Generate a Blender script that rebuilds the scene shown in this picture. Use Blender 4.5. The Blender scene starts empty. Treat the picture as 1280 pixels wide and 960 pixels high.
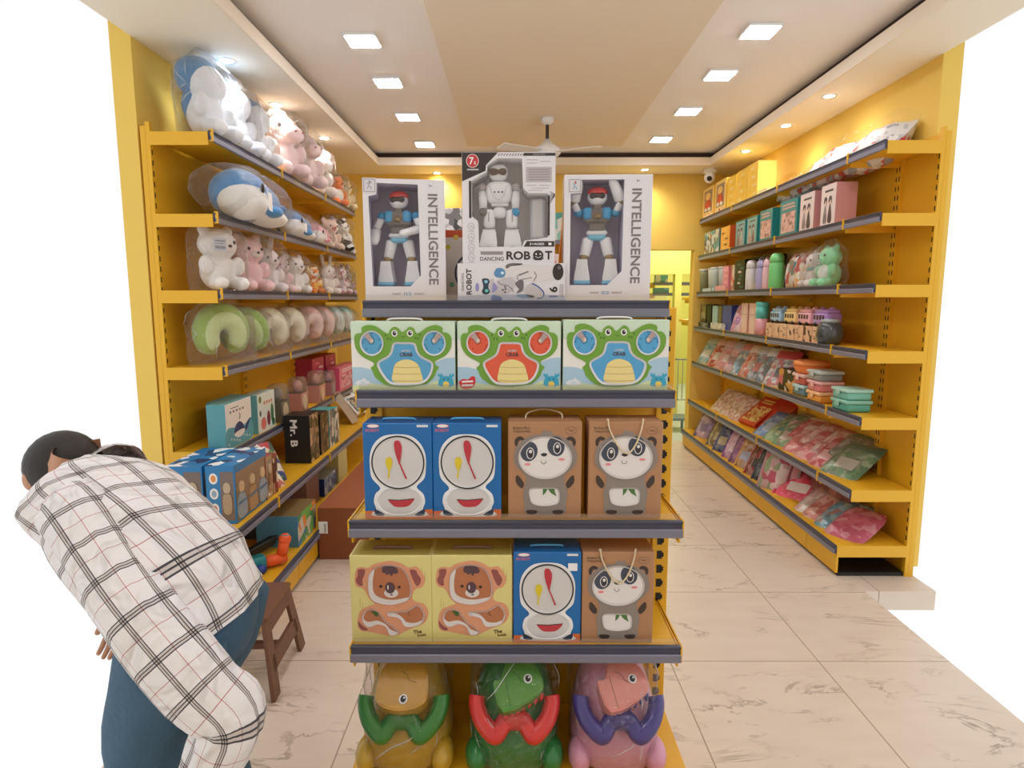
import bpy, bmesh, math, random
from mathutils import Vector, Matrix, noise
RN = random.Random(11)
PI = math.pi
S = bpy.context.scene
C = S.collection
EYE = 1.46                       # camera height in metres
F = 780.0                        # focal length in pixels of the 1280 px wide frame
PITCH = math.radians(7.6)
CP, SP = math.cos(PITCH), math.sin(PITCH)
CX = 642.0
def dist(px, x, z):              # distance into the shop of a point measured on the plane x, height z
    zc = F * x / (px - CX)
    return (zc + (z - EYE) * SP) / CP
def high(py, d):                 # height of a point measured at distance d
    v = (480 - py) / F
    return EYE + d * (-SP + v * CP) / (CP + v * SP)
def across(px, d, z):
    return (px - CX) / F * (d * CP - (z - EYE) * SP)

# ---------------------------------------------------------------- materials
def lin(c):
    out = []
    for v in c[:3]:
        v = v / 255.0
        out.append(v / 12.92 if v <= 0.04045 else ((v + 0.055) / 1.055) ** 2.4)
    return (*out, 1.0)
_M = {}
def mat(rgb, rough=0.5, metal=0.0, var=0.06, scale=9.0, bump=0.0, coat=0.0, key=None, sheen=0.0):
    k = key or (tuple(rgb), rough, metal, var, scale, bump, coat, sheen)
    if k in _M: return _M[k]
    m = bpy.data.materials.new('surface'); m.use_nodes = True
    nt = m.node_tree; N = nt.nodes; L = nt.links
    b = N['Principled BSDF']
    b.inputs['Roughness'].default_value = rough
    b.inputs['Metallic'].default_value = metal
    b.inputs['Coat Weight'].default_value = coat
    b.inputs['Sheen Weight'].default_value = sheen
    tc = N.new('ShaderNodeTexCoord')
    nz = N.new('ShaderNodeTexNoise'); nz.inputs['Scale'].default_value = scale; nz.inputs['Detail'].default_value = 3
    L.new(tc.outputs['Object'], nz.inputs['Vector'])
    mx = N.new('ShaderNodeMix'); mx.data_type = 'RGBA'
    c = lin(rgb)
    mx.inputs[6].default_value = tuple(x * (1 - var) for x in c[:3]) + (1,)
    mx.inputs[7].default_value = tuple(min(1, x * (1 + var)) for x in c[:3]) + (1,)
    L.new(nz.outputs['Fac'], mx.inputs[0])
    L.new(mx.outputs[2], b.inputs['Base Color'])
    if bump:
        bp = N.new('ShaderNodeBump'); bp.inputs['Strength'].default_value = bump; bp.inputs['Distance'].default_value = 0.01
        n2 = N.new('ShaderNodeTexNoise'); n2.inputs['Scale'].default_value = scale * 9
        L.new(tc.outputs['Object'], n2.inputs['Vector']); L.new(n2.outputs['Fac'], bp.inputs['Height'])
        L.new(bp.outputs['Normal'], b.inputs['Normal'])
    _M[k] = m
    return m
def printed(cols, scale=30.0, seed=0.0, rough=0.35, stretch=(1, 1, 1), kind='cell', coat=0.0):
    """a busy printed pattern made of the given colours"""
    k = ('p', tuple(map(tuple, cols)), scale, seed, rough, stretch, kind, coat)
    if k in _M: return _M[k]
    m = bpy.data.materials.new('printed_pattern'); m.use_nodes = True
    nt = m.node_tree; N = nt.nodes; L = nt.links
    b = N['Principled BSDF']; b.inputs['Roughness'].default_value = rough; b.inputs['Coat Weight'].default_value = coat
    tc = N.new('ShaderNodeTexCoord'); mp = N.new('ShaderNodeMapping')
    mp.inputs['Location'].default_value = (seed * 3.1, seed * 1.7, seed * 0.9)
    mp.inputs['Scale'].default_value = stretch
    L.new(tc.outputs['Object'], mp.inputs['Vector'])
    if kind == 'cell':
        t = N.new('ShaderNodeTexVoronoi'); t.inputs['Scale'].default_value = scale
        L.new(mp.outputs['Vector'], t.inputs['Vector']); src = N.new('ShaderNodeSeparateColor')
        L.new(t.outputs['Color'], src.inputs['Color']); fac = src.outputs[0]
    else:
        t = N.new('ShaderNodeTexNoise'); t.inputs['Scale'].default_value = scale; t.inputs['Detail'].default_value = 2
        L.new(mp.outputs['Vector'], t.inputs['Vector'])
        mr = N.new('ShaderNodeMapRange'); mr.inputs[1].default_value = 0.3; mr.inputs[2].default_value = 0.7
        L.new(t.outputs['Fac'], mr.inputs[0]); fac = mr.outputs[0]
    r = N.new('ShaderNodeValToRGB'); r.color_ramp.interpolation = 'CONSTANT'
    e = r.color_ramp.elements
    n = len(cols)
    e[0].position = 0; e[0].color = lin(cols[0]); e[1].position = 1 / n; e[1].color = lin(cols[1])
    for i in range(2, n):
        x = e.new(i / n); x.color = lin(cols[i])
    L.new(fac, r.inputs['Fac']); L.new(r.outputs['Color'], b.inputs['Base Color'])
    _M[k] = m
    return m
def toward(cols, k):
    a = cols[0]
    return [a] + [tuple(int(a[i] * k + c[i] * (1 - k)) for i in range(3)) for c in cols[1:]]
def film(tint=(255, 255, 255), gloss=0.14, bump=0.6, key='film', milk=0.0):
    k = ('f', tint, gloss, bump, key, milk)
    if k in _M: return _M[k]
    m = bpy.data.materials.new('clear_film'); m.use_nodes = True
    nt = m.node_tree; N = nt.nodes; L = nt.links
    N.remove(N['Principled BSDF'])
    tr = N.new('ShaderNodeBsdfTransparent'); tr.inputs['Color'].default_value = lin(tint)
    gl = N.new('ShaderNodeBsdfGlossy'); gl.inputs['Roughness'].default_value = 0.12
    lw = N.new('ShaderNodeLayerWeight'); lw.inputs['Blend'].default_value = 0.25
    mr = N.new('ShaderNodeMapRange'); mr.inputs[3].default_value = gloss * 0.45; mr.inputs[4].default_value = min(1, gloss * 3)
    mx = N.new('ShaderNodeMixShader')
    L.new(lw.outputs['Facing'], mr.inputs[0]); L.new(mr.outputs[0], mx.inputs[0])
    L.new(tr.outputs[0], mx.inputs[1]); L.new(gl.outputs[0], mx.inputs[2])
    last = mx
    if milk:
        df = N.new('ShaderNodeBsdfTranslucent'); df.inputs['Color'].default_value = lin((240, 240, 240))
        d2 = N.new('ShaderNodeBsdfDiffuse'); d2.inputs['Color'].default_value = lin((240, 240, 240))
        ad = N.new('ShaderNodeMixShader'); L.new(df.outputs[0], ad.inputs[1]); L.new(d2.outputs[0], ad.inputs[2])
        m2 = N.new('ShaderNodeMixShader'); m2.inputs[0].default_value = milk
        L.new(mx.outputs[0], m2.inputs[1]); L.new(ad.outputs[0], m2.inputs[2]); last = m2
    if bump:
        tc = N.new('ShaderNodeTexCoord'); nz = N.new('ShaderNodeTexNoise'); nz.inputs['Scale'].default_value = 26
        nz.inputs['Detail'].default_value = 4; nz.inputs['Distortion'].default_value = 1.5
        bp = N.new('ShaderNodeBump'); bp.inputs['Strength'].default_value = bump; bp.inputs['Distance'].default_value = 0.06
        L.new(tc.outputs['Object'], nz.inputs['Vector']); L.new(nz.outputs['Fac'], bp.inputs['Height'])
        L.new(bp.outputs['Normal'], gl.inputs['Normal'])
    L.new(last.outputs[0], N['Material Output'].inputs['Surface'])
    _M[k] = m
    return m
def glow(rgb, strength):
    k = ('g', rgb, strength)
    if k in _M: return _M[k]
    m = bpy.data.materials.new('lamp_glow'); m.use_nodes = True
    b = m.node_tree.nodes['Principled BSDF']
    b.inputs['Base Color'].default_value = lin(rgb)
    b.inputs['Emission Color'].default_value = lin(rgb); b.inputs['Emission Strength'].default_value = strength
    _M[k] = m
    return m

# ---------------------------------------------------------------- geometry
def ellipse(cx, cy, rx, ry=None, rot=0.0, n=28, a0=0, a1=2 * PI):
    ry = rx if ry is None else ry
    full = abs(a1 - a0 - 2 * PI) < 1e-6
    out = []
    for i in range(n):
        a = a0 + (a1 - a0) * i / (n if full else n - 1)
        x, y = rx * math.cos(a), ry * math.sin(a)
        out.append((cx + x * math.cos(rot) - y * math.sin(rot), cy + x * math.sin(rot) + y * math.cos(rot)))
    return out
def smooth(pts, k=4, closed=True):
    n = len(pts); out = []
    rng = range(n) if closed else range(n - 1)
    for i in rng:
        if closed:
            p0, p1, p2, p3 = pts[i - 1], pts[i], pts[(i + 1) % n], pts[(i + 2) % n]
        else:
            p0, p1, p2, p3 = pts[max(0, i - 1)], pts[i], pts[i + 1], pts[min(n - 1, i + 2)]
        for j in range(k):
            t = j / k
            out.append(tuple(0.5 * (2 * p1[c] + (p2[c] - p0[c]) * t + (2 * p0[c] - 5 * p1[c] + 4 * p2[c] - p3[c]) * t * t
                             + (3 * p1[c] - p0[c] - 3 * p2[c] + p3[c]) * t ** 3) for c in range(len(p1))))
    if not closed: out.append(tuple(pts[-1]))
    return out
def area2(p):
    return sum(p[i - 1][0] * p[i][1] - p[i][0] * p[i - 1][1] for i in range(len(p)))
def offset2(pts, w):
    n = len(pts); sg = 1 if area2(pts) > 0 else -1; out = []
    for i in range(n):
        a, b, c = pts[i - 1], pts[i], pts[(i + 1) % n]
        e1 = (b[0] - a[0], b[1] - a[1]); e2 = (c[0] - b[0], c[1] - b[1])
        nx, ny = e1[1] + e2[1], -(e1[0] + e2[0])
        l = math.hypot(nx, ny) or 1
        out.append((b[0] + sg * w * nx / l, b[1] + sg * w * ny / l))
    return out
_TXT = {}
def glyphs(body, bold=0.0):
    k = (body, bold)
    if k in _TXT: return _TXT[k]
    cu = bpy.data.curves.new('lettering', 'FONT'); cu.body = body; cu.size = 1; cu.offset = bold; cu.resolution_u = 3
    o = bpy.data.objects.new('lettering', cu); C.objects.link(o)
    dg = bpy.context.evaluated_depsgraph_get(); dg.update()
    me = bpy.data.meshes.new_from_object(o.evaluated_get(dg), depsgraph=dg)
    vs = [(v.co.x, v.co.y) for v in me.vertices]; fs = [list(p.vertices) for p in me.polygons]
    bpy.data.objects.remove(o); bpy.data.curves.remove(cu); bpy.data.meshes.remove(me)
    x0 = min(v[0] for v in vs); x1 = max(v[0] for v in vs); y0 = min(v[1] for v in vs); y1 = max(v[1] for v in vs)
    vs = [(x - (x0 + x1) / 2, y - (y0 + y1) / 2) for x, y in vs]
    _TXT[k] = (vs, fs, x1 - x0, y1 - y0)
    return _TXT[k]

class MB:
    def __init__(s):
        s.v = []; s.f = []; s.m = []; s.s = []; s.mats = []; s.uv = {}
    def mi(s, m):
        if m not in s.mats: s.mats.append(m)
        return s.mats.index(m)
    def add(s, vs, fs, m, sm=False, M=None):
        o = len(s.v); i = s.mi(m)
        for v in vs:
            s.v.append(tuple(M @ Vector(v)) if M is not None else tuple(v))
        for f in fs:
            s.f.append([o + x for x in f]); s.m.append(i); s.s.append(sm)
        return s
    def box(s, x0, x1, y0, y1, z0, z1, m, c=0.0, M=None, sm=False, faces=None):
        if c <= 0:
            vs = [(x, y, z) for x in (x0, x1) for y in (y0, y1) for z in (z0, z1)]
            fs = [(0, 1, 3, 2), (4, 6, 7, 5), (0, 4, 5, 1), (2, 3, 7, 6), (0, 2, 6, 4), (1, 5, 7, 3)]
            if faces:                      # (-x, +x, -y, +y, -z, +z) materials
                for f, mm in zip(fs, faces): s.add(vs, [f], mm, False, M)
                return s
            return s.add(vs, fs, m, False, M)
        bm = bmesh.new()
        bmesh.ops.create_cube(bm, size=1)
        for v in bm.verts:
            v.co = ((x0 + x1) / 2 + v.co.x * (x1 - x0), (y0 + y1) / 2 + v.co.y * (y1 - y0), (z0 + z1) / 2 + v.co.z * (z1 - z0))
        c = min(c, 0.49 * min(x1 - x0, y1 - y0, z1 - z0))
        bmesh.ops.bevel(bm, geom=bm.edges[:], offset=c, segments=3 if sm else (2 if c > 0.008 else 1), affect='EDGES', profile=0.5)
        bm.verts.index_update()
        vs = [v.co[:] for v in bm.verts]; fs = [[v.index for v in f.verts] for f in bm.faces]
        bm.free()
        return s.add(vs, fs, m, sm or c > 0.008, M)
    def ell(s, c, r, m, nu=18, nv=12, M=None, sm=True):
        if not hasattr(r, '__len__'): r = (r, r, r)
        vs = [(c[0], c[1], c[2] - r[2])]
        for j in range(1, nv):
            t = -PI / 2 + PI * j / nv
            for i in range(nu):
                a = 2 * PI * i / nu
                vs.append((c[0] + r[0] * math.cos(t) * math.cos(a), c[1] + r[1] * math.cos(t) * math.sin(a), c[2] + r[2] * math.sin(t)))
        vs.append((c[0], c[1], c[2] + r[2]))
        fs = [(0, 1 + (i + 1) % nu, 1 + i) for i in range(nu)]
        for j in range(nv - 2):
            for i in range(nu):
                a = 1 + j * nu + i; b = 1 + j * nu + (i + 1) % nu
                fs.append((a, b, b + nu, a + nu))
        k = 1 + (nv - 2) * nu
        fs += [(len(vs) - 1, k + i, k + (i + 1) % nu) for i in range(nu)]
        return s.add(vs, fs, m, sm, M)
    def rings(s, R, m, sm=True, caps=True, M=None, uv=None, closed=True):
        """loft through a list of rings of equal vertex count"""
        n = len(R[0]); vs = [p for r in R for p in r]; fs = []
        base = len(s.f)
        for j in range(len(R) - 1):
            for i in range(n if closed else n - 1):
                a = j * n + i; b = j * n + (i + 1) % n
                fs.append((a, b, b + n, a + n))
                if uv:
                    L, P = uv
                    s.uv[base + len(fs) - 1] = ((P * i / n, L[j]), (P * (i + 1) / n, L[j]), (P * (i + 1) / n, L[j + 1]), (P * i / n, L[j + 1]))
        if caps:
            fs.append(list(range(n))[::-1]); fs.append([(len(R) - 1) * n + i for i in range(n)])
        return s.add(vs, fs, m, sm, M)
    def lathe(s, prof, m, n=22, c=(0, 0, 0), sx=1.0, sy=1.0, sm=True, M=None, caps=True):
        R = [[(c[0] + r * sx * math.cos(2 * PI * i / n), c[1] + r * sy * math.sin(2 * PI * i / n), c[2] + z) for i in range(n)] for r, z in prof]
        return s.rings(R, m, sm, caps, M)
    def tube(s, pts, rad, m, n=8, closed=False, sm=True, M=None, flat=1.0):
        pts = [Vector(p) for p in pts]; R = []; N = len(pts)
        up = None
        for i, p in enumerate(pts):
            a = pts[i - 1] if (i > 0 or closed) else p
            b = pts[(i + 1) % N] if (i < N - 1 or closed) else p
            t = (b - a).normalized()
            if up is None:
                up = Vector((0, 0, 1)) if abs(t.z) < 0.9 else Vector((0, 1, 0))
            x = t.cross(up).normalized(); up = x.cross(t).normalized()
            r = rad[i] if hasattr(rad, '__len__') else rad
            R.append([tuple(p + r * math.cos(2 * PI * k / n) * x + r * flat * math.sin(2 * PI * k / n) * up) for k in range(n)])
        if closed: R.append(R[0])
        return s.rings(R, m, sm, not closed, M)
    def poly(s, pts, m, w, T, th=0.0):
        if area2(pts) < 0: pts = pts[::-1]
        n = len(pts)
        vs = [T(u, v, w) for u, v in pts]; fs = [list(range(n))]
        if th > 0:
            vs += [T(u, v, w - th) for u, v in pts]
            fs += [(i, i + n, (i + 1) % n + n, (i + 1) % n) for i in range(n)]
        return s.add(vs, fs, m)
    def ringp(s, inner, outer, m, w, T, th=0.0, win=None):
        """flat or bevelled band between two outlines of the same length"""
        if area2(inner) < 0: inner = inner[::-1]
        if area2(outer) < 0: outer = outer[::-1]
        n = len(inner); wi = w if win is None else win
        vs = [T(u, v, wi) for u, v in inner] + [T(u, v, w) for u, v in outer]
        fs = [(n + i, n + (i + 1) % n, (i + 1) % n, i) for i in range(n)]
        if th > 0:
            k = len(vs); vs += [T(u, v, w - th) for u, v in outer]
            fs += [(n + (i + 1) % n, n + i, k + i, k + (i + 1) % n) for i in range(n)]
        return s.add(vs, fs, m)
    def line(s, pts, wd, m, w, T):
        L = []; Rr = []
        for i, p in enumerate(pts):
            a = pts[max(0, i - 1)]; b = pts[min(len(pts) - 1, i + 1)]
            dx, dy = b[0] - a[0], b[1] - a[1]; l = math.hypot(dx, dy) or 1
            L.append((p[0] - dy / l * wd / 2, p[1] + dx / l * wd / 2)); Rr.append((p[0] + dy / l * wd / 2, p[1] - dx / l * wd / 2))
        n = len(pts)
        vs = [T(u, v, w) for u, v in Rr + L]
        fs = [(i, i + 1, n + i + 1, n + i) for i in range(n - 1)]
        return s.add(vs, fs, m)
    def text(s, body, cx, cy, h, m, w, T, rot=0.0, width=None, bold=0.0, sx=1.0):
        vs, fs, W, H = glyphs(body, bold)
        k = h / H; kx = k * sx if width is None else width / W
        cr, sr = math.cos(rot), math.sin(rot)
        P = [T(cx + x * kx * cr - y * k * sr, cy + x * kx * sr + y * k * cr, w) for x, y in vs]
        return s.add(P, fs, m)
    def mesh(s, name):
        me = bpy.data.meshes.new(name)
        me.from_pydata(s.v, [], s.f)
        for m in s.mats: me.materials.append(m)
        me.polygons.foreach_set('material_index', s.m)
        me.polygons.foreach_set('use_smooth', s.s)
        if s.uv:
            ul = me.uv_layers.new(name='cloth')
            for p in me.polygons:
                q = s.uv.get(p.index)
                if q:
                    for li, c in zip(p.loop_indices, q): ul.data[li].uv = c
        me.update()
        return me
    def build(s, name, parent=None):
        return link(name, s.mesh(name), parent)
def link(name, me, parent=None):
    o = bpy.data.objects.new(name, me); C.objects.link(o)
    if parent is not None: o.parent = parent
    return o
def tag(o, label, cat, group=None, kind=None):
    if label: o['label'] = label
    if cat: o['category'] = cat
    if group: o['group'] = group
    if kind: o['kind'] = kind
    return o
def thing(name, label, cat, loc=(0, 0, 0), rz=0.0, group=None):
    o = bpy.data.objects.new(name, None); C.objects.link(o)
    o.empty_display_size = 0.05
    o.location = loc; o.rotation_euler = (0, 0, rz)
    return tag(o, label, cat, group)
KIDS = {}
def dup(root, loc, rz, label, group=None):
    r = root.copy(); C.objects.link(r); r.location = loc
    r.rotation_euler = (root.rotation_euler[0], root.rotation_euler[1], rz)
    r['label'] = label
    if group: r['group'] = group
    for ch in [o for o in C.objects if o.parent is root]:
        c = ch.copy(); C.objects.link(c); c.parent = r
        for g in [o for o in C.objects if o.parent is ch]:
            d = g.copy(); C.objects.link(d); d.parent = c
    return r
def struct(name, mb):
    o = mb.build(name); o['kind'] = 'structure'; return o
def front(W, D, z0=0.0):
    return lambda u, v, w: (u - W / 2, -D / 2 - w, z0 + v)
def fuse(build, voxel=0.008, key=None, sm=2):
    """one continuous soft body out of overlapping ellipsoids"""
    b = MB(); build(b)
    me = b.mesh('soft_body'); o = bpy.data.objects.new('soft_body', me); C.objects.link(o)
    md = o.modifiers.new('r', 'REMESH'); md.mode = 'VOXEL'; md.voxel_size = voxel; md.use_smooth_shade = True
    if sm:
        m2 = o.modifiers.new('s', 'SMOOTH'); m2.iterations = sm * 2; m2.factor = 0.5
    dg = bpy.context.evaluated_depsgraph_get(); dg.update()
    out = bpy.data.meshes.new_from_object(o.evaluated_get(dg), depsgraph=dg)
    bpy.data.objects.remove(o); bpy.data.meshes.remove(me)
    for p in out.polygons: p.use_smooth = True
    return out
# ================================================================ camera, daylight
cam = bpy.data.objects.new('camera', bpy.data.cameras.new('camera')); C.objects.link(cam)
cam.data.sensor_width = 36; cam.data.lens = 36 * F / 1280; cam.data.clip_start = 0.05
cam.location = (0, 0, EYE); cam.rotation_euler = (PI / 2 - PITCH, 0, math.atan(2 / F))
S.camera = cam
S.view_settings.view_transform = 'Standard'; S.view_settings.look = 'None'
S.view_settings.gamma = 1; S.view_settings.use_curve_mapping = False
S.view_settings.exposure = 0.0
wd = bpy.data.worlds.new('daylight'); S.world = wd; wd.use_nodes = True
bg = wd.node_tree.nodes['Background']; bg.inputs['Color'].default_value = (1, 1, 1, 1); bg.inputs['Strength'].default_value = 1.0

YELLOW = mat((232, 178, 34), 0.42, var=0.03, scale=3)
WALLY = mat((238, 202, 96), 0.7, var=0.03, scale=2)
LIME = mat((220, 214, 112), 0.65, var=0.03, scale=2)
CREAM = mat((242, 234, 216), 0.8, var=0.015, scale=1.5)
CEIL = mat((248, 242, 236), 0.85, var=0.012, scale=1.2)
TAN = mat((240, 225, 202), 0.85, var=0.012, scale=1.2)
LIPWHITE = mat((240, 228, 208), 0.7, var=0.01)
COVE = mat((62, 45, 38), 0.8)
SLATE = mat((66, 68, 88), 0.35, var=0.05)
SLATE2 = mat((124, 124, 140), 0.33, var=0.04)
BLACK = mat((22, 21, 22), 0.45)
WHITE = mat((240, 240, 240), 0.45, var=0.015)
STEEL = mat((150, 155, 155), 0.3, metal=0.9)
GUARD = film((250, 250, 250), 0.12, 0.0, 'guard', 0.05)
CHROME = mat((220, 190, 90), 0.3)

def marble():
    m = bpy.data.materials.new('marble_tiles'); m.use_nodes = True
    nt = m.node_tree; N = nt.nodes; L = nt.links; b = N['Principled BSDF']
    b.inputs['Roughness'].default_value = 0.28; b.inputs['Specular IOR Level'].default_value = 0.4
    tc = N.new('ShaderNodeTexCoord'); mp = N.new('ShaderNodeMapping'); mp.inputs['Location'].default_value = (0.575, -2.99 + 0.61 * 8, 0)
    L.new(tc.outputs['Object'], mp.inputs['Vector'])
    br = N.new('ShaderNodeTexBrick'); br.offset = 0; br.inputs['Scale'].default_value = 1
    br.inputs['Brick Width'].default_value = 0.607; br.inputs['Row Height'].default_value = 0.61
    br.inputs['Mortar Size'].default_value = 0.0028; br.inputs['Mortar Smooth'].default_value = 0.4
    br.inputs['Color1'].default_value = (0.0, 0, 0, 1); br.inputs['Color2'].default_value = (1, 1, 1, 1)
    L.new(mp.outputs[0], br.inputs['Vector'])
    # per tile shift so that veins break at the joints
    vm = N.new('ShaderNodeVectorMath'); vm.operation = 'MULTIPLY_ADD'
    vm.inputs[1].default_value = (5, 3, 0)
    L.new(br.outputs['Color'], vm.inputs[0]); L.new(tc.outputs['Object'], vm.inputs[2])
    m2 = N.new('ShaderNodeMapping'); m2.inputs['Scale'].default_value = (0.9, 2.6, 1); m2.inputs['Rotation'].default_value = (0, 0, -0.12)
    L.new(vm.outputs[0], m2.inputs['Vector'])
    nz = N.new('ShaderNodeTexNoise'); nz.inputs['Scale'].default_value = 1.7; nz.inputs['Detail'].default_value = 6; nz.inputs['Roughness'].default_value = 0.62
    nz.inputs['Distortion'].default_value = 0.7
    L.new(m2.outputs[0], nz.inputs['Vector'])
    r = N.new('ShaderNodeValToRGB'); e = r.color_ramp.elements
    e[0].position = 0.482; e[0].color = (0, 0, 0, 1); e[1].position = 0.518; e[1].color = (0, 0, 0, 1)
    x = e.new(0.5); x.color = (1, 1, 1, 1)
    L.new(nz.outputs['Fac'], r.inputs['Fac'])
    n2 = N.new('ShaderNodeTexNoise'); n2.inputs['Scale'].default_value = 3.5; n2.inputs['Detail'].default_value = 2
    L.new(tc.outputs['Object'], n2.inputs['Vector'])
    gate = N.new('ShaderNodeMapRange'); gate.inputs[1].default_value = 0.47; gate.inputs[2].default_value = 0.66
    L.new(n2.outputs['Fac'], gate.inputs[0])
    mul = N.new('ShaderNodeMath'); mul.operation = 'MULTIPLY'; L.new(r.outputs['Color'], mul.inputs[0]); L.new(gate.outputs[0], mul.inputs[1])
    base = N.new('ShaderNodeMix'); base.data_type = 'RGBA'
    base.inputs[6].default_value = lin((226, 212, 196)); base.inputs[7].default_value = lin((212, 194, 176))
    n3 = N.new('ShaderNodeTexNoise'); n3.inputs['Scale'].default_value = 5; n3.inputs['Detail'].default_value = 4
    L.new(m2.outputs[0], n3.inputs['Vector']); L.new(n3.outputs['Fac'], base.inputs[0])
    v = N.new('ShaderNodeMix'); v.data_type = 'RGBA'; v.inputs[7].default_value = lin((138, 112, 92))
    sc = N.new('ShaderNodeMath'); sc.operation = 'MULTIPLY'; sc.inputs[1].default_value = 0.8; L.new(mul.outputs[0], sc.inputs[0])
    L.new(sc.outputs[0], v.inputs[0]); L.new(base.outputs[2], v.inputs[6])
    g = N.new('ShaderNodeMix'); g.data_type = 'RGBA'; g.inputs[7].default_value = lin((158, 136, 112))
    L.new(br.outputs['Fac'], g.inputs[0]); L.new(v.outputs[2], g.inputs[6])
    L.new(g.outputs[2], b.inputs['Base Color'])
    return m
XL, XR, YB = -1.78, 2.14, 6.29
SOF, TOP = 2.68, 2.79
b = MB(); b.box(-1.3, 1.78, -0.7, 3.0, -0.1, 0, marble()); b.box(XL, XR, 3.0, YB + 0.14, -0.1, 0, marble()); struct('floor', b)
b = MB(); b.box(XL - 0.1, XL, 3.08, YB, 0, TOP, WALLY); struct('wall_left', b)
b = MB(); b.box(XR, XR + 0.1, 3.3, YB, 0, TOP, WALLY); struct('wall_right', b)
b = MB(); b.box(XL - 0.1, 0.8, YB, YB + 0.14, 0, TOP, WALLY); b.box(0.8, 1.79, YB, YB + 0.14, 1.96, TOP, WALLY)
b.box(1.79, XR + 0.1, YB, YB + 0.14, 0, TOP, WALLY); struct('wall_back', b)
b = MB(); b.box(XL - 0.1, XR + 0.1, -0.85, -0.7, 0, TOP, CREAM); struct('wall_front_blocker', b)  # unseen wall behind the camera, added to hold back world light
# tray ceiling: low border, white lip, dark recess, high centre
EL, ER, EB = -1.235, 1.79, 5.87
CF = -0.7  # ceiling extended unseen over the camera to close off sky light
b = MB()
b.box(XL - 0.1, XR + 0.1, CF, YB + 0.1, TOP, TOP + 0.1, CEIL)
struct('ceiling', b)
b = MB(); b.box(-0.40, 0.93, CF + .3, 5.6, TOP - 0.012, TOP - 0.0005, TAN); struct('ceiling_panel', b)
for nm, x0, x1, y0, y1 in (('ceiling_soffit_left', XL, EL, CF, YB), ('ceiling_soffit_right', ER, XR, CF, YB), ('ceiling_soffit_back', EL, ER, EB, YB)):
    b = MB(); b.box(x0, x1, y0, y1, SOF, SOF + 0.06, CREAM)
    gx0 = x0 if nm.endswith('left') else x0 + (0.03 if nm.endswith('right') else -0.03)
    gx1 = x1 - 0.03 if nm.endswith('left') else x1 + (0 if nm.endswith('right') else 0.03)
    gy0 = y0 if not nm.endswith('back') else y0 + 0.03
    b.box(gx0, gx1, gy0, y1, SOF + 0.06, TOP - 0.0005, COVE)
    struct(nm, b)
b = MB()
b.box(EL - 0.004, EL + 0.012, CF, EB, SOF - 0.004, SOF + 0.064, LIPWHITE); b.box(ER - 0.012, ER + 0.004, CF, EB, SOF - 0.004, SOF + 0.064, LIPWHITE)
b.box(EL + 0.012, ER - 0.012, EB - 0.012, EB + 0.004, SOF - 0.004, SOF + 0.064, LIPWHITE)
struct('trim_ceiling', b)
# room beyond the opening
b = MB(); b.box(0.3, 3.7, YB + 0.14, 11.1, -0.1, 0, mat((196, 208, 200), 0.3, var=0.03)); struct('floor_beyond', b)
b = MB(); b.box(0.2, 3.8, 11.0, 11.1, 0, 2.6, LIME); struct('wall_beyond_back', b)
b = MB(); b.box(3.6, 3.7, YB + 0.14, 11, 0, 2.6, LIME); struct('wall_beyond_right', b)
b = MB(); b.box(0.2, 0.3, YB + 0.14, 11, 0, 2.6, LIME); struct('wall_beyond_left', b)
b = MB(); b.box(0.2, 3.7, YB + 0.14, 11.1, 2.6, 2.7, CREAM); struct('ceiling_beyond', b)
b = MB(); b.box(0.3, 2.22, 7.9, 8.0, 1.79, 2.6, LIME); struct('wall_beyond_bulkhead', b)
b = MB(); b.box(2.02, 2.10, 7.9, 8.02, 0, 1.79, LIME); struct('wall_beyond_column', b)

# ---------------------------------------------------------------- lamps
LAMP = glow((244, 245, 255), 52.0)
def panel_at(x, d, label):
    z = TOP - 0.014
    t = thing('ceiling_light', label, 'ceiling light', (x, d, z), 0, 'square panel lights in the tray ceiling')
    b = MB(); b.box(-0.085, 0.085, -0.085, 0.085, 0, 0.0135, WHITE, 0.003); b.build('frame', t)
    b = MB(); b.box(-0.072, 0.072, -0.072, 0.072, -0.004, 0.002, LAMP, 0.002); b.build('diffuser', t)
def panel(px, py, label):
    z = TOP - 0.014
    v = (480 - py) / F; d = (z - EYE) * (CP + v * SP) / (-SP + v * CP)
    x = across(px, d, z)
    panel_at(x, d, label)
for px, py, l in ((453, 52, 'square panel light above the plush shelves, nearest the entrance'), (485, 104, 'square panel light above the plush shelves, second from the entrance'),
                  (510, 147, 'square panel light above the plush shelves, third from the entrance'), (531, 181, 'square panel light above the plush shelves, furthest into the shop'),
                  (950, 41, 'square panel light on the bottle shelf side, nearest the entrance'), (900, 95, 'square panel light on the bottle shelf side, second from the entrance'),
                  (860, 140, 'square panel light on the bottle shelf side, third from the entrance'), (826, 175, 'square panel light on the bottle shelf side, by the end wall')):
    panel(px, py, l)
for x in (-.62, 1.12):  # panel rows continued out of view, added to brighten the shop
    for y in (2.15, 1.2, .2):
        panel_at(x, y, 'square panel light added out of view in the tray ceiling, before the display gondola')
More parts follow.
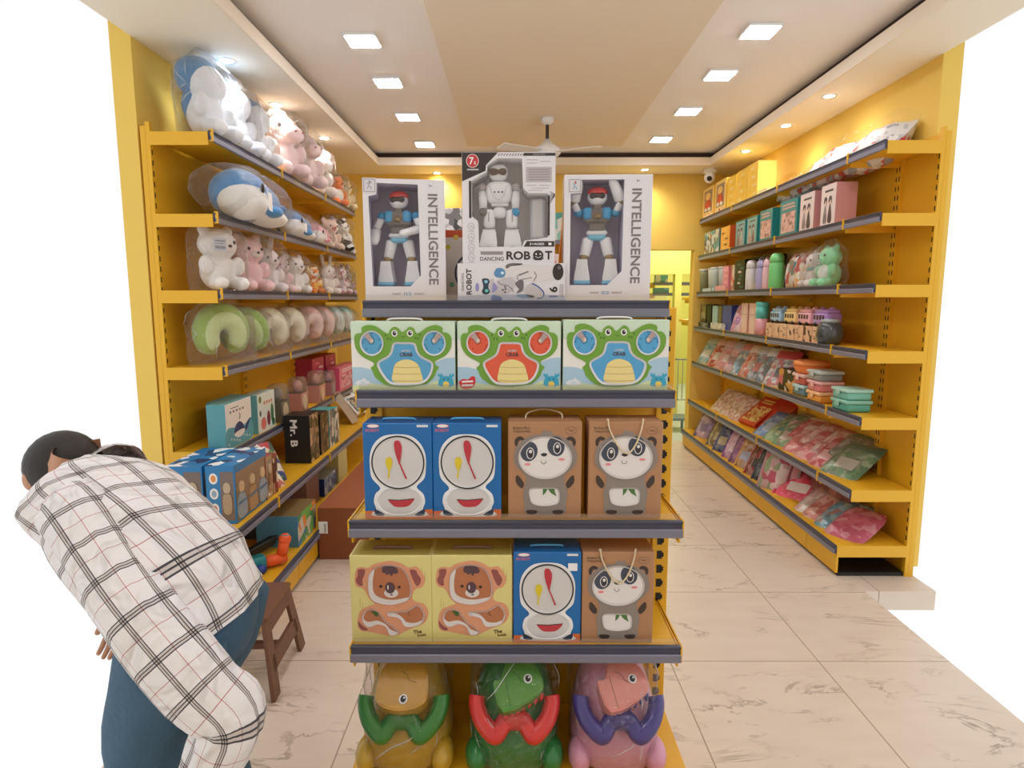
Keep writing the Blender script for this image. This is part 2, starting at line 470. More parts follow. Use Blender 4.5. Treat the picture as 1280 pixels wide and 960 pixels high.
def spot(px, py, label, power, col=(1, 0.93, 0.82)):
    z = SOF
    v = (480 - py) / F; d = (z - EYE) * (CP + v * SP) / (-SP + v * CP)
    x = across(px, d, z)
    t = thing('downlight', label, 'downlight', (x, d, z), 0, 'round downlights in the ceiling border')
    b = MB(); b.lathe([(0.03, -0.004), (0.05, -0.006), (0.054, -0.0005)], WHITE, 24, caps=False); b.build('trim_ring', t)
    b = MB(); b.lathe([(0.001, -0.003), (0.034, -0.003)], glow((255, 248, 236), 30.0), 24, caps=False); b.build('bulb', t)
    l = bpy.data.lights.new('downlight_beam', 'SPOT'); l.energy = power; l.color = col; l.spot_size = math.radians(150); l.spot_blend = 0.9; l.shadow_soft_size = 0.035
    o = bpy.data.objects.new('downlight_beam', l); C.objects.link(o); o.location = (0, 0, -0.02); o.parent = t
spot(282, 75, 'bright downlight over the blue and white plush toys', 16, (0.75, 0.88, 1.0))
spot(345, 130, 'bright downlight behind the pale pink plush horses', 16)
spot(405, 172, 'downlight near the corner above the orange plush', 14)
spot(982, 157, 'downlight over the clear wrapped toys on the high shelf', 9)
spot(932, 189, 'downlight above the yellow boxes by the end wall', 8)
spot(1036, 120, 'downlight at the edge of view above the high shelf', 9)
spot(546, 216, 'downlight in the end border above the boxed robot with lowered arms', 14)
spot(806, 212, 'downlight in the end border near the dome camera', 22)
def area(name, loc, size, power, col, rot=(0, 0, 0)):
    l = bpy.data.lights.new(name, 'AREA'); l.energy = power; l.size = size; l.color = col
    o = bpy.data.objects.new(name, l); C.objects.link(o); o.location = loc; o.rotation_euler = rot
area('fill_beyond', (1.9, 7.2, 2.58), 0.6, 28, (1, 0.97, 0.85)); area('fill_beyond', (2.6, 9.6, 2.58), 0.6, 36, (1, 0.97, 0.85))  # added fill lights for the room beyond, no fixture seen there

# ---------------------------------------------------------------- camera dome, fan
t = thing('security_camera', 'white dome security camera under the ceiling border in the corner', 'security camera', (across(887, 6.05, 2.66), 6.05, SOF))
b = MB(); b.lathe([(0.06, 0), (0.06, -0.03), (0.045, -0.04)], WHITE, 24); b.build('mount', t)
b = MB(); b.ell((0, 0, -0.075), (0.05, 0.05, 0.055), WHITE); b.build('body', t)
b = MB(); b.ell((-0.012, -0.036, -0.092), (0.024, 0.022, 0.024), BLACK); b.build('lens', t)
t = thing('ceiling_fan', 'white ceiling fan on a dark rod above the tall boxed robot', 'ceiling fan', (0.245, 4.75, TOP - 0.012))
b = MB(); b.lathe([(0.05, 0), (0.045, -0.03), (0.02, -0.05)], WHITE); b.build('canopy', t)
b = MB(); b.lathe([(0.012, -0.04), (0.012, -0.2)], mat((50, 45, 42), 0.5), 12); b.build('downrod', t)
b = MB(); b.lathe([(0.015, -0.15), (0.05, -0.19), (0.09, -0.215), (0.10, -0.25), (0.07, -0.28), (0.0, -0.285)], WHITE); b.build('motor', t)
for a in (92, 212, 332):
    b = MB(); M = Matrix.Rotation(math.radians(a), 4, 'Z') @ Matrix.Translation((0, 0, -0.245)) @ Matrix.Rotation(0.16, 4, 'X')
    b.box(0.09, 0.40, -0.05, 0.055, -0.003, 0.003, WHITE, 0.002, M); b.build('blade', t)

# ---------------------------------------------------------------- shelving bays
def shelf_part(root, w, y_back, y_front, z, lipm, thick=0.03, guard=0.0, ends=True, name='shelf', sides=True, x0=None):
    """front faces -Y in the bay's own frame; z is the top of the plate"""
    x0 = -w / 2 if x0 is None else x0; x1 = x0 + w
    b = MB()
    b.box(x0 + 0.006, x1 - 0.006, y_front, y_back, z - thick, z, YELLOW, 0.002)
    b.box(x0, x0 + 0.005, y_front + 0.002, y_back, z - 0.062, z - 0.0005, YELLOW)
    b.box(x1 - 0.005, x1, y_front + 0.002, y_back, z - 0.062, z - 0.0005, YELLOW)
    sh = b.build(name, root)
    if lipm:
        b = MB()
        e = 0.0 if not ends else 0.004
        b.box(x0 - e, x1 + e, y_front - 0.012, y_front, z - 0.040, z + 0.005, SLATE, 0.002)
        b.box(x0 - e, x1 + e, y_front - 0.018, y_front - 0.002, z - 0.042, z - 0.017, SLATE2, 0.003)
        b.box(x0 - e, x1 + e, y_front - 0.016, y_front - 0.002, z - 0.003, z + 0.006, SLATE, 0.002)
        b.build('price_rail', sh)
    if guard:
        b = MB(); b.box(x0 + 0.004, x1 - 0.004, y_front - 0.004, y_front - 0.002, z, z + guard, GUARD); b.build('clear_guard', sh)
    return sh
def bay(label, loc, rz, w, depth, levels, base_d, far_end=False):
    """a wall bay; levels = list of (height, depth of shelf)"""
    t = thing('shelving_bay', label, 'shelving', loc, rz, 'yellow wall shelving bays')
    b = MB(); b.box(-w / 2, w / 2, -0.03, -0.006, 0.0, 2.28, YELLOW); b.build('back_panel', t)
    for s in (-1, 1):
        b = MB(); b.box(s * (w / 2 - 0.013) - 0.012, s * (w / 2 - 0.013) + 0.012, -0.05, -0.03, 0, 2.30, YELLOW)
        for k in range(40):
            b.box(s * (w / 2 - 0.013) - 0.004, s * (w / 2 - 0.013) + 0.004, -0.051, -0.049, 0.2 + k * 0.05, 0.225 + k * 0.05, BLACK)
        b.build('upright', t)
    for z, dp in levels:
        sh = shelf_part(t, w, -0.05, -dp, z, True, ends=False)
        b = MB()
        b.box(-w / 2 + 0.0005, -w / 2 + 0.012, -dp - 0.022, -dp - 0.004, z - 0.045, z + 0.012, YELLOW, 0.002); b.build('clip', sh)
        if z < 0.2: pass
    sh = shelf_part(t, w, -0.05, -base_d, 0.17, True, ends=False, name='base_deck')
    b = MB(); b.box(-w / 2 + 0.003, w / 2 - 0.003, -base_d + 0.002, -base_d + 0.014, 0.02, 0.135, YELLOW)
    b.build('kick_plate', t)
    b = MB(); b.box(-w / 2 + 0.01, w / 2 - 0.01, -base_d + 0.02, -0.05, 0.0, 0.02, BLACK); b.build('plinth', t)
    return t
# plush side (front faces +X): fronts at x = -1.447
LZ = [2.255, 1.875, 1.51, 1.13, 0.70]
LXF = -1.447; LB = -1.112; LF6 = -1.22
def bayL(y0, y1, label, base=True):
    t = bay(label, (XL + 0.005, (y0 + y1) / 2, 0), PI / 2, y1 - y0, 0.33,
        [(z, LXF - XL - 0.005) for z in LZ] + [(0.455, LF6 - XL - 0.005)], (LB if base else LF6) - XL - 0.005)
    return t
bayL(3.08, 3.98, 'yellow shelving bay nearest the stooping person, blue whale plush and neck pillows')
t = thing('low_shelving_bay', 'low yellow shelving bay beside the stooping person, boxed figures on top', 'shelving', (XL + .005, 2.815, 0), PI / 2)
b = MB(); b.box(-.265, .265, -.03, -.006, 0, .47, YELLOW); b.build('back_panel', t)
shelf_part(t, .53, -.031, -(LF6 - XL - .005), .455, True, ends=False)
shelf_part(t, .53, -.031, -(LB - XL - .005), .17, True, ends=False, name='base_deck')
b = MB(); b.box(-.262, .262, -(LB - XL - .005) + .002, -(LB - XL - .005) + .014, .02, .135, YELLOW); b.build('kick_plate', t)
b = MB(); b.box(-.255, .255, -(LB - XL - .005) + .02, -.05, 0, .02, BLACK); b.build('plinth', t)
bayL(3.98, 4.88, 'yellow shelving bay behind the brown carton, pink plush on top', False)
bayL(4.88, 5.78, 'yellow shelving bay in the far plush corner, orange plush on top', False)
# bottle side (front faces -X)
RZ = [(2.235, 1.82), (1.89, 1.82), (1.54, 1.815), (1.205, 1.80), (0.86, 1.795), (0.475, 1.77)]
RB = 1.715
def bayR(y0, y1, label):
    return bay(label, (XR - 0.005, (y0 + y1) / 2, 0), -PI / 2, y1 - y0, 0.33,
        [(z, XR - 0.005 - x) for z, x in RZ], XR - 0.005 - RB)
bayR(3.17, 3.51, 'narrow yellow shelving bay at the edge of view, wrapped plush and purple toy bus')
bayR(3.51, 4.42, 'yellow shelving bay with green flask and red pencil case')
bayR(4.42, 5.32, 'yellow shelving bay with red boxes on its lower shelf')
bayR(5.32, 6.22, 'yellow shelving bay in the corner by the end wall, under the dome camera')
# ================================================================ display gondola in the middle
GX = 0.006
UP = 1.865                            # front of the uprights
g = thing('display_gondola', 'yellow end-cap display gondola with slate price rails in the middle of the shop', 'display stand', (GX, UP, 0))
b = MB(); b.box(-0.44, 0.48, 0.012, 0.03, 0.05, 1.43, YELLOW); b.build('back_panel', g)
for xx in (-0.43, 0.452):
    b = MB(); b.box(xx - 0.026, xx + 0.026, 0, 0.05, 0, 1.44, YELLOW, 0.002)
    for k in range(27):
        z = 0.20 + k * 0.046
        b.box(xx - 0.010, xx + 0.006, -0.001, 0.004, z, z + 0.026, BLACK)
        b.box(xx + 0.004, xx + 0.011, -0.001, 0.004, z + 0.006, z + 0.020, BLACK)
    b.build('upright', g)
CS = [(1.455, 1.80, 0.868, 0.27), (1.208, 1.72, 0.878, None), (0.864, 1.637, 0.90, None), (0.522, 1.602, 0.896, None)]
for z, yf, w, dp in CS:
    yb = (yf + dp if dp else UP + 0.004) - UP
    sh = shelf_part(g, w, yb, yf - UP, z, True, guard=0.022)
    for s in (-1, 1):
        b = MB()
        x = s * (w / 2 + 0.003)
        pr = [(yf - UP - 0.016, z + 0.007), (yf - UP + 0.02, z + 0.006), (min(yb, 0.0), z + 0.004), (min(yb, 0.0), z - 0.07), (yf - UP + 0.05, z - 0.035), (yf - UP - 0.016, z - 0.04)]
        vs = [(x - 0.002, y, zz) for y, zz in pr] + [(x + 0.002, y, zz) for y, zz in pr]; n = len(pr)
        b.add(vs, [list(range(n))[::-1], list(range(n, 2 * n))] + [(i, (i + 1) % n, n + (i + 1) % n, n + i) for i in range(n)], YELLOW)
        b.build('bracket', sh)
b = MB(); b.box(-0.455, 0.475, 1.40 - UP, 0.002, 0.155, 0.17, YELLOW, 0.003); b.box(-0.455, -0.449, 1.40 - UP, 0.002, 0.02, 0.156, YELLOW); b.box(0.469, 0.475, 1.40 - UP, 0.002, 0.02, 0.156, YELLOW)
dk = b.build('base_deck', g)
b = MB(); b.box(-0.459, 0.479, 1.385 - UP, 1.40 - UP, 0.13, 0.175, SLATE, 0.003); b.build('price_rail', dk)
b = MB(); b.box(-0.445, 0.465, 1.41 - UP, 1.42 - UP, 0.0, 0.15, YELLOW); b.build('kick_plate', g)

# ---------------------------------------------------------------- crab dish boxes
def Pz(pts, W, H, x0, x1, y0, y1):     # outline read off the photograph -> metres on the face
    return [((x - x0) / (x1 - x0) * W, (y1 - y) / (y1 - y0) * H) for x, y in pts]
PRN = lambda rgb, r=0.35: mat(rgb, r, var=0.025, scale=20, coat=0.15)
def crab_box(label, loc, rz, well, W=0.288, D=0.075, H=0.196, red_badge=False):
    t = thing('dish_box', label, 'boxed dish', loc, rz, 'boxed crab dishes on the second shelf')
    T = front(W, D); q = lambda pts: Pz(pts, W, H, 80, 855, 95, 625)
    MINT = PRN((206, 228, 206)); PALE = PRN((236, 236, 232)); SKY = PRN((168, 203, 226)); GRASS = PRN((212, 228, 178)); GREEN = PRN((112, 164, 58)); DG = PRN((66, 110, 36))
    b = MB(); b.box(-W / 2, W / 2, -D / 2, D / 2, 0, H, MINT, 0.002)
    b.poly(q([(82, 622), (853, 622), (853, 235), (700, 262), (400, 285), (82, 232)]), PALE, 0.0004, T)
    b.poly(q([(82, 622), (82, 440), (160, 440), (270, 470), (360, 520), (420, 622)]), SKY, 0.0008, T)
    b.poly(q([(853, 622), (853, 366), (780, 372), (690, 410), (600, 520), (560, 622)]), SKY, 0.0008, T)
    b.poly(q([(82, 622), (82, 580), (180, 556), (300, 572), (420, 580), (620, 580), (700, 545), (853, 540), (853, 622)]), GRASS, 0.0012, T)
    outline = smooth([(165, 140), (215, 122), (275, 135), (325, 172), (362, 185), (372, 160), (404, 136), (436, 146), (462, 175), (490, 160), (518, 136), (550, 148), (568, 182), (598, 175),
                      (650, 140), (710, 122), (762, 140), (765, 175), (800, 182), (828, 215), (826, 290), (785, 350), (722, 385), (702, 405), (714, 425), (733, 440), (714, 470), (700, 508),
                      (665, 545), (620, 572), (500, 590), (360, 584), (300, 555), (252, 512), (236, 470), (222, 445), (244, 425), (240, 402), (160, 358), (112, 290), (108, 210), (128, 186), (162, 182)], 3)
    b.poly(q(outline), GREEN, 0.0018, T)
    for x, y in ((340, 200), (355, 225), (378, 228), (596, 195), (580, 222), (562, 220)): b.poly(q(ellipse(x, y, 6, 9, n=8)), DG, 0.0022, T)
    # little crab at the corner
    CB = PRN((52, 168, 206)); YL = PRN((240, 214, 96)); INK = PRN((40, 38, 44))
    b.poly(q(smooth([(735, 582), (730, 548), (742, 520), (785, 506), (828, 520), (840, 548), (836, 582)], 3)), CB, 0.0020, T)
    for s in (-1, 1):
        b.poly(q(smooth([(785 + s * 30, 525), (785 + s * 58, 505), (785 + s * 56, 485), (785 + s * 40, 500), (785 + s * 36, 484), (785 + s * 24, 505)], 3)), CB, 0.0022, T)
        b.poly(q(ellipse(785 + s * 16, 530, 5, n=8)), INK, 0.0026, T)
    b.poly(q(ellipse(785, 568, 24, 22, n=14)), YL, 0.0026, T)
    if red_badge:
        RED = PRN((214, 44, 52))
        b.poly(q(smooth([(96, 578), (90, 552), (120, 530), (160, 532), (190, 508), (212, 520), (212, 560), (196, 592), (150, 606), (112, 600)], 3)), RED, 0.0020, T)
        for y in (552, 580): b.poly(q([(112, y - 8), (196, y - 12), (196, y + 2), (112, y + 6)]), WHITE, 0.0026, T)
    else:
        b.poly(q(smooth([(110, 572), (106, 552), (130, 538), (155, 534), (170, 520), (186, 536), (212, 550), (204, 574), (160, 580)], 3)), PRN((226, 232, 240)), 0.0020, T)
        b.text('Tiger', *q([(160, 558)])[0], 0.006, SKY, 0.0026, T)
    b.build('carton', t)
    # the dish seen through the cut-out
    b = MB(); WELL = mat(well, 0.25, var=0.06, scale=30); WD = mat(tuple(int(c * 0.72) for c in well), 0.25)
    RIM = mat((214, 214, 220), 0.3); WEDGE = mat((178, 160, 158), 0.4); BEL = mat((238, 220, 150), 0.35); LN = mat((176, 152, 92), 0.4)
    for s in (-1, 1):
        mx = lambda pts: pts if s < 0 else [(936 - x, y) for x, y in pts]
        w = mx(ellipse(236, 258, 88, 94, n=36)); inner = offset2(w, -11)
        b.poly(q(w), WELL, 0.0023, T); b.ringp(q(inner), q(w), RIM, 0.0050, T, 0.003, win=0.0024)
        b.poly(q(mx([(178, 208), (210, 176), (250, 240), (226, 262)])), WEDGE, 0.0031, T)
        b.line(q(mx([(166, 240), (196, 225), (226, 268), (250, 262), (256, 236), (220, 178)])), 0.0022, WD, 0.0033, T)
        b.line(q(mx([(322, 270), (300, 272), (282, 312)])), 0.0022, WD, 0.0028, T)
        b.poly(q(mx(ellipse(238, 240, 11, 15, n=12))), mat((216, 204, 190), 0.3), 0.0036, T)
        for x, y in ((170, 255), (290, 232), (240, 186), (195, 300)): b.poly(q(mx(ellipse(x, y, 6, n=8))), WD, 0.0028, T)
    w = smooth([(398, 256), (470, 250), (556, 258), (580, 320), (612, 358), (690, 408), (672, 500), (610, 560), (485, 574), (372, 566), (310, 505), (272, 408), (352, 352), (376, 318)], 4)
    inner = offset2(w, -16)
    b.poly(q(w), WELL, 0.0023, T); b.ringp(q(inner), q(w), RIM, 0.0052, T, 0.003, win=0.0024)
    b.poly(q(smooth([(388, 548), (388, 480), (412, 410), (490, 380), (570, 410), (600, 480), (604, 548), (500, 560)], 4)), BEL, 0.0030, T)
    for y, a in ((438, 98), (488, 106), (540, 108)): b.line(q([(494 - a, y), (494, y + 5), (494 + a, y)]), 0.0011, LN, 0.0034, T)
    b.text('JUMBO', *q([(490, 318)])[0], 0.0075, RIM, 0.0030, T, bold=0.01); b.text('CRAB', *q([(490, 344)])[0], 0.0105, mat((84, 62, 70), 0.4), 0.0032, T, bold=0.03)
    for x in (407, 522):
        b.poly(q(ellipse(x, 185, 23, 25, n=20)), WHITE, 0.0022, T); b.poly(q(ellipse(x, 184, 14, 17, n=16)), INK, 0.0026, T); b.poly(q(ellipse(x + 5, 178, 5, n=10)), WHITE, 0.0030, T)
    b.line(q([(460, 207), (470, 213), (482, 212), (486, 203)]), 0.0012, INK, 0.0024, T)
    b.build('dish', t)
    b = MB(); b.tube(smooth([(-0.05, 0, H), (-0.035, 0, H + 0.006), (0.035, 0, H + 0.006), (0.05, 0, H)], 4, False), 0.003, WHITE, 6); b.build('handle', t)
    return t
yc = 1.765
crab_box('boxed green crab dish with blue wells, first of the row beside the plush shelves', (across(507, yc, 1.3), yc + 0.0, 1.208), 0.0, (88, 164, 208))
crab_box('boxed green crab dish with red wells in the middle of the row', (across(636.5, yc, 1.3), yc + 0.004, 1.208), 0.0, (224, 92, 66), red_badge=True)
crab_box('boxed green crab dish with blue wells, last of the row above the panda boxes', (across(767, yc, 1.3), yc, 1.208), 0.0, (84, 166, 218), W=0.293, H=0.2)

# ---------------------------------------------------------------- panda boxes
KRAFT = mat((178, 132, 96), 0.6, var=0.04, scale=40); CORD = mat((232, 212, 176), 0.8, bump=0.4, scale=60)
def panda_box(label, loc, rz, handle, W=0.2, D=0.105, H=0.272, group='kraft panda boxes'):
    t = thing('panda_box', label, 'boxed dish', loc, rz, group)
    T = front(W, D); q = lambda pts: Pz(pts, W, H, 560, 1048, 100, 770)
    GREY = PRN((142, 132, 126)); DK = PRN((62, 50, 48)); DK2 = PRN((96, 76, 64)); INK = PRN((44, 40, 46)); WH = mat((232, 228, 228), 0.22, var=0.02, coat=0.4); EYE_ = mat((62, 72, 92), 0.25, coat=0.3); PK = PRN((230, 140, 150))
    b = MB(); b.box(-W / 2, W / 2, -D / 2, D / 2, 0, H, KRAFT, 0.002)
    for s in (-1, 1):
        m = lambda pts: [(805 + s * (x - 805), y) for x, y in pts]
        b.poly(q(m(ellipse(972, 238, 36, 40, n=20))), DK, 0.0006, T); b.poly(q(m(ellipse(966, 250, 20, 26, n=16))), KRAFT, 0.0010, T)
        b.poly(q(m(smooth([(945, 520), (985, 465), (1000, 480), (996, 520), (960, 555)], 3))), DK, 0.0006, T)
        b.poly(q(m(smooth([(855, 712), (895, 704), (930, 710), (915, 735), (870, 735)], 3))), DK, 0.0018, T)
    b.poly(q(smooth([(805, 185), (900, 195), (985, 250), (1016, 330), (1000, 400), (940, 460), (935, 510), (955, 580), (945, 660), (925, 735), (690, 735), (668, 660), (660, 580), (678, 510), (670, 460), (610, 400), (598, 330), (625, 250), (710, 195)], 4)), GREY, 0.0012, T)
    b.poly(q(smooth([(775, 190), (790, 165), (805, 150), (820, 168), (845, 160), (850, 195)], 3)), GREY, 0.0010, T)
    b.text('Bamboo Fibre', *q([(648, 140)])[0], 0.0072, DK2, 0.0006, T, width=0.046, bold=0.01); b.text('TABLEWARE', *q([(650, 164)])[0], 0.0066, DK2, 0.0006, T, width=0.048, bold=0.01)
    e = ellipse(975, 158, 38, 26, n=22); b.ringp(q(offset2(e, -2)), q(e), DK2, 0.0006, T); b.text('Tiger', *q([(975, 158)])[0], 0.007, DK2, 0.0006, T)
    b.build('carton', t)
    b = MB()
    w = ellipse(805, 342, 178, 146, n=44)
    b.poly(q(w), WH, 0.0018, T); b.ringp(q(offset2(w, -13)), q(w), mat((206, 200, 200), 0.25), 0.0046, T, 0.003, win=0.0019)
    for s, cx, cy in ((-1, 698, 300), (1, 876, 265)):
        b.poly(q(ellipse(cx, cy, 56, 68, rot=s * -0.25, n=26)), EYE_, 0.0026, T)
        e = ellipse(cx + 8, cy + 12, 26, 40, n=20); b.ringp(q(offset2(e, -5)), q(e), WH, 0.0030, T)
        b.poly(q(ellipse(cx + 12, cy + 22, 12, 18, n=14)), INK, 0.0030, T); b.poly(q(ellipse(cx + 10, cy, 10, 12, n=14)), WH, 0.0031, T)
    b.poly(q(smooth([(775, 322), (792, 310), (815, 314), (816, 326), (796, 334)], 3)), INK, 0.0026, T)
    b.line(q(smooth([(777, 362), (782, 378), (796, 384), (808, 378), (812, 362)], 3, False)), 0.0012, INK, 0.0026, T)
    b.poly(q(ellipse(688, 388, 20, 9, n=14)), PK, 0.0026, T); b.poly(q(ellipse(914, 354, 22, 9, n=14)), PK, 0.0026, T)
    w = smooth([(708, 556), (800, 550), (888, 556), (904, 610), (888, 660), (800, 676), (724, 660), (702, 610)], 4)
    b.poly(q(w), WH, 0.0018, T); b.ringp(q(offset2(w, -9)), q(w), mat((206, 200, 200), 0.25), 0.0042, T, 0.003, win=0.0019)
    LF = mat((76, 122, 66), 0.4)
    b.poly(q([(792, 552), (826, 552), (808, 586), (790, 604)]), LF, 0.0024, T); b.poly(q([(822, 552), (868, 552), (872, 580), (884, 610), (850, 590), (834, 572)]), LF, 0.0025, T)
    b.build('dish', t)
    b = MB(); y = -D / 2 - 0.004
    if handle: b.tube(smooth([(-0.052, -D / 2 + 0.012, H - 0.002), (-0.05, -D / 2 - 0.002, H + 0.008), (-0.045, y - 0.001, H - 0.02), (-0.02, y - 0.002, H - 0.068), (0.005, y - 0.003, H - 0.085), (0.026, y - 0.002, H - 0.06), (0.04, y - 0.001, H - 0.02), (0.045, -D / 2 - 0.002, H + 0.008), (0.047, -D / 2 + 0.012, H - 0.002)], 5, False), 0.0024, CORD, 7)
    else: b.tube(smooth([(-0.052, 0.0, H - 0.002), (-0.045, 0.01, H + 0.014), (0, 0.035, H + 0.02), (0.045, 0.01, H + 0.014), (0.05, 0.0, H - 0.002)], 5, False), 0.0024, CORD, 7)
    b.build('rope_handle', t)
    return t
def yd(front_y, D): return front_y + D / 2
y3 = yd(1.655, 0.105)
panda_box('kraft panda box with its rope handle folded back, upper row beside the blue boxes', (across(681, 1.655, 0.95), y3, 0.864), 0, False)
panda_box('kraft panda box with its rope hanging over the face, upper row end', (across(781, 1.655, 0.95), y3, 0.864), 0, True)
y4 = yd(1.62, 0.1)
panda_box('kraft panda box with hanging rope, lower row beside the blue box', (across(772, 1.62, 0.65), y4, 0.522), 0, True, W=0.196, H=0.262)

# ---------------------------------------------------------------- blue two-bowl boxes
def blue_box(label, loc, rz, sticker=False, W=0.187, D=0.105, H=0.268):
    t = thing('bowl_box', label, 'boxed dish', loc, rz, 'blue bowl boxes')
    T = front(W, D); q = lambda pts: Pz(pts, W, H, 30, 615, 100, 905)
    BLUE = PRN((10, 106, 178)); BL2 = PRN((22, 80, 150)); OR = PRN((222, 116, 62)); WH = PRN((240, 242, 246)); INK = PRN((36, 36, 42)); NAVY = PRN((44, 62, 88)); PK = PRN((206, 110, 130))
    b = MB(); b.box(-W / 2, W / 2, -D / 2, D / 2, 0, H, BLUE, 0.002)
    b.poly(q([(32, 903), (613, 903), (613, 822), (32, 838)]), OR, 0.0006, T)
    sil = smooth([(325, 190), (440, 205), (520, 270), (560, 360), (562, 470), (545, 560), (480, 630), (535, 690), (550, 760), (530, 820), (552, 880), (110, 880), (128, 820), (110, 760), (125, 690), (168, 640), (100, 560), (85, 470), (88, 360), (125, 270), (205, 205)], 4)
    b.poly(q(sil), WH, 0.0010, T)
    for s in (-1, 1): b.poly(q(smooth([(330 + s * 215, 820), (330 + s * 205, 872), (330 + s * 130, 872), (330 + s * 160, 845)], 3)), NAVY, 0.0016, T)
    b.text('ROBOT', *q([(115, 158)])[0], 0.008, PK, 0.0008, T, width=0.038, bold=0.02)
    if sticker: b.poly(q([(500, 195), (580, 195), (580, 262), (500, 262)]), WH, 0.0012, T)
    # maker's oval and small label on the sloping top edge
    b.poly(q(ellipse(120, 122, 52, 15, n=20)), PRN((244, 170, 160)), 0.0008, T); b.poly(q(ellipse(120, 122, 44, 10, n=20)), WH, 0.0011, T)
    b.poly(q([(490, 112), (585, 112), (585, 132), (490, 132)]), PRN((220, 226, 236)), 0.0008, T)
    b.build('carton', t)
    b = MB(); IV = mat((214, 212, 214), 0.22, var=0.03, coat=0.4); RED = mat((190, 44, 62), 0.25, coat=0.4); YE = mat((226, 204, 40), 0.3, coat=0.3)
    w = ellipse(325, 425, 226, 224, n=48)
    b.poly(q(w), IV, 0.0016, T); b.ringp(q(offset2(w, -12)), q(w), INK, 0.0036, T, 0.002, win=0.0030); b.ringp(q(offset2(w, -26)), q(offset2(w, -12)), IV, 0.0032, T, win=0.0017)
    # cutlery lying in the bowl: a red spoon and a yellow fork
    b.poly(q(smooth([(300, 250), (340, 246), (362, 300), (350, 390), (338, 440), (322, 400), (300, 320)], 4)), RED, 0.0042, T, 0.0025)
    b.poly(q([(334, 430), (344, 430), (400, 560), (388, 564)]), RED, 0.0040, T, 0.002)
    b.poly(q([(236, 556), (248, 560), (256, 470), (244, 468)]), YE, 0.0036, T, 0.002)
    b.poly(q(smooth([(244, 486), (222, 440), (226, 392), (252, 380), (276, 396), (276, 440), (258, 486)], 4)), YE, 0.0038, T, 0.002)
    w = smooth([(180, 680), (240, 648), (325, 656), (420, 646), (490, 684), (522, 750), (490, 820), (410, 862), (325, 870), (240, 862), (170, 820), (138, 750)], 4)
    b.poly(q(w), IV, 0.0016, T); b.ringp(q(offset2(w, -9)), q(w), mat((236, 236, 238), 0.25), 0.0040, T, 0.002, win=0.0018)
    b.poly(q(smooth([(232, 740), (270, 742), (390, 742), (460, 730), (410, 790), (340, 802), (280, 792)], 3)), RED, 0.0024, T, 0.001)
    b.line(q([(232, 738), (330, 742), (460, 730)]), 0.002, INK, 0.0028, T)
    b.build('dish', t)
    b = MB(); b.tube(smooth([(-0.045, -0.01, H), (-0.035, -0.022, H + 0.008), (0.035, -0.022, H + 0.008), (0.045, -0.01, H)], 4, False), 0.003, PRN((90, 170, 220)), 6); b.build('handle', t)
    return t
blue_box('blue box holding a white two-bowl dish, at the carton end of the row', (across(498, 1.655, 0.95), y3, 0.864), 0)
blue_box('blue box holding a white two-bowl dish, beside the panda box in the upper row', (across(584, 1.655, 0.95), y3 + 0.001, 0.864), 0)
blue_box('blue box with a white price sticker, in the lower row beside the koala box', (across(684, 1.62, 0.65), y4, 0.522), 0, True, W=0.185, H=0.262)

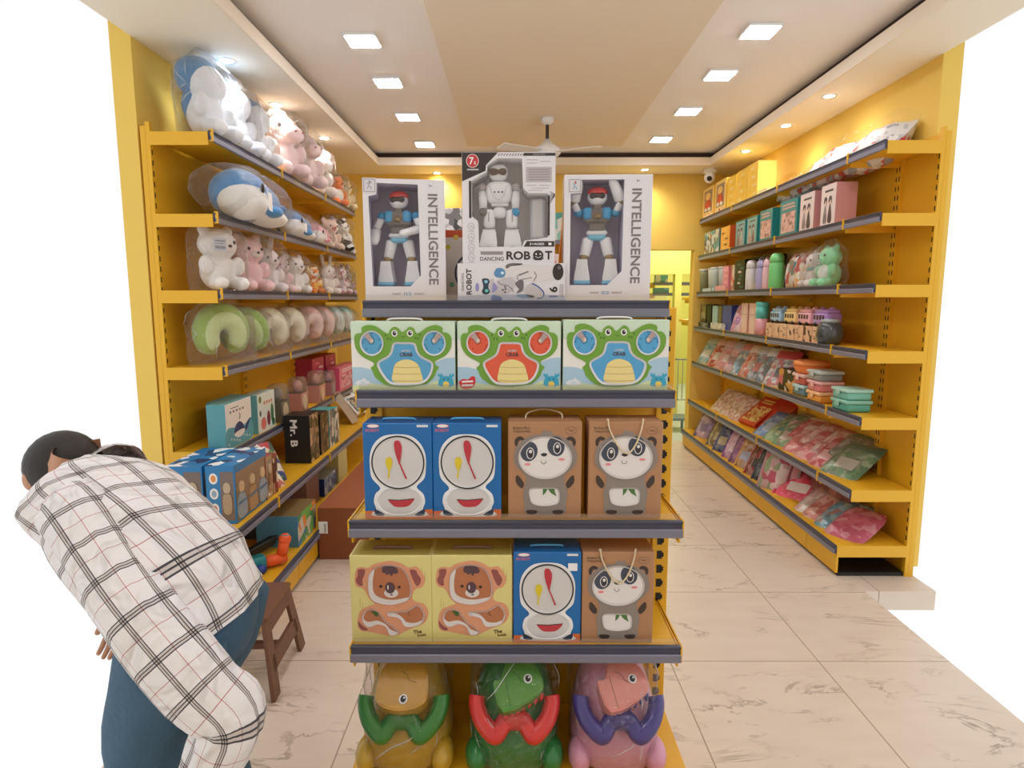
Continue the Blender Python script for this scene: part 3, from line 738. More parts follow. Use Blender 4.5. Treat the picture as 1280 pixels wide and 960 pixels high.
# ---------------------------------------------------------------- koala boxes
def koala_box(label, loc, rz, dx=0.0, W=0.222, D=0.115, H=0.252):
    t = thing('koala_box', label, 'boxed dish', loc, rz, 'pale yellow koala boxes')
    T = front(W, D); q = lambda pts: Pz(pts, W, H, 38, 580, 120, 770)
    PY = PRN((226, 216, 142)); TOPY = PRN((190, 176, 92)); OR = PRN((224, 158, 122)); EAR = PRN((150, 82, 78)); BR = mat((186, 118, 80), 0.3, var=0.05, scale=18); DKB = mat((84, 58, 72), 0.3, coat=0.3); WH = mat((224, 218, 216), 0.25); RIM = mat((206, 200, 204), 0.3); INK = PRN((44, 34, 34)); TXT = PRN((96, 70, 40))
    b = MB(); b.box(-W / 2, W / 2, -D / 2, D / 2, 0, H, PY, 0.002)
    Tt = lambda u, v, w: (u, -v, H + w)
    b.poly([(-0.105, -0.055), (0.105, -0.055), (0.105, 0.055), (-0.105, 0.055)], TOPY, 0.0004, lambda u, v, w: (u, v, H + w))
    sil = smooth([(310, 160), (385, 178), (430, 208), (480, 200), (512, 230), (540, 290), (520, 350), (472, 372), (450, 430), (470, 460), (530, 480), (558, 545), (530, 620), (450, 660), (390, 690), (340, 715), (270, 715), (160, 690), (100, 680), (80, 640), (85, 570), (110, 520), (175, 490), (200, 478), (165, 440), (130, 370), (80, 345), (70, 290), (84, 220), (120, 205), (165, 210), (205, 182)], 4)
    b.poly(q(sil), OR, 0.0008, T)
    b.poly(q(smooth([(95, 225), (140, 222), (135, 265), (122, 300), (122, 342), (92, 335), (78, 300), (92, 265)], 3)), EAR, 0.0012, T)
    b.poly(q(smooth([(440, 225), (480, 228), (490, 255), (512, 290), (505, 325), (485, 345), (460, 300), (448, 262)], 3)), EAR, 0.0012, T)
    b.poly(q(smooth([(86, 608), (110, 640), (148, 672), (118, 678), (88, 650)], 3)), EAR, 0.0012, T)
    b.text('The', *q([(482, 688)])[0], 0.011, TXT, 0.0008, T, bold=0.035, rot=0.12); b.text('koala', *q([(510, 712)])[0], 0.0085, TXT, 0.0008, T, bold=0.02, rot=0.12)
    for x, y0 in ((100, 440), (118, 470), (520, 210), (540, 240)): b.line(q([(x, y0), (x, y0 + 70)]), 0.0012, TOPY, 0.0006, T)
    b.build('carton', t)
    b = MB()
    w = smooth([(320, 190), (390, 215), (430, 280), (446, 360), (436, 430), (380, 466), (300, 482), (210, 462), (170, 420), (160, 340), (172, 250), (230, 200)], 4)
    b.poly(q(w), BR, 0.0016, T); b.ringp(q(offset2(w, -7)), q(w), RIM, 0.0040, T, 0.002, win=0.0017)
    b.poly(q(smooth([(164, 330), (175, 250), (205, 222), (192, 300), (196, 390), (240, 430), (320, 446), (410, 430), (434, 428), (380, 464), (300, 478), (212, 460), (172, 418)], 3)), WH, 0.0024, T)
    b.poly(q(smooth([(262, 200), (310, 192), (352, 210), (362, 240), (345, 252), (330, 250), (316, 270), (302, 250), (288, 262), (276, 248), (256, 240)], 3)), DKB, 0.0024, T)
    b.poly(q(ellipse(312, 396, 47, 34, n=22)), WH, 0.0024, T); b.poly(q(ellipse(306, 356, 33, 42, n=24)), DKB, 0.0030, T); b.poly(q(ellipse(292, 352, 5, 18, n=12)), WH, 0.0034, T)
    b.poly(q(ellipse(244, 346, 11, n=14)), INK, 0.0024, T); b.poly(q(ellipse(367, 351, 11, n=14)), INK, 0.0024, T); b.poly(q(ellipse(314, 408, 9, 5, n=10)), INK, 0.0030, T)
    w = smooth([(115, 575), (140, 525), (200, 520), (240, 560), (270, 610), (320, 650), (356, 690), (320, 712), (290, 700), (272, 650), (220, 628), (160, 650), (125, 625)], 4)
    b.poly(q(w), BR, 0.0016, T); b.ringp(q(offset2(w, -8)), q(w), RIM, 0.0040, T, 0.002, win=0.0017)
    b.poly(q(smooth([(122, 590), (150, 612), (215, 602), (270, 630), (300, 668), (350, 692), (318, 706), (290, 694), (272, 650), (220, 624), (160, 644), (128, 620)], 3)), WH, 0.0024, T)
    w = smooth([(286, 540), (340, 536), (410, 530), (450, 505), (486, 486), (520, 520), (532, 570), (505, 625), (440, 648), (395, 640), (370, 590), (330, 572), (292, 565)], 4)
    b.poly(q(w), BR, 0.0016, T); b.ringp(q(offset2(w, -8)), q(w), RIM, 0.0040, T, 0.002, win=0.0017)
    b.poly(q(smooth([(290, 546), (345, 550), (385, 580), (410, 612), (470, 618), (510, 600), (490, 630), (440, 644), (398, 636), (372, 588), (332, 570)], 3)), WH, 0.0024, T)
    LF = mat((72, 104, 52), 0.4)
    for x, y in ((190, 540), (212, 545), (205, 560)): b.poly(q(ellipse(x, y, 16, 9, rot=0.5, n=12)), LF, 0.0026, T)
    b.line(q([(428, 530), (424, 560), (440, 562)]), 0.0014, INK, 0.0026, T)
    b.build('dish', t)
    b = MB(); b.tube(smooth([(-0.052, -0.012, H - 0.001), (-0.04, -0.012, H + 0.005), (0.04, -0.012, H + 0.005), (0.052, -0.012, H - 0.001)], 4, False), 0.0055, mat((130, 92, 74), 0.5), 8, flat=0.7); b.build('handle', t)
    return t
koala_box('pale yellow koala dish box at the carton end of the lower row', (across(489, 1.62, 0.65), yd(1.618, 0.115), 0.522), 0.0)
koala_box('pale yellow koala dish box squeezed against the blue box', (across(590, 1.62, 0.65), yd(1.62, 0.115), 0.522), 0.0)

# ---------------------------------------------------------------- boxed robots on top
RW = mat((232, 232, 236), 0.25, var=0.02, coat=0.4); RBL = mat((58, 150, 200), 0.2, coat=0.5); RGR = mat((120, 112, 108), 0.35); RDK = mat((60, 52, 50), 0.3); RRED = mat((206, 52, 50), 0.25, coat=0.5); RLB = mat((120, 190, 220), 0.2, coat=0.5); RGOLD = mat((150, 128, 92), 0.3, metal=0.4)
def limb(b, p, q_, r0, r1, m, sq=0.8):
    p = Vector(p); q_ = Vector(q_)
    b.tube([p + (q_ - p) * t for t in (0, 0.08, 0.5, 0.92, 1)], [r0 * 0.7, r0, (r0 + r1) / 2, r1, r1 * 0.75], m, 10, flat=sq)
def robot_figure(root, s, arms, name='robot_figure'):
    """s = body height; stands on z = 0, faces -Y"""
    b = MB()
    for x in (-1, 1):
        hip = (x * 0.065 * s, 0, 0.46 * s); kn = (x * 0.10 * s, -0.01 * s, 0.27 * s); an = (x * 0.115 * s, 0, 0.07 * s)
        limb(b, hip, kn, 0.05 * s, 0.043 * s, RW); b.ell(kn, 0.04 * s, RGOLD)
        b.rings([[(an[0] + kx * w * s, dy * s + an[1], z * s) for kx, dy in ((-1, -0.05), (1, -0.05), (1, 0.05), (-1, 0.05))] for w, z in ((0.062, 0.035), (0.066, 0.06), (0.05, 0.16), (0.042, 0.25))], RW, False)
        b.box(an[0] - 0.07 * s, an[0] + 0.07 * s, -0.075 * s, 0.06 * s, 0, 0.04 * s, RLB, 0.012 * s)
    b.box(-0.075 * s, 0.075 * s, -0.05 * s, 0.05 * s, 0.43 * s, 0.49 * s, RLB, 0.02 * s)
    b.box(-0.085 * s, 0.085 * s, -0.052 * s, 0.052 * s, 0.48 * s, 0.53 * s, RW, 0.018 * s)
    b.box(-0.07 * s, 0.07 * s, -0.05 * s, 0.05 * s, 0.52 * s, 0.60 * s, RGR, 0.015 * s)
    b.box(-0.105 * s, 0.105 * s, -0.06 * s, 0.06 * s, 0.59 * s, 0.74 * s, RGR, 0.025 * s)
    for x in (-1, 1):
        b.box(x * 0.075 * s - 0.035 * s, x * 0.075 * s + 0.035 * s, -0.07 * s, 0.05 * s, 0.63 * s, 0.745 * s, RBL, 0.016 * s)
        b.ell((x * 0.145 * s, 0, 0.70 * s), (0.042 * s, 0.042 * s, 0.042 * s), RBL)
        sh = Vector((x * 0.145 * s, 0, 0.69 * s)); el, ha = [Vector(v) * s for v in arms[0 if x < 0 else 1]]
        limb(b, sh, el, 0.036 * s, 0.034 * s, RW); b.ell(el, 0.035 * s, RGOLD); limb(b, el, ha, 0.05 * s, 0.042 * s, RW, 0.9); b.ell(ha, 0.036 * s, RW)
    b.lathe([(0.028 * s, -0.075 * s), (0.03 * s, -0.06 * s)], RGOLD, 14, M=Matrix.Translation((0, 0, 0.66 * s)) @ Matrix.Rotation(PI / 2, 4, 'X') @ Matrix.Translation((0, 0, 0.14 * s)))
    b.ell((0, -0.065 * s, 0.66 * s), (0.026 * s, 0.012 * s, 0.026 * s), RGOLD)
    b.box(-0.03 * s, 0.03 * s, -0.03 * s, 0.03 * s, 0.74 * s, 0.78 * s, RGR)
    o = b.build(name, root)
    b = MB(); b.ell((0, 0, 0.85 * s), (0.08 * s, 0.072 * s, 0.085 * s), RW); b.box(-0.062 * s, 0.062 * s, -0.078 * s, -0.03 * s, 0.825 * s, 0.885 * s, RDK, 0.018 * s)
    b.ell((0, 0.004 * s, 0.895 * s), (0.083 * s, 0.076 * s, 0.055 * s), RRED)
    b.build('head', o)
    return o
def window_carton(b, W, D, H, win, outer_m, in_m, sides=None):
    """carton walls with a real window opening; win = outline in face coordinates"""
    T = front(W, D)
    if area2(win) < 0: win = win[::-1]
    ins = outer_m
    # front face: rectangle with a hole, bridged through matching points
    n = len(win); cx = sum(p[0] for p in win) / n; cy = sum(p[1] for p in win) / n
    rect = [(0, 0), (W, 0), (W, H), (0, H)]
    def hit(a):
        dx, dy = math.cos(a), math.sin(a); t = 1e9
        if dx > 1e-9: t = min(t, (W - cx) / dx)
        if dx < -1e-9: t = min(t, -cx / dx)
        if dy > 1e-9: t = min(t, (H - cy) / dy)
        if dy < -1e-9: t = min(t, -cy / dy)
        return (cx + dx * t, cy + dy * t)
    def winhit(a):
        best = None; dx, dy = math.cos(a), math.sin(a)
        for i in range(n):
            (x1, y1), (x2, y2) = win[i - 1], win[i]
            ex, ey = x2 - x1, y2 - y1; den = dx * ey - dy * ex
            if abs(den) < 1e-12: continue
            t = ((x1 - cx) * ey - (y1 - cy) * ex) / den; u = ((x1 - cx) * dy - (y1 - cy) * dx) / den
            if t > 0 and -1e-6 <= u <= 1 + 1e-6: best = t if best is None else max(best, t)
        return (cx + dx * best, cy + dy * best)
    angs = sorted([math.atan2(p[1] - cy, p[0] - cx) for p in win + rect])
    I = [winhit(a) for a in angs]; O = [hit(a) for a in angs]; k = len(angs)
    vs = [T(u, v, 0) for u, v in I] + [T(u, v, 0) for u, v in O]
    b.add(vs, [(k + i, k + (i + 1) % k, (i + 1) % k, i) for i in range(k)], outer_m)
    dep = D - 0.006
    vs = [T(u, v, 0) for u, v in I] + [T(u, v, -dep) for u, v in I]
    b.add(vs, [(i, (i + 1) % k, k + (i + 1) % k, k + i) for i in range(k)], in_m)
    b.add([T(u, v, -dep) for u, v in I], [list(range(k))], in_m)
    x, y = W / 2, D / 2
    for f in ([(-x, -y, 0), (-x, -y, H), (-x, y, H), (-x, y, 0)], [(x, -y, 0), (x, y, 0), (x, y, H), (x, -y, H)], [(-x, y, 0), (-x, y, H), (x, y, H), (x, y, 0)], [(-x, -y, H), (x, -y, H), (x, y, H), (-x, y, H)], [(-x, -y, 0), (-x, y, 0), (x, y, 0), (x, -y, 0)]):
        b.add(f, [(0, 1, 2, 3)], outer_m)
    return T
CARTW = mat((226, 224, 230), 0.35, var=0.015, coat=0.2); INS = mat((196, 190, 214), 0.45, var=0.06, scale=8); SILV = mat((128, 120, 124), 0.35); PANE = film((250, 250, 250), 0.10, 0.0, 'pane')
def intelligence_box(label, loc, rz, W, H, D, x_img, num, arms):
    t = thing('robot_box', label, 'boxed toy robot', loc, rz, 'boxed robots with INTELLIGENCE lettering')
    x0, x1, y0, y1 = x_img
    q = lambda pts: Pz(pts, W, H, x0, x1, y0, y1)
    win = q([(130, 105), (410, 110), (420, 760), (345, 838), (85, 838), (70, 200), (125, 185)]) if num == 0 else q([(215, 65), (510, 65), (505, 720), (405, 822), (140, 822), (140, 165), (212, 160)])
    b = MB(); T = window_carton(b, W, D, H, win, CARTW, INS)
    if num == 0:
        b.text('INTELLIGENCE', *q([(512, 500)])[0], 0.028, SILV, 0.0006, T, rot=-PI / 2, width=H * 0.74, bold=0.022); b.text('3+', *q([(498, 118)])[0], 0.007, SILV, 0.0006, T, bold=0.02)
        cb = (78, 122); fx = 335; fy = 893
    else:
        b.text('INTELLIGENCE', *q([(598, 470)])[0], 0.028, SILV, 0.0006, T, rot=-PI / 2, width=H * 0.74, bold=0.022); b.text('3+', *q([(606, 75)])[0], 0.007, SILV, 0.0006, T, bold=0.02)
        cb = (167, 106); fx = 402; fy = 878
    # dance line at the foot
    tx, ty = q([(fx, fy)])[0]
    b.text('DANCE', tx - 0.036, ty, 0.0058, SILV, 0.0006, T, width=0.024, bold=0.01); b.text('02', tx - 0.004, ty, 0.0095, RBL, 0.0006, T, width=0.022); b.text('ROBOT', tx + 0.03, ty, 0.0058, SILV, 0.0006, T, width=0.03, bold=0.01)
    # corner badge with a little dancing figure
    c = q([(cb[0] - 45, cb[1] - 50), (cb[0] + 48, cb[1] - 50), (cb[0] + 48, cb[1] + 55), (cb[0] - 45, cb[1] + 55)])
    b.poly(c, mat((214, 212, 218), 0.3), 0.0012, T, 0.001); b.ringp([((p[0] - sum(k[0] for k in c) / 4) * 0.78 + sum(k[0] for k in c) / 4, (p[1] - sum(k[1] for k in c) / 4) * 0.78 + sum(k[1] for k in c) / 4) for p in c],
            [((p[0] - sum(k[0] for k in c) / 4) * 0.84 + sum(k[0] for k in c) / 4, (p[1] - sum(k[1] for k in c) / 4) * 0.84 + sum(k[1] for k in c) / 4) for p in c], SILV, 0.0016, T)
    col = SILV if num == 0 else RBL
    x, y = cb
    b.poly(q(ellipse(x + 4, y - 22, 7, n=10)), RRED if num else SILV, 0.0016, T)
    for pts in ([(x - 14, y - 14), (x, y - 8), (x + 16, y - 16)], [(x, y - 8), (x - 2, y + 8), (x - 14, y + 26)], [(x - 2, y + 8), (x + 10, y + 14), (x + 14, y + 30)]): b.line(q(pts), 0.0017, col, 0.0016, T)
    b.build('carton', t)
    tx = sum(p[0] for p in win) / len(win) - W / 2
    wx0 = min(p[0] for p in win) - W / 2; wx1 = max(p[0] for p in win) - W / 2
    hh = max(p[1] for p in win) - min(p[1] for p in win)
    fig = robot_figure(t, hh * 1.0, arms)
    fig.location = ((wx0 + wx1) / 2 + (0.012 if num == 0 else 0.004), -D * 0.12, min(p[1] for p in win) + 0.002)
    fig.rotation_euler = (0, 0, -0.25 if num == 0 else -0.1); fig.scale = (1.22, 1.1, 1)
    b = MB(); b.poly(win, PANE, -0.0012, T); b.build('window_film', t)
    return t
AD = ((( -0.20, -0.02, 0.56), (-0.19, -0.1, 0.44)), ((0.19, -0.03, 0.57), (0.06, -0.11, 0.52)))
AU = (((-0.19, -0.03, 0.80), (-0.15, -0.06, 0.97)), ((0.19, -0.03, 0.80), (0.12, -0.06, 0.99)))
zt = 1.455
yR = 1.825
wL = across(553, yR, 1.6) - across(449, yR, 1.6)
hB = high(222, yR) - zt
intelligence_box('boxed white robot with red helmet and lowered arms, by the plush shelves', (across(500.5, yR, 1.6) + 0.003, yR + 0.075, zt), math.radians(8), wL * 0.97, hB - 0.002, 0.13, (32, 598, 75, 955), 0, AD)
wR = across(815, yR, 1.6) - across(703, yR, 1.6)
hR = high(216, yR) - zt
intelligence_box('boxed robot with both arms raised, beside the yellow end wall', (across(760.5, yR, 1.6), yR + 0.068, zt), math.radians(-2), wR * 0.975, hR - 0.002, 0.11, (95, 705, 30, 950), 1, AU)

def flat_robot_box():
    y = 1.822; W = across(706, y, 1.5) - across(572, y, 1.5); H = high(329, y) - zt; D = 0.17
    t = thing('robot_box', 'long white carton lying flat under the tall dancing robot box', 'boxed toy robot', (across(639, y, 1.5), y + D / 2, zt), 0)
    T = front(W, D); q = lambda pts: Pz(pts, W, H, 62, 1245, 85, 565)
    b = MB(); b.box(-W / 2, W / 2, -D / 2, D / 2, 0, H, CARTW, 0.0015)
    PALEB = PRN((176, 186, 214)); INK = PRN((44, 36, 36)); TE = PRN((30, 62, 84)); GR = PRN((198, 194, 198)); G2 = PRN((112, 106, 112)); BLU = PRN((92, 142, 190)); B2 = PRN((60, 96, 168)); LAV = PRN((150, 146, 200))
    b.poly(q([(64, 563), (1243, 563), (1243, 480), (900, 462), (300, 470), (64, 490)]), PALEB, 0.0004, T)
    b.text('ROBOT', *q([(188, 310)])[0], 0.0155, INK, 0.0006, T, rot=PI / 2, width=H * 0.66, bold=0.025); b.text('DANCING', *q([(118, 312)])[0], 0.007, INK, 0.0006, T, rot=PI / 2, width=H * 0.44)
    b.text('6', *q([(1118, 405)])[0], 0.024, INK, 0.0006, T, rot=PI / 2, bold=0.035, sx=1.1)
    for x in (1192, 1208, 1224): b.line(q([(x, 340), (x, 500)]), 0.0012, G2, 0.0006, T)
    b.poly(q([(1070, 480), (1165, 480), (1165, 500), (1070, 500)]), B2, 0.0006, T)
    # the robot shown lying on its side
    b.poly(q(smooth([(330, 290), (350, 270), (400, 275), (416, 310), (404, 345), (404, 390), (418, 425), (400, 460), (350, 462), (330, 425), (344, 390), (344, 345)], 3)), TE, 0.0010, T)
    b.poly(q(ellipse(376, 310, 20, n=16)), PRN((150, 200, 226)), 0.0014, T); b.poly(q(ellipse(382, 420, 20, n=16)), PRN((110, 200, 190)), 0.0014, T)
    b.poly(q(ellipse(278, 378, 20, 54, n=18)), LAV, 0.0008, T)
    b.poly(q(smooth([(420, 300), (450, 270), (470, 320), (505, 390), (470, 440), (430, 450), (418, 400)], 3)), GR, 0.0008, T); b.poly(q(smooth([(455, 320), (505, 385), (470, 430), (445, 440)], 3)), LAV, 0.0012, T)
    b.poly(q(smooth([(500, 300), (560, 270), (640, 260), (700, 300), (680, 400), (620, 450), (560, 480), (470, 470), (500, 390)], 3)), GR, 0.0010, T)
    for x, y_ in ((586, 372), (590, 400), (560, 410), (584, 438)): b.poly(q(ellipse(x, y_, 10, n=10)), INK, 0.0018, T)
    b.line(q(smooth([(500, 300), (545, 345), (600, 350), (660, 400), (680, 440)], 3, False)), 0.0018, G2, 0.0016, T)
    b.poly(q(smooth([(440, 480), (480, 470), (545, 500), (540, 545), (440, 540)], 3)), B2, 0.0008, T)
    b.poly(q(smooth([(590, 120), (640, 86), (770, 88), (760, 108), (650, 120), (610, 150)], 3)), G2, 0.0008, T)
    b.poly(q(smooth([(600, 150), (720, 100), (900, 110), (1110, 110), (1130, 200), (1110, 285), (900, 310), (760, 300), (700, 260), (620, 250)], 3)), PRN((220, 216, 218)), 0.0008, T)
    b.poly(q([(730, 225), (840, 180), (846, 192), (738, 240)]), G2, 0.0012, T); b.line(q(smooth([(720, 230), (730, 290), (780, 280), (880, 260)], 3, False)), 0.0018, G2, 0.0014, T)
    b.line(q(smooth([(905, 190), (930, 240), (900, 300)], 3, False)), 0.0022, G2, 0.0014, T)
    b.poly(q(ellipse(1168, 190, 60, 102, n=26)), INK, 0.0012, T); b.poly(q(ellipse(1180, 140, 18, 22, n=14)), G2, 0.0016, T)
    b.poly(q(smooth([(468, 190), (500, 145), (560, 150), (590, 200), (570, 255), (500, 258), (470, 230)], 3)), BLU, 0.0012, T); b.poly(q(ellipse(556, 204, 18, n=14)), PRN((220, 236, 250)), 0.0016, T)
    b.poly(q(smooth([(700, 320), (780, 290), (790, 380), (770, 430), (710, 450), (740, 400), (715, 370)], 3)), G2, 0.0012, T)
    b.poly(q(smooth([(800, 390), (880, 330), (960, 390), (1010, 450), (1005, 500), (940, 510), (830, 490)], 3)), GR, 0.0012, T)
    b.line(q(smooth([(880, 330), (950, 370), (1010, 440), (1000, 500), (940, 515)], 3, False)), 0.0035, B2, 0.0016, T)
    b.poly(q(smooth([(705, 475), (790, 465), (900, 480), (890, 505), (770, 512)], 3)), BLU, 0.0012, T)
    b.build('carton', t)
    return H
hF = flat_robot_box()
def tall_robot_box():
    y = 1.835; z0 = zt + hF; W = across(694, y, 1.75) - across(577.5, y, 1.75); H = high(190.5, y) - z0; D = 0.12
    t = thing('robot_box', 'tall white dancing robot box with black corner standing on the flat carton', 'boxed toy robot', (across(635.8, y, 1.75), y + D / 2, z0 + 0.0005), 0)
    q = lambda pts: Pz(pts, W, H, 48, 790, 40, 925)
    INK = PRN((52, 46, 48)); G2 = PRN((150, 142, 146)); G3 = PRN((188, 180, 184))
    TRAY = mat((250, 246, 246), 0.4, var=0.05, scale=12)
    win = q([(330, 85), (525, 88), (535, 320), (575, 360), (735, 362), (735, 715), (545, 742), (525, 790), (180, 792), (172, 585), (120, 540), (120, 265), (245, 190), (250, 140)])
    b = MB(); T = window_carton(b, W, D, H, win, CARTW, TRAY)
    b.poly(q([(50, 42), (335, 42), (240, 140), (236, 186), (50, 268)]), INK, 0.0006, T)
    e = ellipse(133, 108, 50, 54, n=30); b.poly(q(e), PRN((196, 52, 62)), 0.0010, T); b.ringp(q(offset2(e, -5)), q(e), PRN((236, 220, 220)), 0.0014, T)
    b.text('7', *q([(125, 108)])[0], 0.02, WHITE, 0.0016, T, bold=0.02); b.text('S', *q([(152, 124)])[0], 0.009, WHITE, 0.0016, T, bold=0.02)
    b.poly(q([(90, 170), (182, 170), (182, 182), (90, 182)]), PRN((190, 186, 190)), 0.0010, T)
    b.poly(q([(540, 46), (788, 46), (788, 68), (530, 68)]), INK, 0.0006, T); b.text('MODULE LIGHTS', *q([(660, 57)])[0], 0.004, G3, 0.0010, T, width=0.035)
    for i in range(9): b.line(q([(335 + i * 22, 68), (350 + i * 22, 50)]), 0.003, G2, 0.0006, T)
    e = q([(556, 155), (760, 155), (760, 275), (556, 275)]); b.poly(e, G3, 0.0006, T)
    for y_ in (175, 195, 215, 235, 255): b.line(q([(575, y_), (742, y_)]), 0.0022, G2, 0.0010, T)
    for a, c_ in (((560, 100), (650, 100)), ((560, 125), (645, 125)), ((670, 112), (750, 112)), ((560, 300), (640, 300)), ((660, 300), (750, 300)), ((600, 322), (740, 322)), ((570, 340), (690, 340))): b.line(q([a, c_]), 0.0012, G2, 0.0008, T)
    for x, y0, y1 in ((112, 265, 560), (738, 380, 700)): b.poly(q([(x - 9, y0), (x + 9, y0), (x + 9, y1), (x - 9, y1)]), INK, 0.0008, T)
    for i in range(6): b.line(q([(748, 440 - i * 18), (786, 380 - i * 2)]), 0.0014, INK, 0.0008, T)
    b.poly(q([(538, 790), (566, 745), (786, 745), (786, 790)]), INK, 0.0006, T); b.text('3+AGES', *q([(645, 768)])[0], 0.0065, WHITE, 0.0010, T, width=0.042, bold=0.02); b.poly(q([(738, 758), (762, 758), (762, 778), (738, 778)]), WHITE, 0.0010, T)
    b.text('DANCING', *q([(284, 888)])[0], 0.0115, INK, 0.0008, T, width=W * 0.255, bold=0.005)
    b.poly(q([(190, 828), (375, 828), (372, 856), (194, 856)]), G2, 0.0006, T)
    # ROB T with the robot face standing in for the second O
    b.text('ROB', *q([(497, 862)])[0], 0.0245, INK, 0.0008, T, width=W * 0.262, bold=0.03); b.text('T', *q([(740, 860)])[0], 0.0245, INK, 0.0008, T, bold=0.03)
    b.poly(q(ellipse(656, 858, 42, 40, n=26)), INK, 0.0008, T)
    for x in (640, 674): b.poly(q(ellipse(x, 850, 7, n=10)), WHITE, 0.0012, T)
    b.line(q(smooth([(632, 868), (656, 880), (680, 868)], 3, False)), 0.0014, WHITE, 0.0012, T)
    b.line(q([(612, 880), (630, 896), (682, 896), (700, 880)]), 0.003, INK, 0.0010, T)
    for i, y_ in enumerate((628, 712, 796, 876)):
        e = ellipse(118, y_, 27, 30, n=24); b.ringp(q(offset2(e, -3)), q(e), G2, 0.0008, T); b.line(q([(105, y_ + 6), (118, y_ - 8), (131, y_ + 8), (122, y_ + 14)]), 0.0012, G2, 0.0008, T)
        b.line(q([(96, y_ + 40), (142, y_ + 40)]), 0.001, G2, 0.0008, T)
    b.build('carton', t)
    # the robot itself
    k = H / 885.0
    def U(x): return (x - 419) * k
    def V(y_): return (925 - y_) * k
    b = MB(); yy = -D * 0.14
    JT = mat((176, 168, 170), 0.35)
    for s, cx in ((-1, 252), (1, 448)):
        tilt = s * 6
        b.rings([[(U(cx + s * dx) + a * w * k, yy + c_ * dpt * k, V(y_)) for a, c_ in ((-1, -1), (1, -1), (1, 1), (-1, 1))] for y_, w, dx, dpt in ((785, 72, 4, 60), (760, 74, 4, 62), (690, 62, 0, 52), (648, 52, -4, 44))], RW, False)
        b.box(U(cx) - 58 * k, U(cx) + 58 * k, yy - 46 * k, yy + 46 * k, V(655), V(638), mat((200, 196, 200), 0.3), 0.003)
        b.box(U(cx - s * 4) - 50 * k, U(cx - s * 4) + 50 * k, yy - 44 * k, yy + 44 * k, V(636), V(470), RW, 0.012)
        b.box(U(cx) - 5 * k, U(cx) + 5 * k, yy - 47 * k, yy - 40 * k, V(580), V(500), JT, 0.001)
        b.ell((U(cx + s * 2), yy - 62 * k, V(795)), (46 * k, 20 * k, 12 * k), RDK)
    b.box(U(285), U(400), yy - 50 * k, yy + 50 * k, V(548), V(450), RW, 0.014); b.box(U(268), U(420), yy - 48 * k, yy + 48 * k, V(455), V(425), RW, 0.01)
    b.line(q([(276, 455), (410, 455)]), 0.0012, JT, -0.0, lambda u, v, w: (u - W / 2, yy - 50 * k, v))
    R = []
    for y_, w, dpt in ((430, 78, 48), (400, 100, 60), (340, 112, 68), (290, 108, 66), (265, 92, 54), (252, 62, 40)):
        R.append([(U(338) + w * k * math.copysign(abs(math.cos(a)) ** 0.6, math.cos(a)), yy + dpt * k * math.copysign(abs(math.sin(a)) ** 0.6, math.sin(a)), V(y_)) for a in [2 * PI * i / 24 for i in range(24)]])
    b.rings(R, RW, True)
    for x in (303, 335, 365): b.ell((U(x), yy - 69 * k, V(343)), (7 * k, 4 * k, 7 * k), RDK, 10, 6)
    Tc = lambda u, v, w: (u - W / 2, yy - 70 * k - w, v)
    b.line(q(smooth([(262, 290), (285, 350), (312, 395), (338, 405), (362, 395), (388, 350), (405, 290)], 3, False)), 0.0011, JT, 0.001, Tc)
    for s, cx in ((-1, 200), (1, 480)):
        b.ell((U(cx), yy, V(300)), (42 * k, 42 * k, 40 * k), JT)
        x1 = cx - s * 5
        b.tube([(U(cx), yy - 8 * k, V(335)), (U(x1), yy - 20 * k, V(400)), (U(x1), yy - 26 * k, V(470))], [34 * k, 38 * k, 30 * k], RW, 12)
        b.ell((U(x1 + 2), yy - 30 * k, V(500)), (34 * k, 30 * k, 36 * k), RBL if s > 0 else RGR)
    fig = b.build('robot_figure', t)
    b = MB(); b.box(U(255), U(412), yy - 62 * k, yy + 50 * k, V(250), V(110), RW, 0.022, sm=True)
    Th = lambda u, v, w: (u - W / 2, yy - 62 * k - w, v)
    b.poly(q(smooth([(262, 180), (280, 155), (320, 158), (335, 166), (352, 158), (388, 154), (402, 180), (388, 208), (352, 204), (335, 196), (318, 206), (282, 210)], 3)), mat((92, 70, 62), 0.2, coat=0.5), 0.003, Th, 0.003)
    b.build('head', fig)
    b = MB(); b.box(U(600), U(720), yy - 10 * k, yy + 30 * k, V(715), V(385), mat((206, 206, 214), 0.2, metal=0.3), 0.006); b.build('instruction_card', t)
    b = MB(); b.poly(win, PANE, -0.0012, T); b.build('window_film', t)
    return t
tall_robot_box()

# things standing behind the front row on the top shelf
t = thing('toy_box', 'white box printed with a navy ring, mostly hidden behind the tall robot box', 'toy box', (across(572, 2.02, 1.55) + 0.06, 2.0, zt), 0)
b = MB(); b.box(-0.13, 0.10, -0.02, 0.02, 0, 0.22, mat((232, 222, 212), 0.4), 0.002); Tq = lambda u, v, w: (u, -0.02 - w, v)
e = ellipse(0.0, 0.09, 0.066, n=40); b.ringp(offset2(e, -0.006), e, mat((40, 46, 92), 0.4), 0.0006, Tq)
for x, z, c_ in ((-0.085, 0.17, (214, 200, 60)), (-0.075, 0.055, (110, 170, 130)), (-0.06, 0.2, (230, 200, 80))): b.poly(ellipse(x, z, 0.008, n=12), mat(c_, 0.4), 0.0006, Tq)
b.box(-0.13, 0.10, -0.0205, 0.0205, 0.2, 0.222, mat((214, 92, 44), 0.4)); b.build('carton', t)
t = thing('toy_box', 'orange wedge-shaped toy box squeezed between the tall box and raised-arm robot', 'toy box', (across(706, 1.99, 1.6), 1.99, zt), 0)
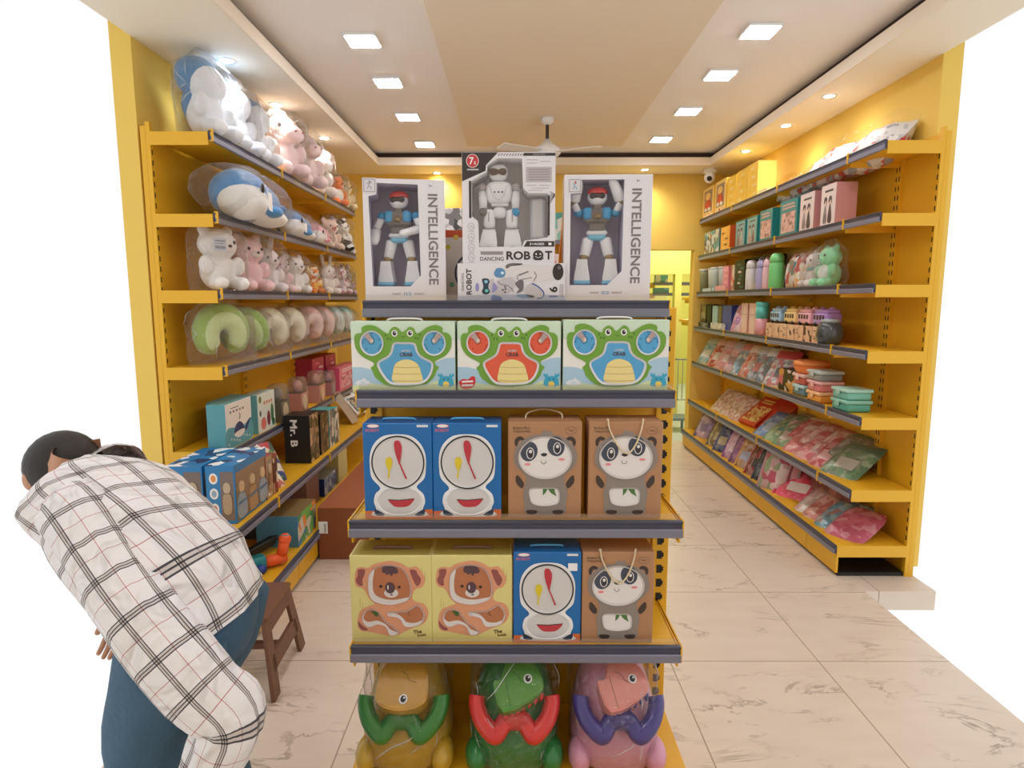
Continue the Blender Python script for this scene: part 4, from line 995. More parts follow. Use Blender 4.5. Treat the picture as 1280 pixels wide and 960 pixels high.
b = MB(); b.rings([[(x, -0.015, z) for x, z in ((-0.03, 0), (0.05, 0), (0.05, 0.22), (-0.005, 0.30))], [(x, 0.02, z) for x, z in ((-0.03, 0), (0.05, 0), (0.05, 0.22), (-0.005, 0.30))]], mat((236, 140, 36), 0.4), False)
Tq = lambda u, v, w: (u, -0.015 - w, v); b.poly(ellipse(0.01, 0.11, 0.022, n=20), mat((226, 214, 214), 0.4), 0.0006, Tq); b.poly(ellipse(0.01, 0.11, 0.013, n=16), mat((150, 130, 140), 0.4), 0.001, Tq); b.poly([(0.0, 0.2), (0.012, 0.2), (0.012, 0.212), (0.0, 0.212)], WHITE, 0.0006, Tq)
b.build('carton', t)

# ---------------------------------------------------------------- dinosaur toilets for children, each in a clear bag
def dino_potty(label, loc, body, collar, face, teeth, snout):
    t = thing('dinosaur_potty', label, 'toy potty', loc, 0, 'bagged dinosaur potties on the bottom deck'); t.scale = (.83, 1, 1)
    BM = mat(body, 0.3, var=0.04, scale=5, coat=0.3); CM = mat(collar, 0.28, var=0.04, scale=6, coat=0.4); FM = mat(face, 0.32, var=0.04, scale=5, coat=0.3)
    prof = [(0.0, 0.145, 0.02), (0.02, 0.152, 0.0), (0.08, 0.15, 0.0), (0.14, 0.142, 0.006), (0.19, 0.125, 0.02), (0.24, 0.105, 0.04), (0.28, 0.085, 0.06), (0.30, 0.06, 0.07), (0.305, 0.03, 0.075)]
    R = []
    for z, r, yo in prof:
        R.append([(r * math.copysign(abs(math.cos(a)) ** 0.85, math.cos(a)), yo + r * 0.9 * math.copysign(abs(math.sin(a)) ** 0.85, math.sin(a)), z) for a in [2 * PI * i / 36 for i in range(36)]])
    b = MB(); b.rings(R, BM, True)
    for s in (-1, 1): b.ell((s * 0.125, -0.085, 0.035), (0.04, 0.055, 0.045), BM)
    b.build('body', t)
    # lid face: inclined slab on the upper front
    tilt = math.radians(-38)
    M = Matrix.Translation((0, -0.075, 0.20)) @ Matrix.Rotation(tilt, 4, 'X')
    Tl = lambda u, v, w: tuple(M @ Vector((u, -w, v)))
    # collar band shaped like an open jaw
    b = MB()
    arc = [(-0.124, 0.0), (-0.124, -0.022), (-0.108, -0.058), (-0.076, -0.088), (-0.056, -0.092), (-0.04, -0.074), (-0.022, -0.06), (0.022, -0.06), (0.04, -0.074), (0.056, -0.092), (0.076, -0.088), (0.108, -0.058), (0.124, -0.022), (0.124, 0.0)]
    pts = [Tl(u, v, 0.012) for u, v in smooth(arc, 4, False)]
    b.tube(pts, 0.027, CM, 12, flat=0.8); b.build('jaw_collar', t)
    M2 = Matrix.Translation((0, -0.09, 0.196)) @ Matrix.Rotation(math.radians(-54), 4, 'X')
    Tl = lambda u, v, w: tuple(M2 @ Vector((u, -w, v)))
    b = MB()
    if snout == 'round':
        top = smooth([(-0.085, 0.012), (-0.078, -0.02), (-0.045, -0.036), (0.0, -0.042), (0.045, -0.036), (0.078, -0.02), (0.085, 0.012), (0.07, 0.075), (0.0, 0.095), (-0.07, 0.075)], 4)
    else:
        top = [(-0.07, 0.03), (-0.035, -0.045), (0.085, 0.002), (0.09, 0.05), (0.06, 0.085), (0.0, 0.098), (-0.03, 0.085), (-0.045, 0.04)]
        top = smooth(top, 3)
    b.poly(top, FM, 0.045, Tl, 0.065)
    b.poly(offset2(top, -0.004), FM, 0.0475, Tl, 0.003)
    ln = mat(tuple(int(c * 0.6) for c in face), 0.4)
    b.line(smooth([(-0.01, 0.06), (0.012, 0.05), (0.02, 0.036), (0.045, 0.03)], 3, False), 0.002, ln, 0.0482, Tl)
    if snout != 'round': b.line([(-0.03, 0.045), (-0.012, -0.036)], 0.0018, ln, 0.0482, Tl)
    hd = b.build('snout', t)
    b = MB(); ex = 0.008 if snout == 'round' else 0.045
    ey = -0.014 if snout == 'round' else 0.04
    b.poly(ellipse(ex, ey, 0.014, 0.0125, n=20), WHITE, 0.050, Tl, 0.002); b.poly(ellipse(ex, ey, 0.009, n=16), BLACK, 0.0505, Tl); b.poly(ellipse(ex + 0.003, ey + 0.003, 0.003, n=10), WHITE, 0.051, Tl); b.build('eye', hd)
    if teeth:
        b = MB(); TM = CM
        for i in range(7):
            f = i / 6; u = -0.03 + f * 0.118; v = -0.05 + f * 0.05
            b.lathe([(0.011, 0.0), (0.009, 0.01), (0.001, 0.02)], TM, 8, M=M @ Matrix.Translation((u, -0.03, v + 0.004)) @ Matrix.Rotation(PI, 4, 'X'))
        b.build('teeth', t)
    b = MB(); b.box(-0.055, 0.055, 0.10, 0.155, 0.245, 0.315, BM, 0.02, sm=True); b.build('cistern_top', t)
    bag(t, 0.152, 0.16, 0.33, RN.randint(0, 999), film((250, 250, 250), 0.12, 1.0, 'bagclear'), yo=0.01)
    return t
def bag(root, rx, ry, h, seed, m=None, yo=0.0, top=0.35, name='clear_bag', crimp=True, z0=0.0):
    n, k = 30, 13; R = []
    for j in range(k + 1):
        f = j / k
        if f < 0.75: w = 1.0 - 0.06 * abs(f - 0.35)
        else: w = 1.0 - (1 - top) * ((f - 0.75) / 0.25) ** 1.3
        if f > 0.97: w *= 1.12
        if j == 0: w *= 0.93
        ring = []
        for i in range(n):
            a = 2 * PI * i / n
            c_, s_ = math.cos(a), math.sin(a)
            x = math.copysign(abs(c_) ** 0.75, c_); y = math.copysign(abs(s_) ** 0.75, s_)
            nn = noise.noise(Vector((x * 3 + seed, y * 3, f * 6))) * 0.07 + noise.noise(Vector((x * 9, y * 9 + seed, f * 14))) * 0.05
            sq = 1.0 if f < 0.75 else 1 - 0.6 * (f - 0.75) / 0.25
            ring.append((rx * x * (w + nn), yo + ry * y * (w * sq + nn), z0 + max(0.001, h * f + (nn * h * 0.15 if 0 < j else 0))))
        R.append(ring)
    b = MB(); b.rings(R, m or BAG, False, caps=False)
    b.add(R[-1], [list(range(n))], m or BAG)
    rr = random.Random(seed)
    for _ in range(16):                      # creased ridges of the film, milky white painted in for glints
        j = rr.randint(2, k - 4); i = rr.randint(0, n - 1); dr = rr.choice((-1, 0, 0, 1)); ln = rr.randint(2, 4)
        pts = []
        for s_ in range(ln):
            p = Vector(R[min(k, j + s_)][(i + dr * s_) % n]); c0 = Vector((0, yo, p.z)); pts.append(p + (p - c0).normalized() * 0.002)
        rad = [0.0006] + [0.0016] * (ln - 2) + [0.0006]
        b.tube(smooth([tuple(p) for p in pts], 2, False), [0.0006 + 0.0012 * math.sin(PI * q / (2 * (ln - 1))) for q in range(2 * (ln - 1) + 1)], FOLD_GLINT, 5)
    return b.build(name, root)
BAG = film((252, 252, 252), 0.18, 1.0, 'bagclear')
FOLD_GLINT = film((255, 255, 255), 0.3, 0.0, 'fold_glint', 0.55)
WRAP = film((252, 252, 252), 0.055, 1.0, 'wrapclear')
dz = 0.171
dino_potty('yellow dinosaur potty with green jaw collar, bagged, first of three on the deck', (across(512, 1.68, 0.3), 1.68, dz), (196, 158, 52), (48, 118, 44), (200, 150, 46), False, 'round')
dino_potty('green dinosaur potty with red jaw collar, bagged, middle of three on the deck', (across(643, 1.68, 0.3), 1.68, dz), (48, 128, 66), (206, 48, 48), (84, 148, 56), True, 'long')
dino_potty('pink dinosaur potty with purple jaw collar, bagged, last of three on the deck', (across(766, 1.68, 0.3), 1.68, dz), (214, 150, 176), (66, 58, 128), (226, 146, 136), True, 'long')
# ================================================================ kinds of goods
FACEY = mat((40, 32, 34), 0.3)
_FU = {}
def fused(key, build, voxel=0.009):
    if key not in _FU: _FU[key] = fuse(build, voxel)
    return _FU[key]
def recol(me, m):
    me = me.copy(); me.materials.clear(); me.materials.append(m)
    me.polygons.foreach_set('material_index', [0] * len(me.polygons)); return me
def fur(rgb): return mat(rgb, 0.9, var=0.05, scale=25, bump=0.25, sheen=0.4)
def bear_shape(ears):
    def f(b):
        m = WHITE
        b.ell((0, 0.01, 0.12), (0.10, 0.09, 0.12), m); b.ell((0, 0, 0.285), (0.112, 0.095, 0.098), m)
        for s in (-1, 1):
            b.ell((s * 0.105, -0.035, 0.155), (0.036, 0.045, 0.062), m); b.ell((s * 0.07, -0.085, 0.045), (0.045, 0.07, 0.045), m)
            if ears == 'round': b.ell((s * 0.078, 0.01, 0.37), (0.036, 0.022, 0.036), m)
            if ears == 'long':
                for k in range(5): b.ell((s * (0.05 + k * 0.006), 0.01, 0.37 + k * 0.03), (0.028, 0.02, 0.03), m)
            if ears == 'horse': b.ell((s * 0.045, 0.02, 0.37), (0.018, 0.016, 0.035), m)
        if ears == 'horse':
            b.ell((0, -0.085, 0.255), (0.062, 0.075, 0.055), m); b.ell((0, -0.11, 0.25), (0.066, 0.05, 0.05), m)
            for k in range(4): b.ell((0, 0.0 + 0.02 * k, 0.38 - 0.04 * k), (0.02, 0.035, 0.035), m)
    return f
def plush(label, loc, rz, col, s=1.0, ears='round', muzzle=None, belly=None, accent=None, bagged=True, group='bagged plush toys on the wall bays', eyes=True, tilt=0.0, tag_=False, spots=None):
    t = thing('plush_toy', label, 'plush toy', loc, rz, group)
    t.scale = (s * (1.14 if ears != 'horse' else 1), s, s)
    body = link('body', recol(fused('bear' + ears, bear_shape(ears)), spots or fur(col)), t)
    if tilt: body.rotation_euler = (tilt, 0, 0)
    b = MB()
    if ears == 'horse':
        if eyes:
            for s_ in (-1, 1): b.ell((s_ * 0.075, -0.065, 0.305), (0.012, 0.012, 0.016), FACEY, 8, 6)
            for s_ in (-1, 1): b.ell((s_ * 0.028, -0.158, 0.262), (0.008, 0.006, 0.006), mat((170, 120, 120), 0.6), 8, 6)
    elif eyes:
        b.ell((0, -0.088, 0.262), (0.04, 0.022, 0.028), fur(muzzle or tuple(min(255, c + 12) for c in col)), 14, 8)
        b.ell((0, -0.111, 0.272), (0.012, 0.008, 0.009), FACEY, 10, 6)
        for s_ in (-1, 1): b.ell((s_ * 0.05, -0.084, 0.298), (0.010, 0.008, 0.012), FACEY, 8, 6)
    if belly and eyes: b.ell((0, -0.055, 0.13), (0.075, 0.045, 0.085), fur(belly), 16, 10)
    if belly and not eyes:
        b = MB(); b.ell((0, 0.04, 0.312), (0.126, 0.104, 0.112), fur(belly), 24, 14); b.ell((0, 0.06, 0.17), (0.09, 0.06, 0.10), fur(belly), 18, 10)
    if accent:
        b.tube([(0.09 * math.cos(a), 0.005 + 0.075 * math.sin(a), 0.205) for a in [2 * PI * i / 20 for i in range(20)]], 0.016, fur(accent), 8, closed=True)
    if b.f:
        o = b.build('face' if eyes else 'hood', body)
    if tag_:
        b = MB(); TG = mat((206, 208, 214), .4); b.box(-0.105, -0.025, -0.112, -0.1105, 0.235, 0.315, TG); b.box(-0.098, -0.034, -0.1125, -0.112, 0.294, 0.300, mat((120, 120, 130), .4)); b.box(-0.098, -0.045, -0.1125, -0.112, 0.280, 0.284, mat((120, 120, 130), .4)); b.box(-0.098, -0.034, -0.1125, -0.112, 0.25, 0.268, mat((150, 150, 160), .4)); b.build('hang_tag', t)
    if bagged: bag(t, 0.155, 0.135, 0.45 if ears != 'long' else 0.52, RN.randint(0, 999))
    return t
def whale_shape(b):
    m = WHITE
    b.ell((0, 0, 0.10), (0.28, 0.12, 0.10), m); b.ell((-0.14, -0.02, 0.105), (0.15, 0.115, 0.105), m)
    b.ell((0.25, 0.02, 0.10), (0.12, 0.06, 0.055), m); b.ell((0.36, 0.02, 0.12), (0.05, 0.09, 0.03), m)
    b.ell((-0.05, -0.12, 0.05), (0.06, 0.05, 0.025), m); b.ell((0.02, 0.03, 0.2), (0.06, 0.03, 0.045), m)
def belly_shape(b):
    m = WHITE
    b.ell((-0.18, -0.045, 0.078), (0.125, 0.10, 0.078), m); b.ell((0.05, -0.04, 0.045), (0.24, 0.098, 0.045), m)
def whale(label, loc, rz, col, belly, s=1.0, group='long sea animal plush on the second shelf'):
    t = thing('sea_animal_plush', label, 'plush toy', loc, rz, group); t.scale = (s, s, s)
    link('body', recol(fused('whale', whale_shape), fur(col)), t)
    link('belly', recol(fused('whalebelly', belly_shape), fur(belly)), t)
    b = MB(); b.ell((-0.2, -0.135, 0.125), (0.016, 0.008, 0.02), FACEY, 12, 8); b.ell((-0.196, -0.142, 0.132), (0.005, 0.004, 0.006), WHITE, 8, 6); b.build('eye', t)
    b = MB(); b.box(-0.29, -0.225, -0.152, -0.150, 0.03, 0.10, WHITE, M=Matrix.Rotation(0.1, 4, 'Z')); b.build('hang_tag', t)
    n, k = 26, 12; R = []
    for j in range(k + 1):
        f = j / k; x = -0.33 + 0.78 * f; w = 0.55 + 0.55 * math.sin(PI * min(1, f * 1.1 + 0.05)) ** 0.6
        R.append([(x, 0.145 * w * math.cos(a) * (1 + 0.1 * noise.noise(Vector((x * 9, math.cos(a) * 3, math.sin(a) * 3)))), 0.112 + 0.111 * min(1, w) * math.sin(a) * (1 if math.sin(a) < 0 else 1 + 0.14 * noise.noise(Vector((x * 9, math.cos(a) * 3, 5))))) for a in [2 * PI * i / n for i in range(n)]])
    b = MB(); b.rings(R, BAG, False); b.build('clear_bag', t)
    return t
def neck_pillow(label, loc, rz, col, inner, s=1.0, group='bagged neck pillows'):
    t = thing('neck_pillow', label, 'neck pillow', loc, rz, group); t.scale = (s, s, s)
    pts = [(0.092 * math.sin(a), 0, 0.165 - 0.105 * math.cos(a)) for a in [math.radians(28 + i * 304 / 22) for i in range(23)]]
    rad = [0.05 + 0.026 * math.sin(PI * i / 22) for i in range(23)]; rad[0] = 0.022; rad[1] = 0.04; rad[-1] = 0.022; rad[-2] = 0.04
    b = MB(); b.tube(pts, rad, fur(col), 14, flat=1.0); b.build('cushion', t)
    b = MB(); b.tube([(p[0] * 0.86, -0.028, (p[2] - 0.165) * 0.86 + 0.165) for p in pts[1:-1]], [r * 0.78 for r in rad[1:-1]], fur(inner), 12); b.build('inner_side', t)
    bag(t, 0.185, 0.10, 0.36, RN.randint(0, 999))
    return t
def carton(name, label, cat, loc, rz, W, D, H, face, side=None, top=None, art=None, group=None, tilt=0.0, seed=0):
    t = thing(name, label, cat, loc, rz, group)
    side = side or face; top = top or side
    M = Matrix.Rotation(tilt, 4, 'X')
    b = MB(); b.box(-W / 2, W / 2, -D / 2, D / 2, 0, H, face, 0, M, faces=(side, side, face, side, top, top))
    def T(u, v, w): return tuple(M @ Vector((u - W / 2, -D / 2 - w, v)))
    if art: art(b, T, W, H, seed)
    b.build('carton', t)
    t['_d'] = D
    del t['_d']
    return t
def A_title(cols, ink=(60, 50, 60)):
    """printed title lines, a picture panel and small marks"""
    def f(b, T, W, H, seed):
        r = random.Random(seed * 7 + 3); m = printed(cols, 46, seed)
        b.poly([(W * .1, H * .1), (W * .9, H * .1), (W * .9, H * .66), (W * .1, H * .66)], m, 0.0006, T)
        for k in range(2): b.poly([(W * .14, H * (.76 + k * .09)), (W * r.uniform(.6, .88), H * (.76 + k * .09)), (W * r.uniform(.6, .88), H * (.81 + k * .09)), (W * .14, H * (.81 + k * .09))], mat(ink, 0.4), 0.0006, T)
    return f
def A_girls(bgc, fig, ink=(70, 60, 66)):
    """two standing printed figures"""
    def f(b, T, W, H, seed):
        r = random.Random(seed)
        b.poly([(W * .06, H * .06), (W * .94, H * .06), (W * .94, H * .94), (W * .06, H * .94)], mat(bgc, 0.4), 0.0004, T)
        b.poly([(W * .25, H * .82), (W * .8, H * .82), (W * .8, H * .87), (W * .25, H * .87)], mat(ink, 0.4), 0.0008, T)
        for i, cx in enumerate((.32, .64)):
            c = fig[i % len(fig)]
            b.poly(smooth([(W * (cx - .12), H * .1), (W * (cx - .1), H * .35), (W * cx, H * .55), (W * (cx + .1), H * .35), (W * (cx + .13), H * .1)], 3), mat(c, 0.4), 0.0008, T)
            b.poly(ellipse(W * cx, H * .6, W * .075, H * .075, n=14), mat((222, 186, 166), 0.4), 0.0010, T)
            b.poly(smooth([(W * (cx - .1), H * .55), (W * (cx - .09), H * .68), (W * cx, H * .72), (W * (cx + .1), H * .67), (W * (cx + .11), H * .5), (W * (cx + .04), H * .63)], 3), mat(ink, 0.4), 0.0012, T)
            b.line([(W * (cx - .05), H * .1), (W * (cx - .03), H * .3)], W * .03, mat(ink, 0.4), 0.0012, T); b.line([(W * (cx + .05), H * .1), (W * (cx + .03), H * .3)], W * .03, mat(ink, 0.4), 0.0012, T)
    return f
def A_window(figcols, frame=None):
    """clear window with a moulded toy behind it"""
    def f(b, T, W, H, seed):
        r = random.Random(seed)
        b.poly([(W * .14, H * .2), (W * .86, H * .2), (W * .86, H * .9), (W * .14, H * .9)], mat((150, 130, 112), 0.3), 0.0004, T)
        c = [mat(x, 0.35) for x in figcols]
        b.poly(ellipse(W * .5, H * .7, W * .2, H * .12, n=16), c[0], 0.006, T, 0.006); b.poly(smooth([(W * .3, H * .3), (W * .28, H * .5), (W * .5, H * .6), (W * .72, H * .5), (W * .7, H * .3)], 3), c[1 % len(c)], 0.006, T, 0.006)
        for s in (-1, 1): b.poly(ellipse(W * (.5 + s * .14), H * .28, W * .1, H * .06, n=12), c[2 % len(c)], 0.007, T, 0.006)
        b.poly([(W * .14, H * .05), (W * .86, H * .05), (W * .86, H * .15), (W * .14, H * .15)], printed([(250, 250, 250)] + list(figcols), 60, seed), 0.0006, T)
    return f
def A_whale(b, T, W, H, seed):
    SEA = mat((88, 158, 170), 0.4); NV = mat((38, 52, 104), 0.4); WH = mat((232, 224, 212), 0.45); IK = mat((110, 96, 96), 0.4)
    b.poly([(0.003, 0.003), (W - .003, 0.003), (W - .003, H - .003), (0.003, H - .003)], WH, 0.0004, T)
    b.poly(smooth([(0.004, 0.004), (0.004, H * .42), (W * .2, H * .46), (W * .5, H * .38), (W * .8, H * .44), (W - .004, H * .5), (W - .004, 0.004)], 3), SEA, 0.0007, T)
    b.poly(smooth([(W * .3, H * .3), (W * .34, H * .46), (W * .5, H * .53), (W * .64, H * .44), (W * .7, H * .33), (W * .82, H * .46), (W * .95, H * .50), (W * .86, H * .38), (W * .78, H * .28), (W * .55, H * .24)], 3), NV, 0.0010, T)
    b.poly(smooth([(W * .28, H * .28), (W * .5, H * .33), (W * .7, H * .31), (W * .62, H * .2), (W * .42, H * .18)], 3), WH, 0.0013, T)
    for k in range(5): b.line([(W * (.15 + k * .12), H * .8), (W * (.22 + k * .12), H * .8)], H * .05, mat((150, 110, 110) if k % 2 else (104, 120, 130), 0.4), 0.0008, T)
    b.line([(W * .2, H * .88), (W * .5, H * .88)], H * .02, IK, 0.0008, T)
    b.line(smooth([(W * .5, H * .58), (W * .54, H * .64), (W * .52, H * .72)], 3, False), W * .03, IK, 0.0008, T)
    for k in range(9): b.poly(ellipse(W * (.08 + .1 * k), H * (.1 + .1 * ((k * 7) % 4) / 3), W * .02, n=8), WH, 0.0009, T)
def A_garden(b, T, W, H, seed):
    b.poly([(0.003, 0.003), (W - .003, 0.003), (W - .003, H - .003), (0.003, H - .003)], mat((214, 222, 214), 0.45), 0.0004, T)
    for x, y, rx, ry, c in ((.3, .22, .15, .16, (216, 120, 108)), (.6, .3, .1, .2, (120, 52, 60)), (.82, .4, .09, .26, (62, 116, 80)), (.14, .5, .05, .08, (60, 72, 70)), (.88, .15, .1, .1, (70, 130, 96)), (.15, .86, .08, .09, (92, 120, 70))):
        b.poly(ellipse(W * x, H * y, W * rx, H * ry, n=18), mat(c, 0.4), 0.0008, T)
    for k in range(4): b.line([(W * (.34 + k * .14), H * .74), (W * (.43 + k * .14), H * .74)], H * .08, mat((210, 128, 90), 0.4), 0.0008, T)
def A_lines(cols):
    def f(b, T, W, H, seed):
        r = random.Random(seed)
        for k in range(7):
            x = r.uniform(.1, .6); y = .1 + k * .12
            b.poly([(W * x, H * y), (W * min(.95, x + r.uniform(.2, .5)), H * y), (W * min(.95, x + .3), H * (y + .07)), (W * x, H * (y + .07))], mat(cols[k % len(cols)], 0.4), 0.0006, T)
    return f
def A_mr(b, T, W, H, seed):
    b.text('Mr. B', W * .16, H * .5, H * .16, WHITE, 0.0006, T, rot=-PI / 2, bold=0.02, width=H * 0.7)
    b.poly([(W * .38, H * .08), (W * .92, H * .08), (W * .92, H * .92), (W * .38, H * .92)], printed([(40, 30, 24), (92, 66, 46), (140, 104, 78), (30, 24, 22), (186, 150, 120)], 40, seed), 0.0006, T)
def A_robots(b, T, W, H, seed):
    for k in range(3):
        x, y = W * .27, H * (.78 - k * .26)
        b.poly(ellipse(x, y, W * .15, H * .095, n=18), WHITE, 0.0006, T); b.poly(ellipse(x, y, W * .09, H * .06, n=14), mat(((230, 150, 70), (150, 170, 190), (210, 120, 70))[k], 0.4), 0.0010, T)
    b.poly([(W * .5, H * .06), (W * .96, H * .06), (W * .96, H * .9), (W * .5, H * .9)], mat((120, 104, 96), 0.3), 0.0005, T)
    b.poly(ellipse(W * .73, H * .62, W * .13, H * .1, n=16), mat((190, 170, 140), 0.35), 0.005, T, 0.005); b.poly(smooth([(W * .6, H * .2), (W * .6, H * .5), (W * .86, H * .5), (W * .86, H * .2)], 3), mat((176, 150, 120), 0.35), 0.005, T, 0.005)
def bottle(label, loc, r, h, m, capm, group=None, name='flask', cat='flask', strap=False):
    t = thing(name, label, cat, loc, 0, group)
    b = MB(); b.lathe([(0.001, 0), (r * .94, 0.002), (r, h * .03), (r, h * .62), (r * .93, h * .7), (r * .9, h * .72)], m, 24); b.build('body', t)
    b = MB(); b.lathe([(r * .93, h * .72), (r * .93, h * .84), (r * .82, h * .93), (r * .5, h * .99), (0.001, h)], capm, 24); b.build('cap', t)
    if strap:
        b = MB(); b.tube([(r * .5 * math.cos(a), 0, h * .97 + r * .55 * math.sin(a)) for a in [PI * i / 10 for i in range(11)]], r * .09, capm, 6); b.build('carry_loop', t)
    return t
def tumbler(label, loc, r, h, top, low, group=None):
    t = thing('tumbler', label, 'tumbler', loc, 0, group)
    b = MB(); b.lathe([(0.001, 0), (r * .9, 0.002), (r, h * .02), (r, h * .5)], low, 24); b.build('lower_wall', t)
    b = MB(); b.lathe([(r, h * .5), (r, h * .86)], top, 24); b.build('upper_wall', t)
    b = MB(); b.lathe([(r * .98, h * .86), (r, h * .88), (r, h * .97), (r * .95, h), (0.001, h)], top, 24); b.build('lid', t)
    return t
def bus(label, loc, rz, col, L=0.13, H=0.085, Wd=0.06, group='toy buses'):
    t = thing('toy_bus', label, 'toy bus', loc, rz, group)
    m = mat(col, 0.35, coat=0.3)
    b = MB(); b.box(-L / 2, L / 2, -Wd / 2, Wd / 2, 0.012, H * .78, m, 0.012, sm=True); b.box(-L / 2 + 0.01, L / 2 - 0.01, -Wd / 2 + 0.008, Wd / 2 - 0.008, H * .74, H, m, 0.01, sm=True)
    b.ell((-L * .32, 0, H), (0.012, 0.02, 0.014), m); b.ell((L * .32, 0, H), (0.012, 0.02, 0.014), m)
    b.build('body', t)
    b = MB(); W_ = mat((66, 40, 60), 0.2)
    for k in range(4): b.box(-L * .4 + k * L * .21, -L * .4 + k * L * .21 + L * .15, -Wd / 2 - 0.001, -Wd / 2 + 0.002, H * .40, H * .66, W_, 0.0008)
    b.build('windows', t)
    for sx in (-1, 1):
        for sy in (-1, 1):
            b = MB(); M = Matrix.Translation((sx * L * .28, sy * (Wd / 2 - 0.004), 0.013)) @ Matrix.Rotation(PI / 2, 4, 'X'); b.lathe([(0.001, -0.006), (0.013, -0.006), (0.013, 0.006), (0.001, 0.006)], BLACK, 14, M=M); b.build('wheel', t)
    return t
def pouch(name, label, cat, loc, rz, W, H, T_, m, tilt, film_=True, group=None, roll=0.0, clutter=0.12, edge=None, seed=0, cap=0.04, header=None, label_m=None):
    """a padded flat pack standing or lying back by tilt (radians from upright)"""
    t = thing(name, label, cat, loc, rz, group)
    M = Matrix.Rotation(roll, 4, 'Z') @ Matrix.Rotation(-tilt, 4, 'X')
    nx, nz = 10, 12
    def surf(g, side):
        vs = []
        for j in range(nz + 1):
            for i in range(nx + 1):
                u = i / nx; v = j / nz
                e = (max(0.0, 1 - abs(2 * u - 1) ** 3) * max(0.0, 1 - abs(2 * v - 1) ** 3)) ** 0.5
                n = noise.noise(Vector((u * 4 + seed, v * 5, side * 3 + seed * 2))) * clutter * T_
                cr = cap * W * (abs(2 * v - 1) ** (6 if cap < .1 else 4)); x = (u - .5) * (W - 2 * cr)
                vs.append(tuple(M @ Vector((x, T_ / 2 + side * (T_ / 2 * e * g + (n if 0 < i < nx and 0 < j < nz else 0)), v * H))))
        return vs
    def shell(b, g, mm):
        f_ = []; k = nx + 1
        for j in range(nz):
            for i in range(nx): f_.append((j * k + i, j * k + i + 1, (j + 1) * k + i + 1, (j + 1) * k + i))
        F0 = []
        hd = []; lb = []
        for j in range(nz):
            for i in range(nx):
                q = f_[j * nx + i]
                if header and j >= nz - 3: hd.append(q)
                elif label_m and 3 <= j <= 5 and 2 + (seed % 3) <= i <= 6 + (seed % 3): lb.append(q)
                else: F0.append(q)
        vs = surf(g, -1)
        b.add(vs, F0, mm, True)
        if hd: b.add(vs, hd, header, True)
        if lb: b.add(vs, lb, label_m, True)
        b.add(surf(g, 1), [q[::-1] for q in f_], mm, True)
    b = MB(); shell(b, 1.0, m); b.build('pack', t)
    if edge:
        b = MB(); pts = [tuple(M @ Vector(p)) for p in smooth([(-W / 2, T_ / 2, H * .06), (-W / 2, T_ / 2, H * .94), (-W * .4, T_ / 2, H), (W * .4, T_ / 2, H), (W / 2, T_ / 2, H * .94), (W / 2, T_ / 2, H * .06), (W * .4, T_ / 2, 0.004), (-W * .4, T_ / 2, 0.004)], 3)]
        b.tube(pts, max(0.005, T_ * .16), edge, 6, closed=True); b.build('zip_edge', t)
    if film_:
        b = MB()
        o = [v for v in [(-W * .53, T_ / 2 - T_ * .62, -0.0), (W * .53, T_ / 2 - T_ * .62, 0.0), (W * .53, T_ / 2 - T_ * .62, H * 1.05), (-W * .53, T_ / 2 - T_ * .62, H * 1.05)]]
        f_ = []; vs = []; k = nx + 1
        for j in range(nz + 1):
            for i in range(nx + 1):
                u = i / nx; v = j / nz
                vs.append(tuple(M @ Vector(((u - .5) * W * 1.06, T_ / 2 - T_ * (.52 + .10) * (max(0, 1 - abs(2 * u - 1) ** 4)) ** .5 + noise.noise(Vector((u * 7, v * 8, seed))) * 0.006, 0.001 + v * H * 1.04))))
        for j in range(nz):
            for i in range(nx): f_.append((j * k + i, j * k + i + 1, (j + 1) * k + i + 1, (j + 1) * k + i))
        b.add(vs, f_, WRAP, False); b.build('clear_wrap', t)
    return t
def lunch_box(label, loc, rz, col, lid, W=0.15, D=0.12, H=0.06, group='food boxes', round_=False):
    t = thing('food_box', label, 'food box', loc, rz, group)
    if round_:
        b = MB(); b.lathe([(0.001, 0), (W * .42, 0), (W * .5, H * .4), (W * .5, H * .62)], mat(col, .35), 26); b.build('bowl', t)
        b = MB(); b.lathe([(W * .52, H * .62), (W * .52, H * .8), (W * .46, H * .95), (0.001, H)], mat(lid, .35), 26); b.build('lid', t)
    else:
        b = MB(); b.box(-W / 2 + 0.006, W / 2 - 0.006, -D / 2 + 0.006, D / 2 - 0.006, 0, H * .72, mat(col, .3), 0.014, sm=True); b.build('bowl', t)
        b = MB(); b.box(-W / 2, W / 2, -D / 2, D / 2, H * .68, H, mat(lid, .35), 0.008, sm=True); b.box(-0.02, 0.02, -D / 2 - 0.006, -D / 2, H * .45, H * .85, mat(lid, .35), 0.002); b.build('lid', t)
    return t
# ================================================================ goods on the plush side (front faces +X)
EZ = 0.0008
def atL(px, x, z): return dist(px, x, z)
def spanL(px0, px1, x, z):
    a, c_ = dist(px0, x, z), dist(px1, x, z); return (a + c_) / 2, (c_ - a)
HP = PI / 2
A, Bz, Cz, Dz, Ez = [z + EZ for z in LZ]
Fz = 0.455 + EZ; Gz = 0.17 + EZ
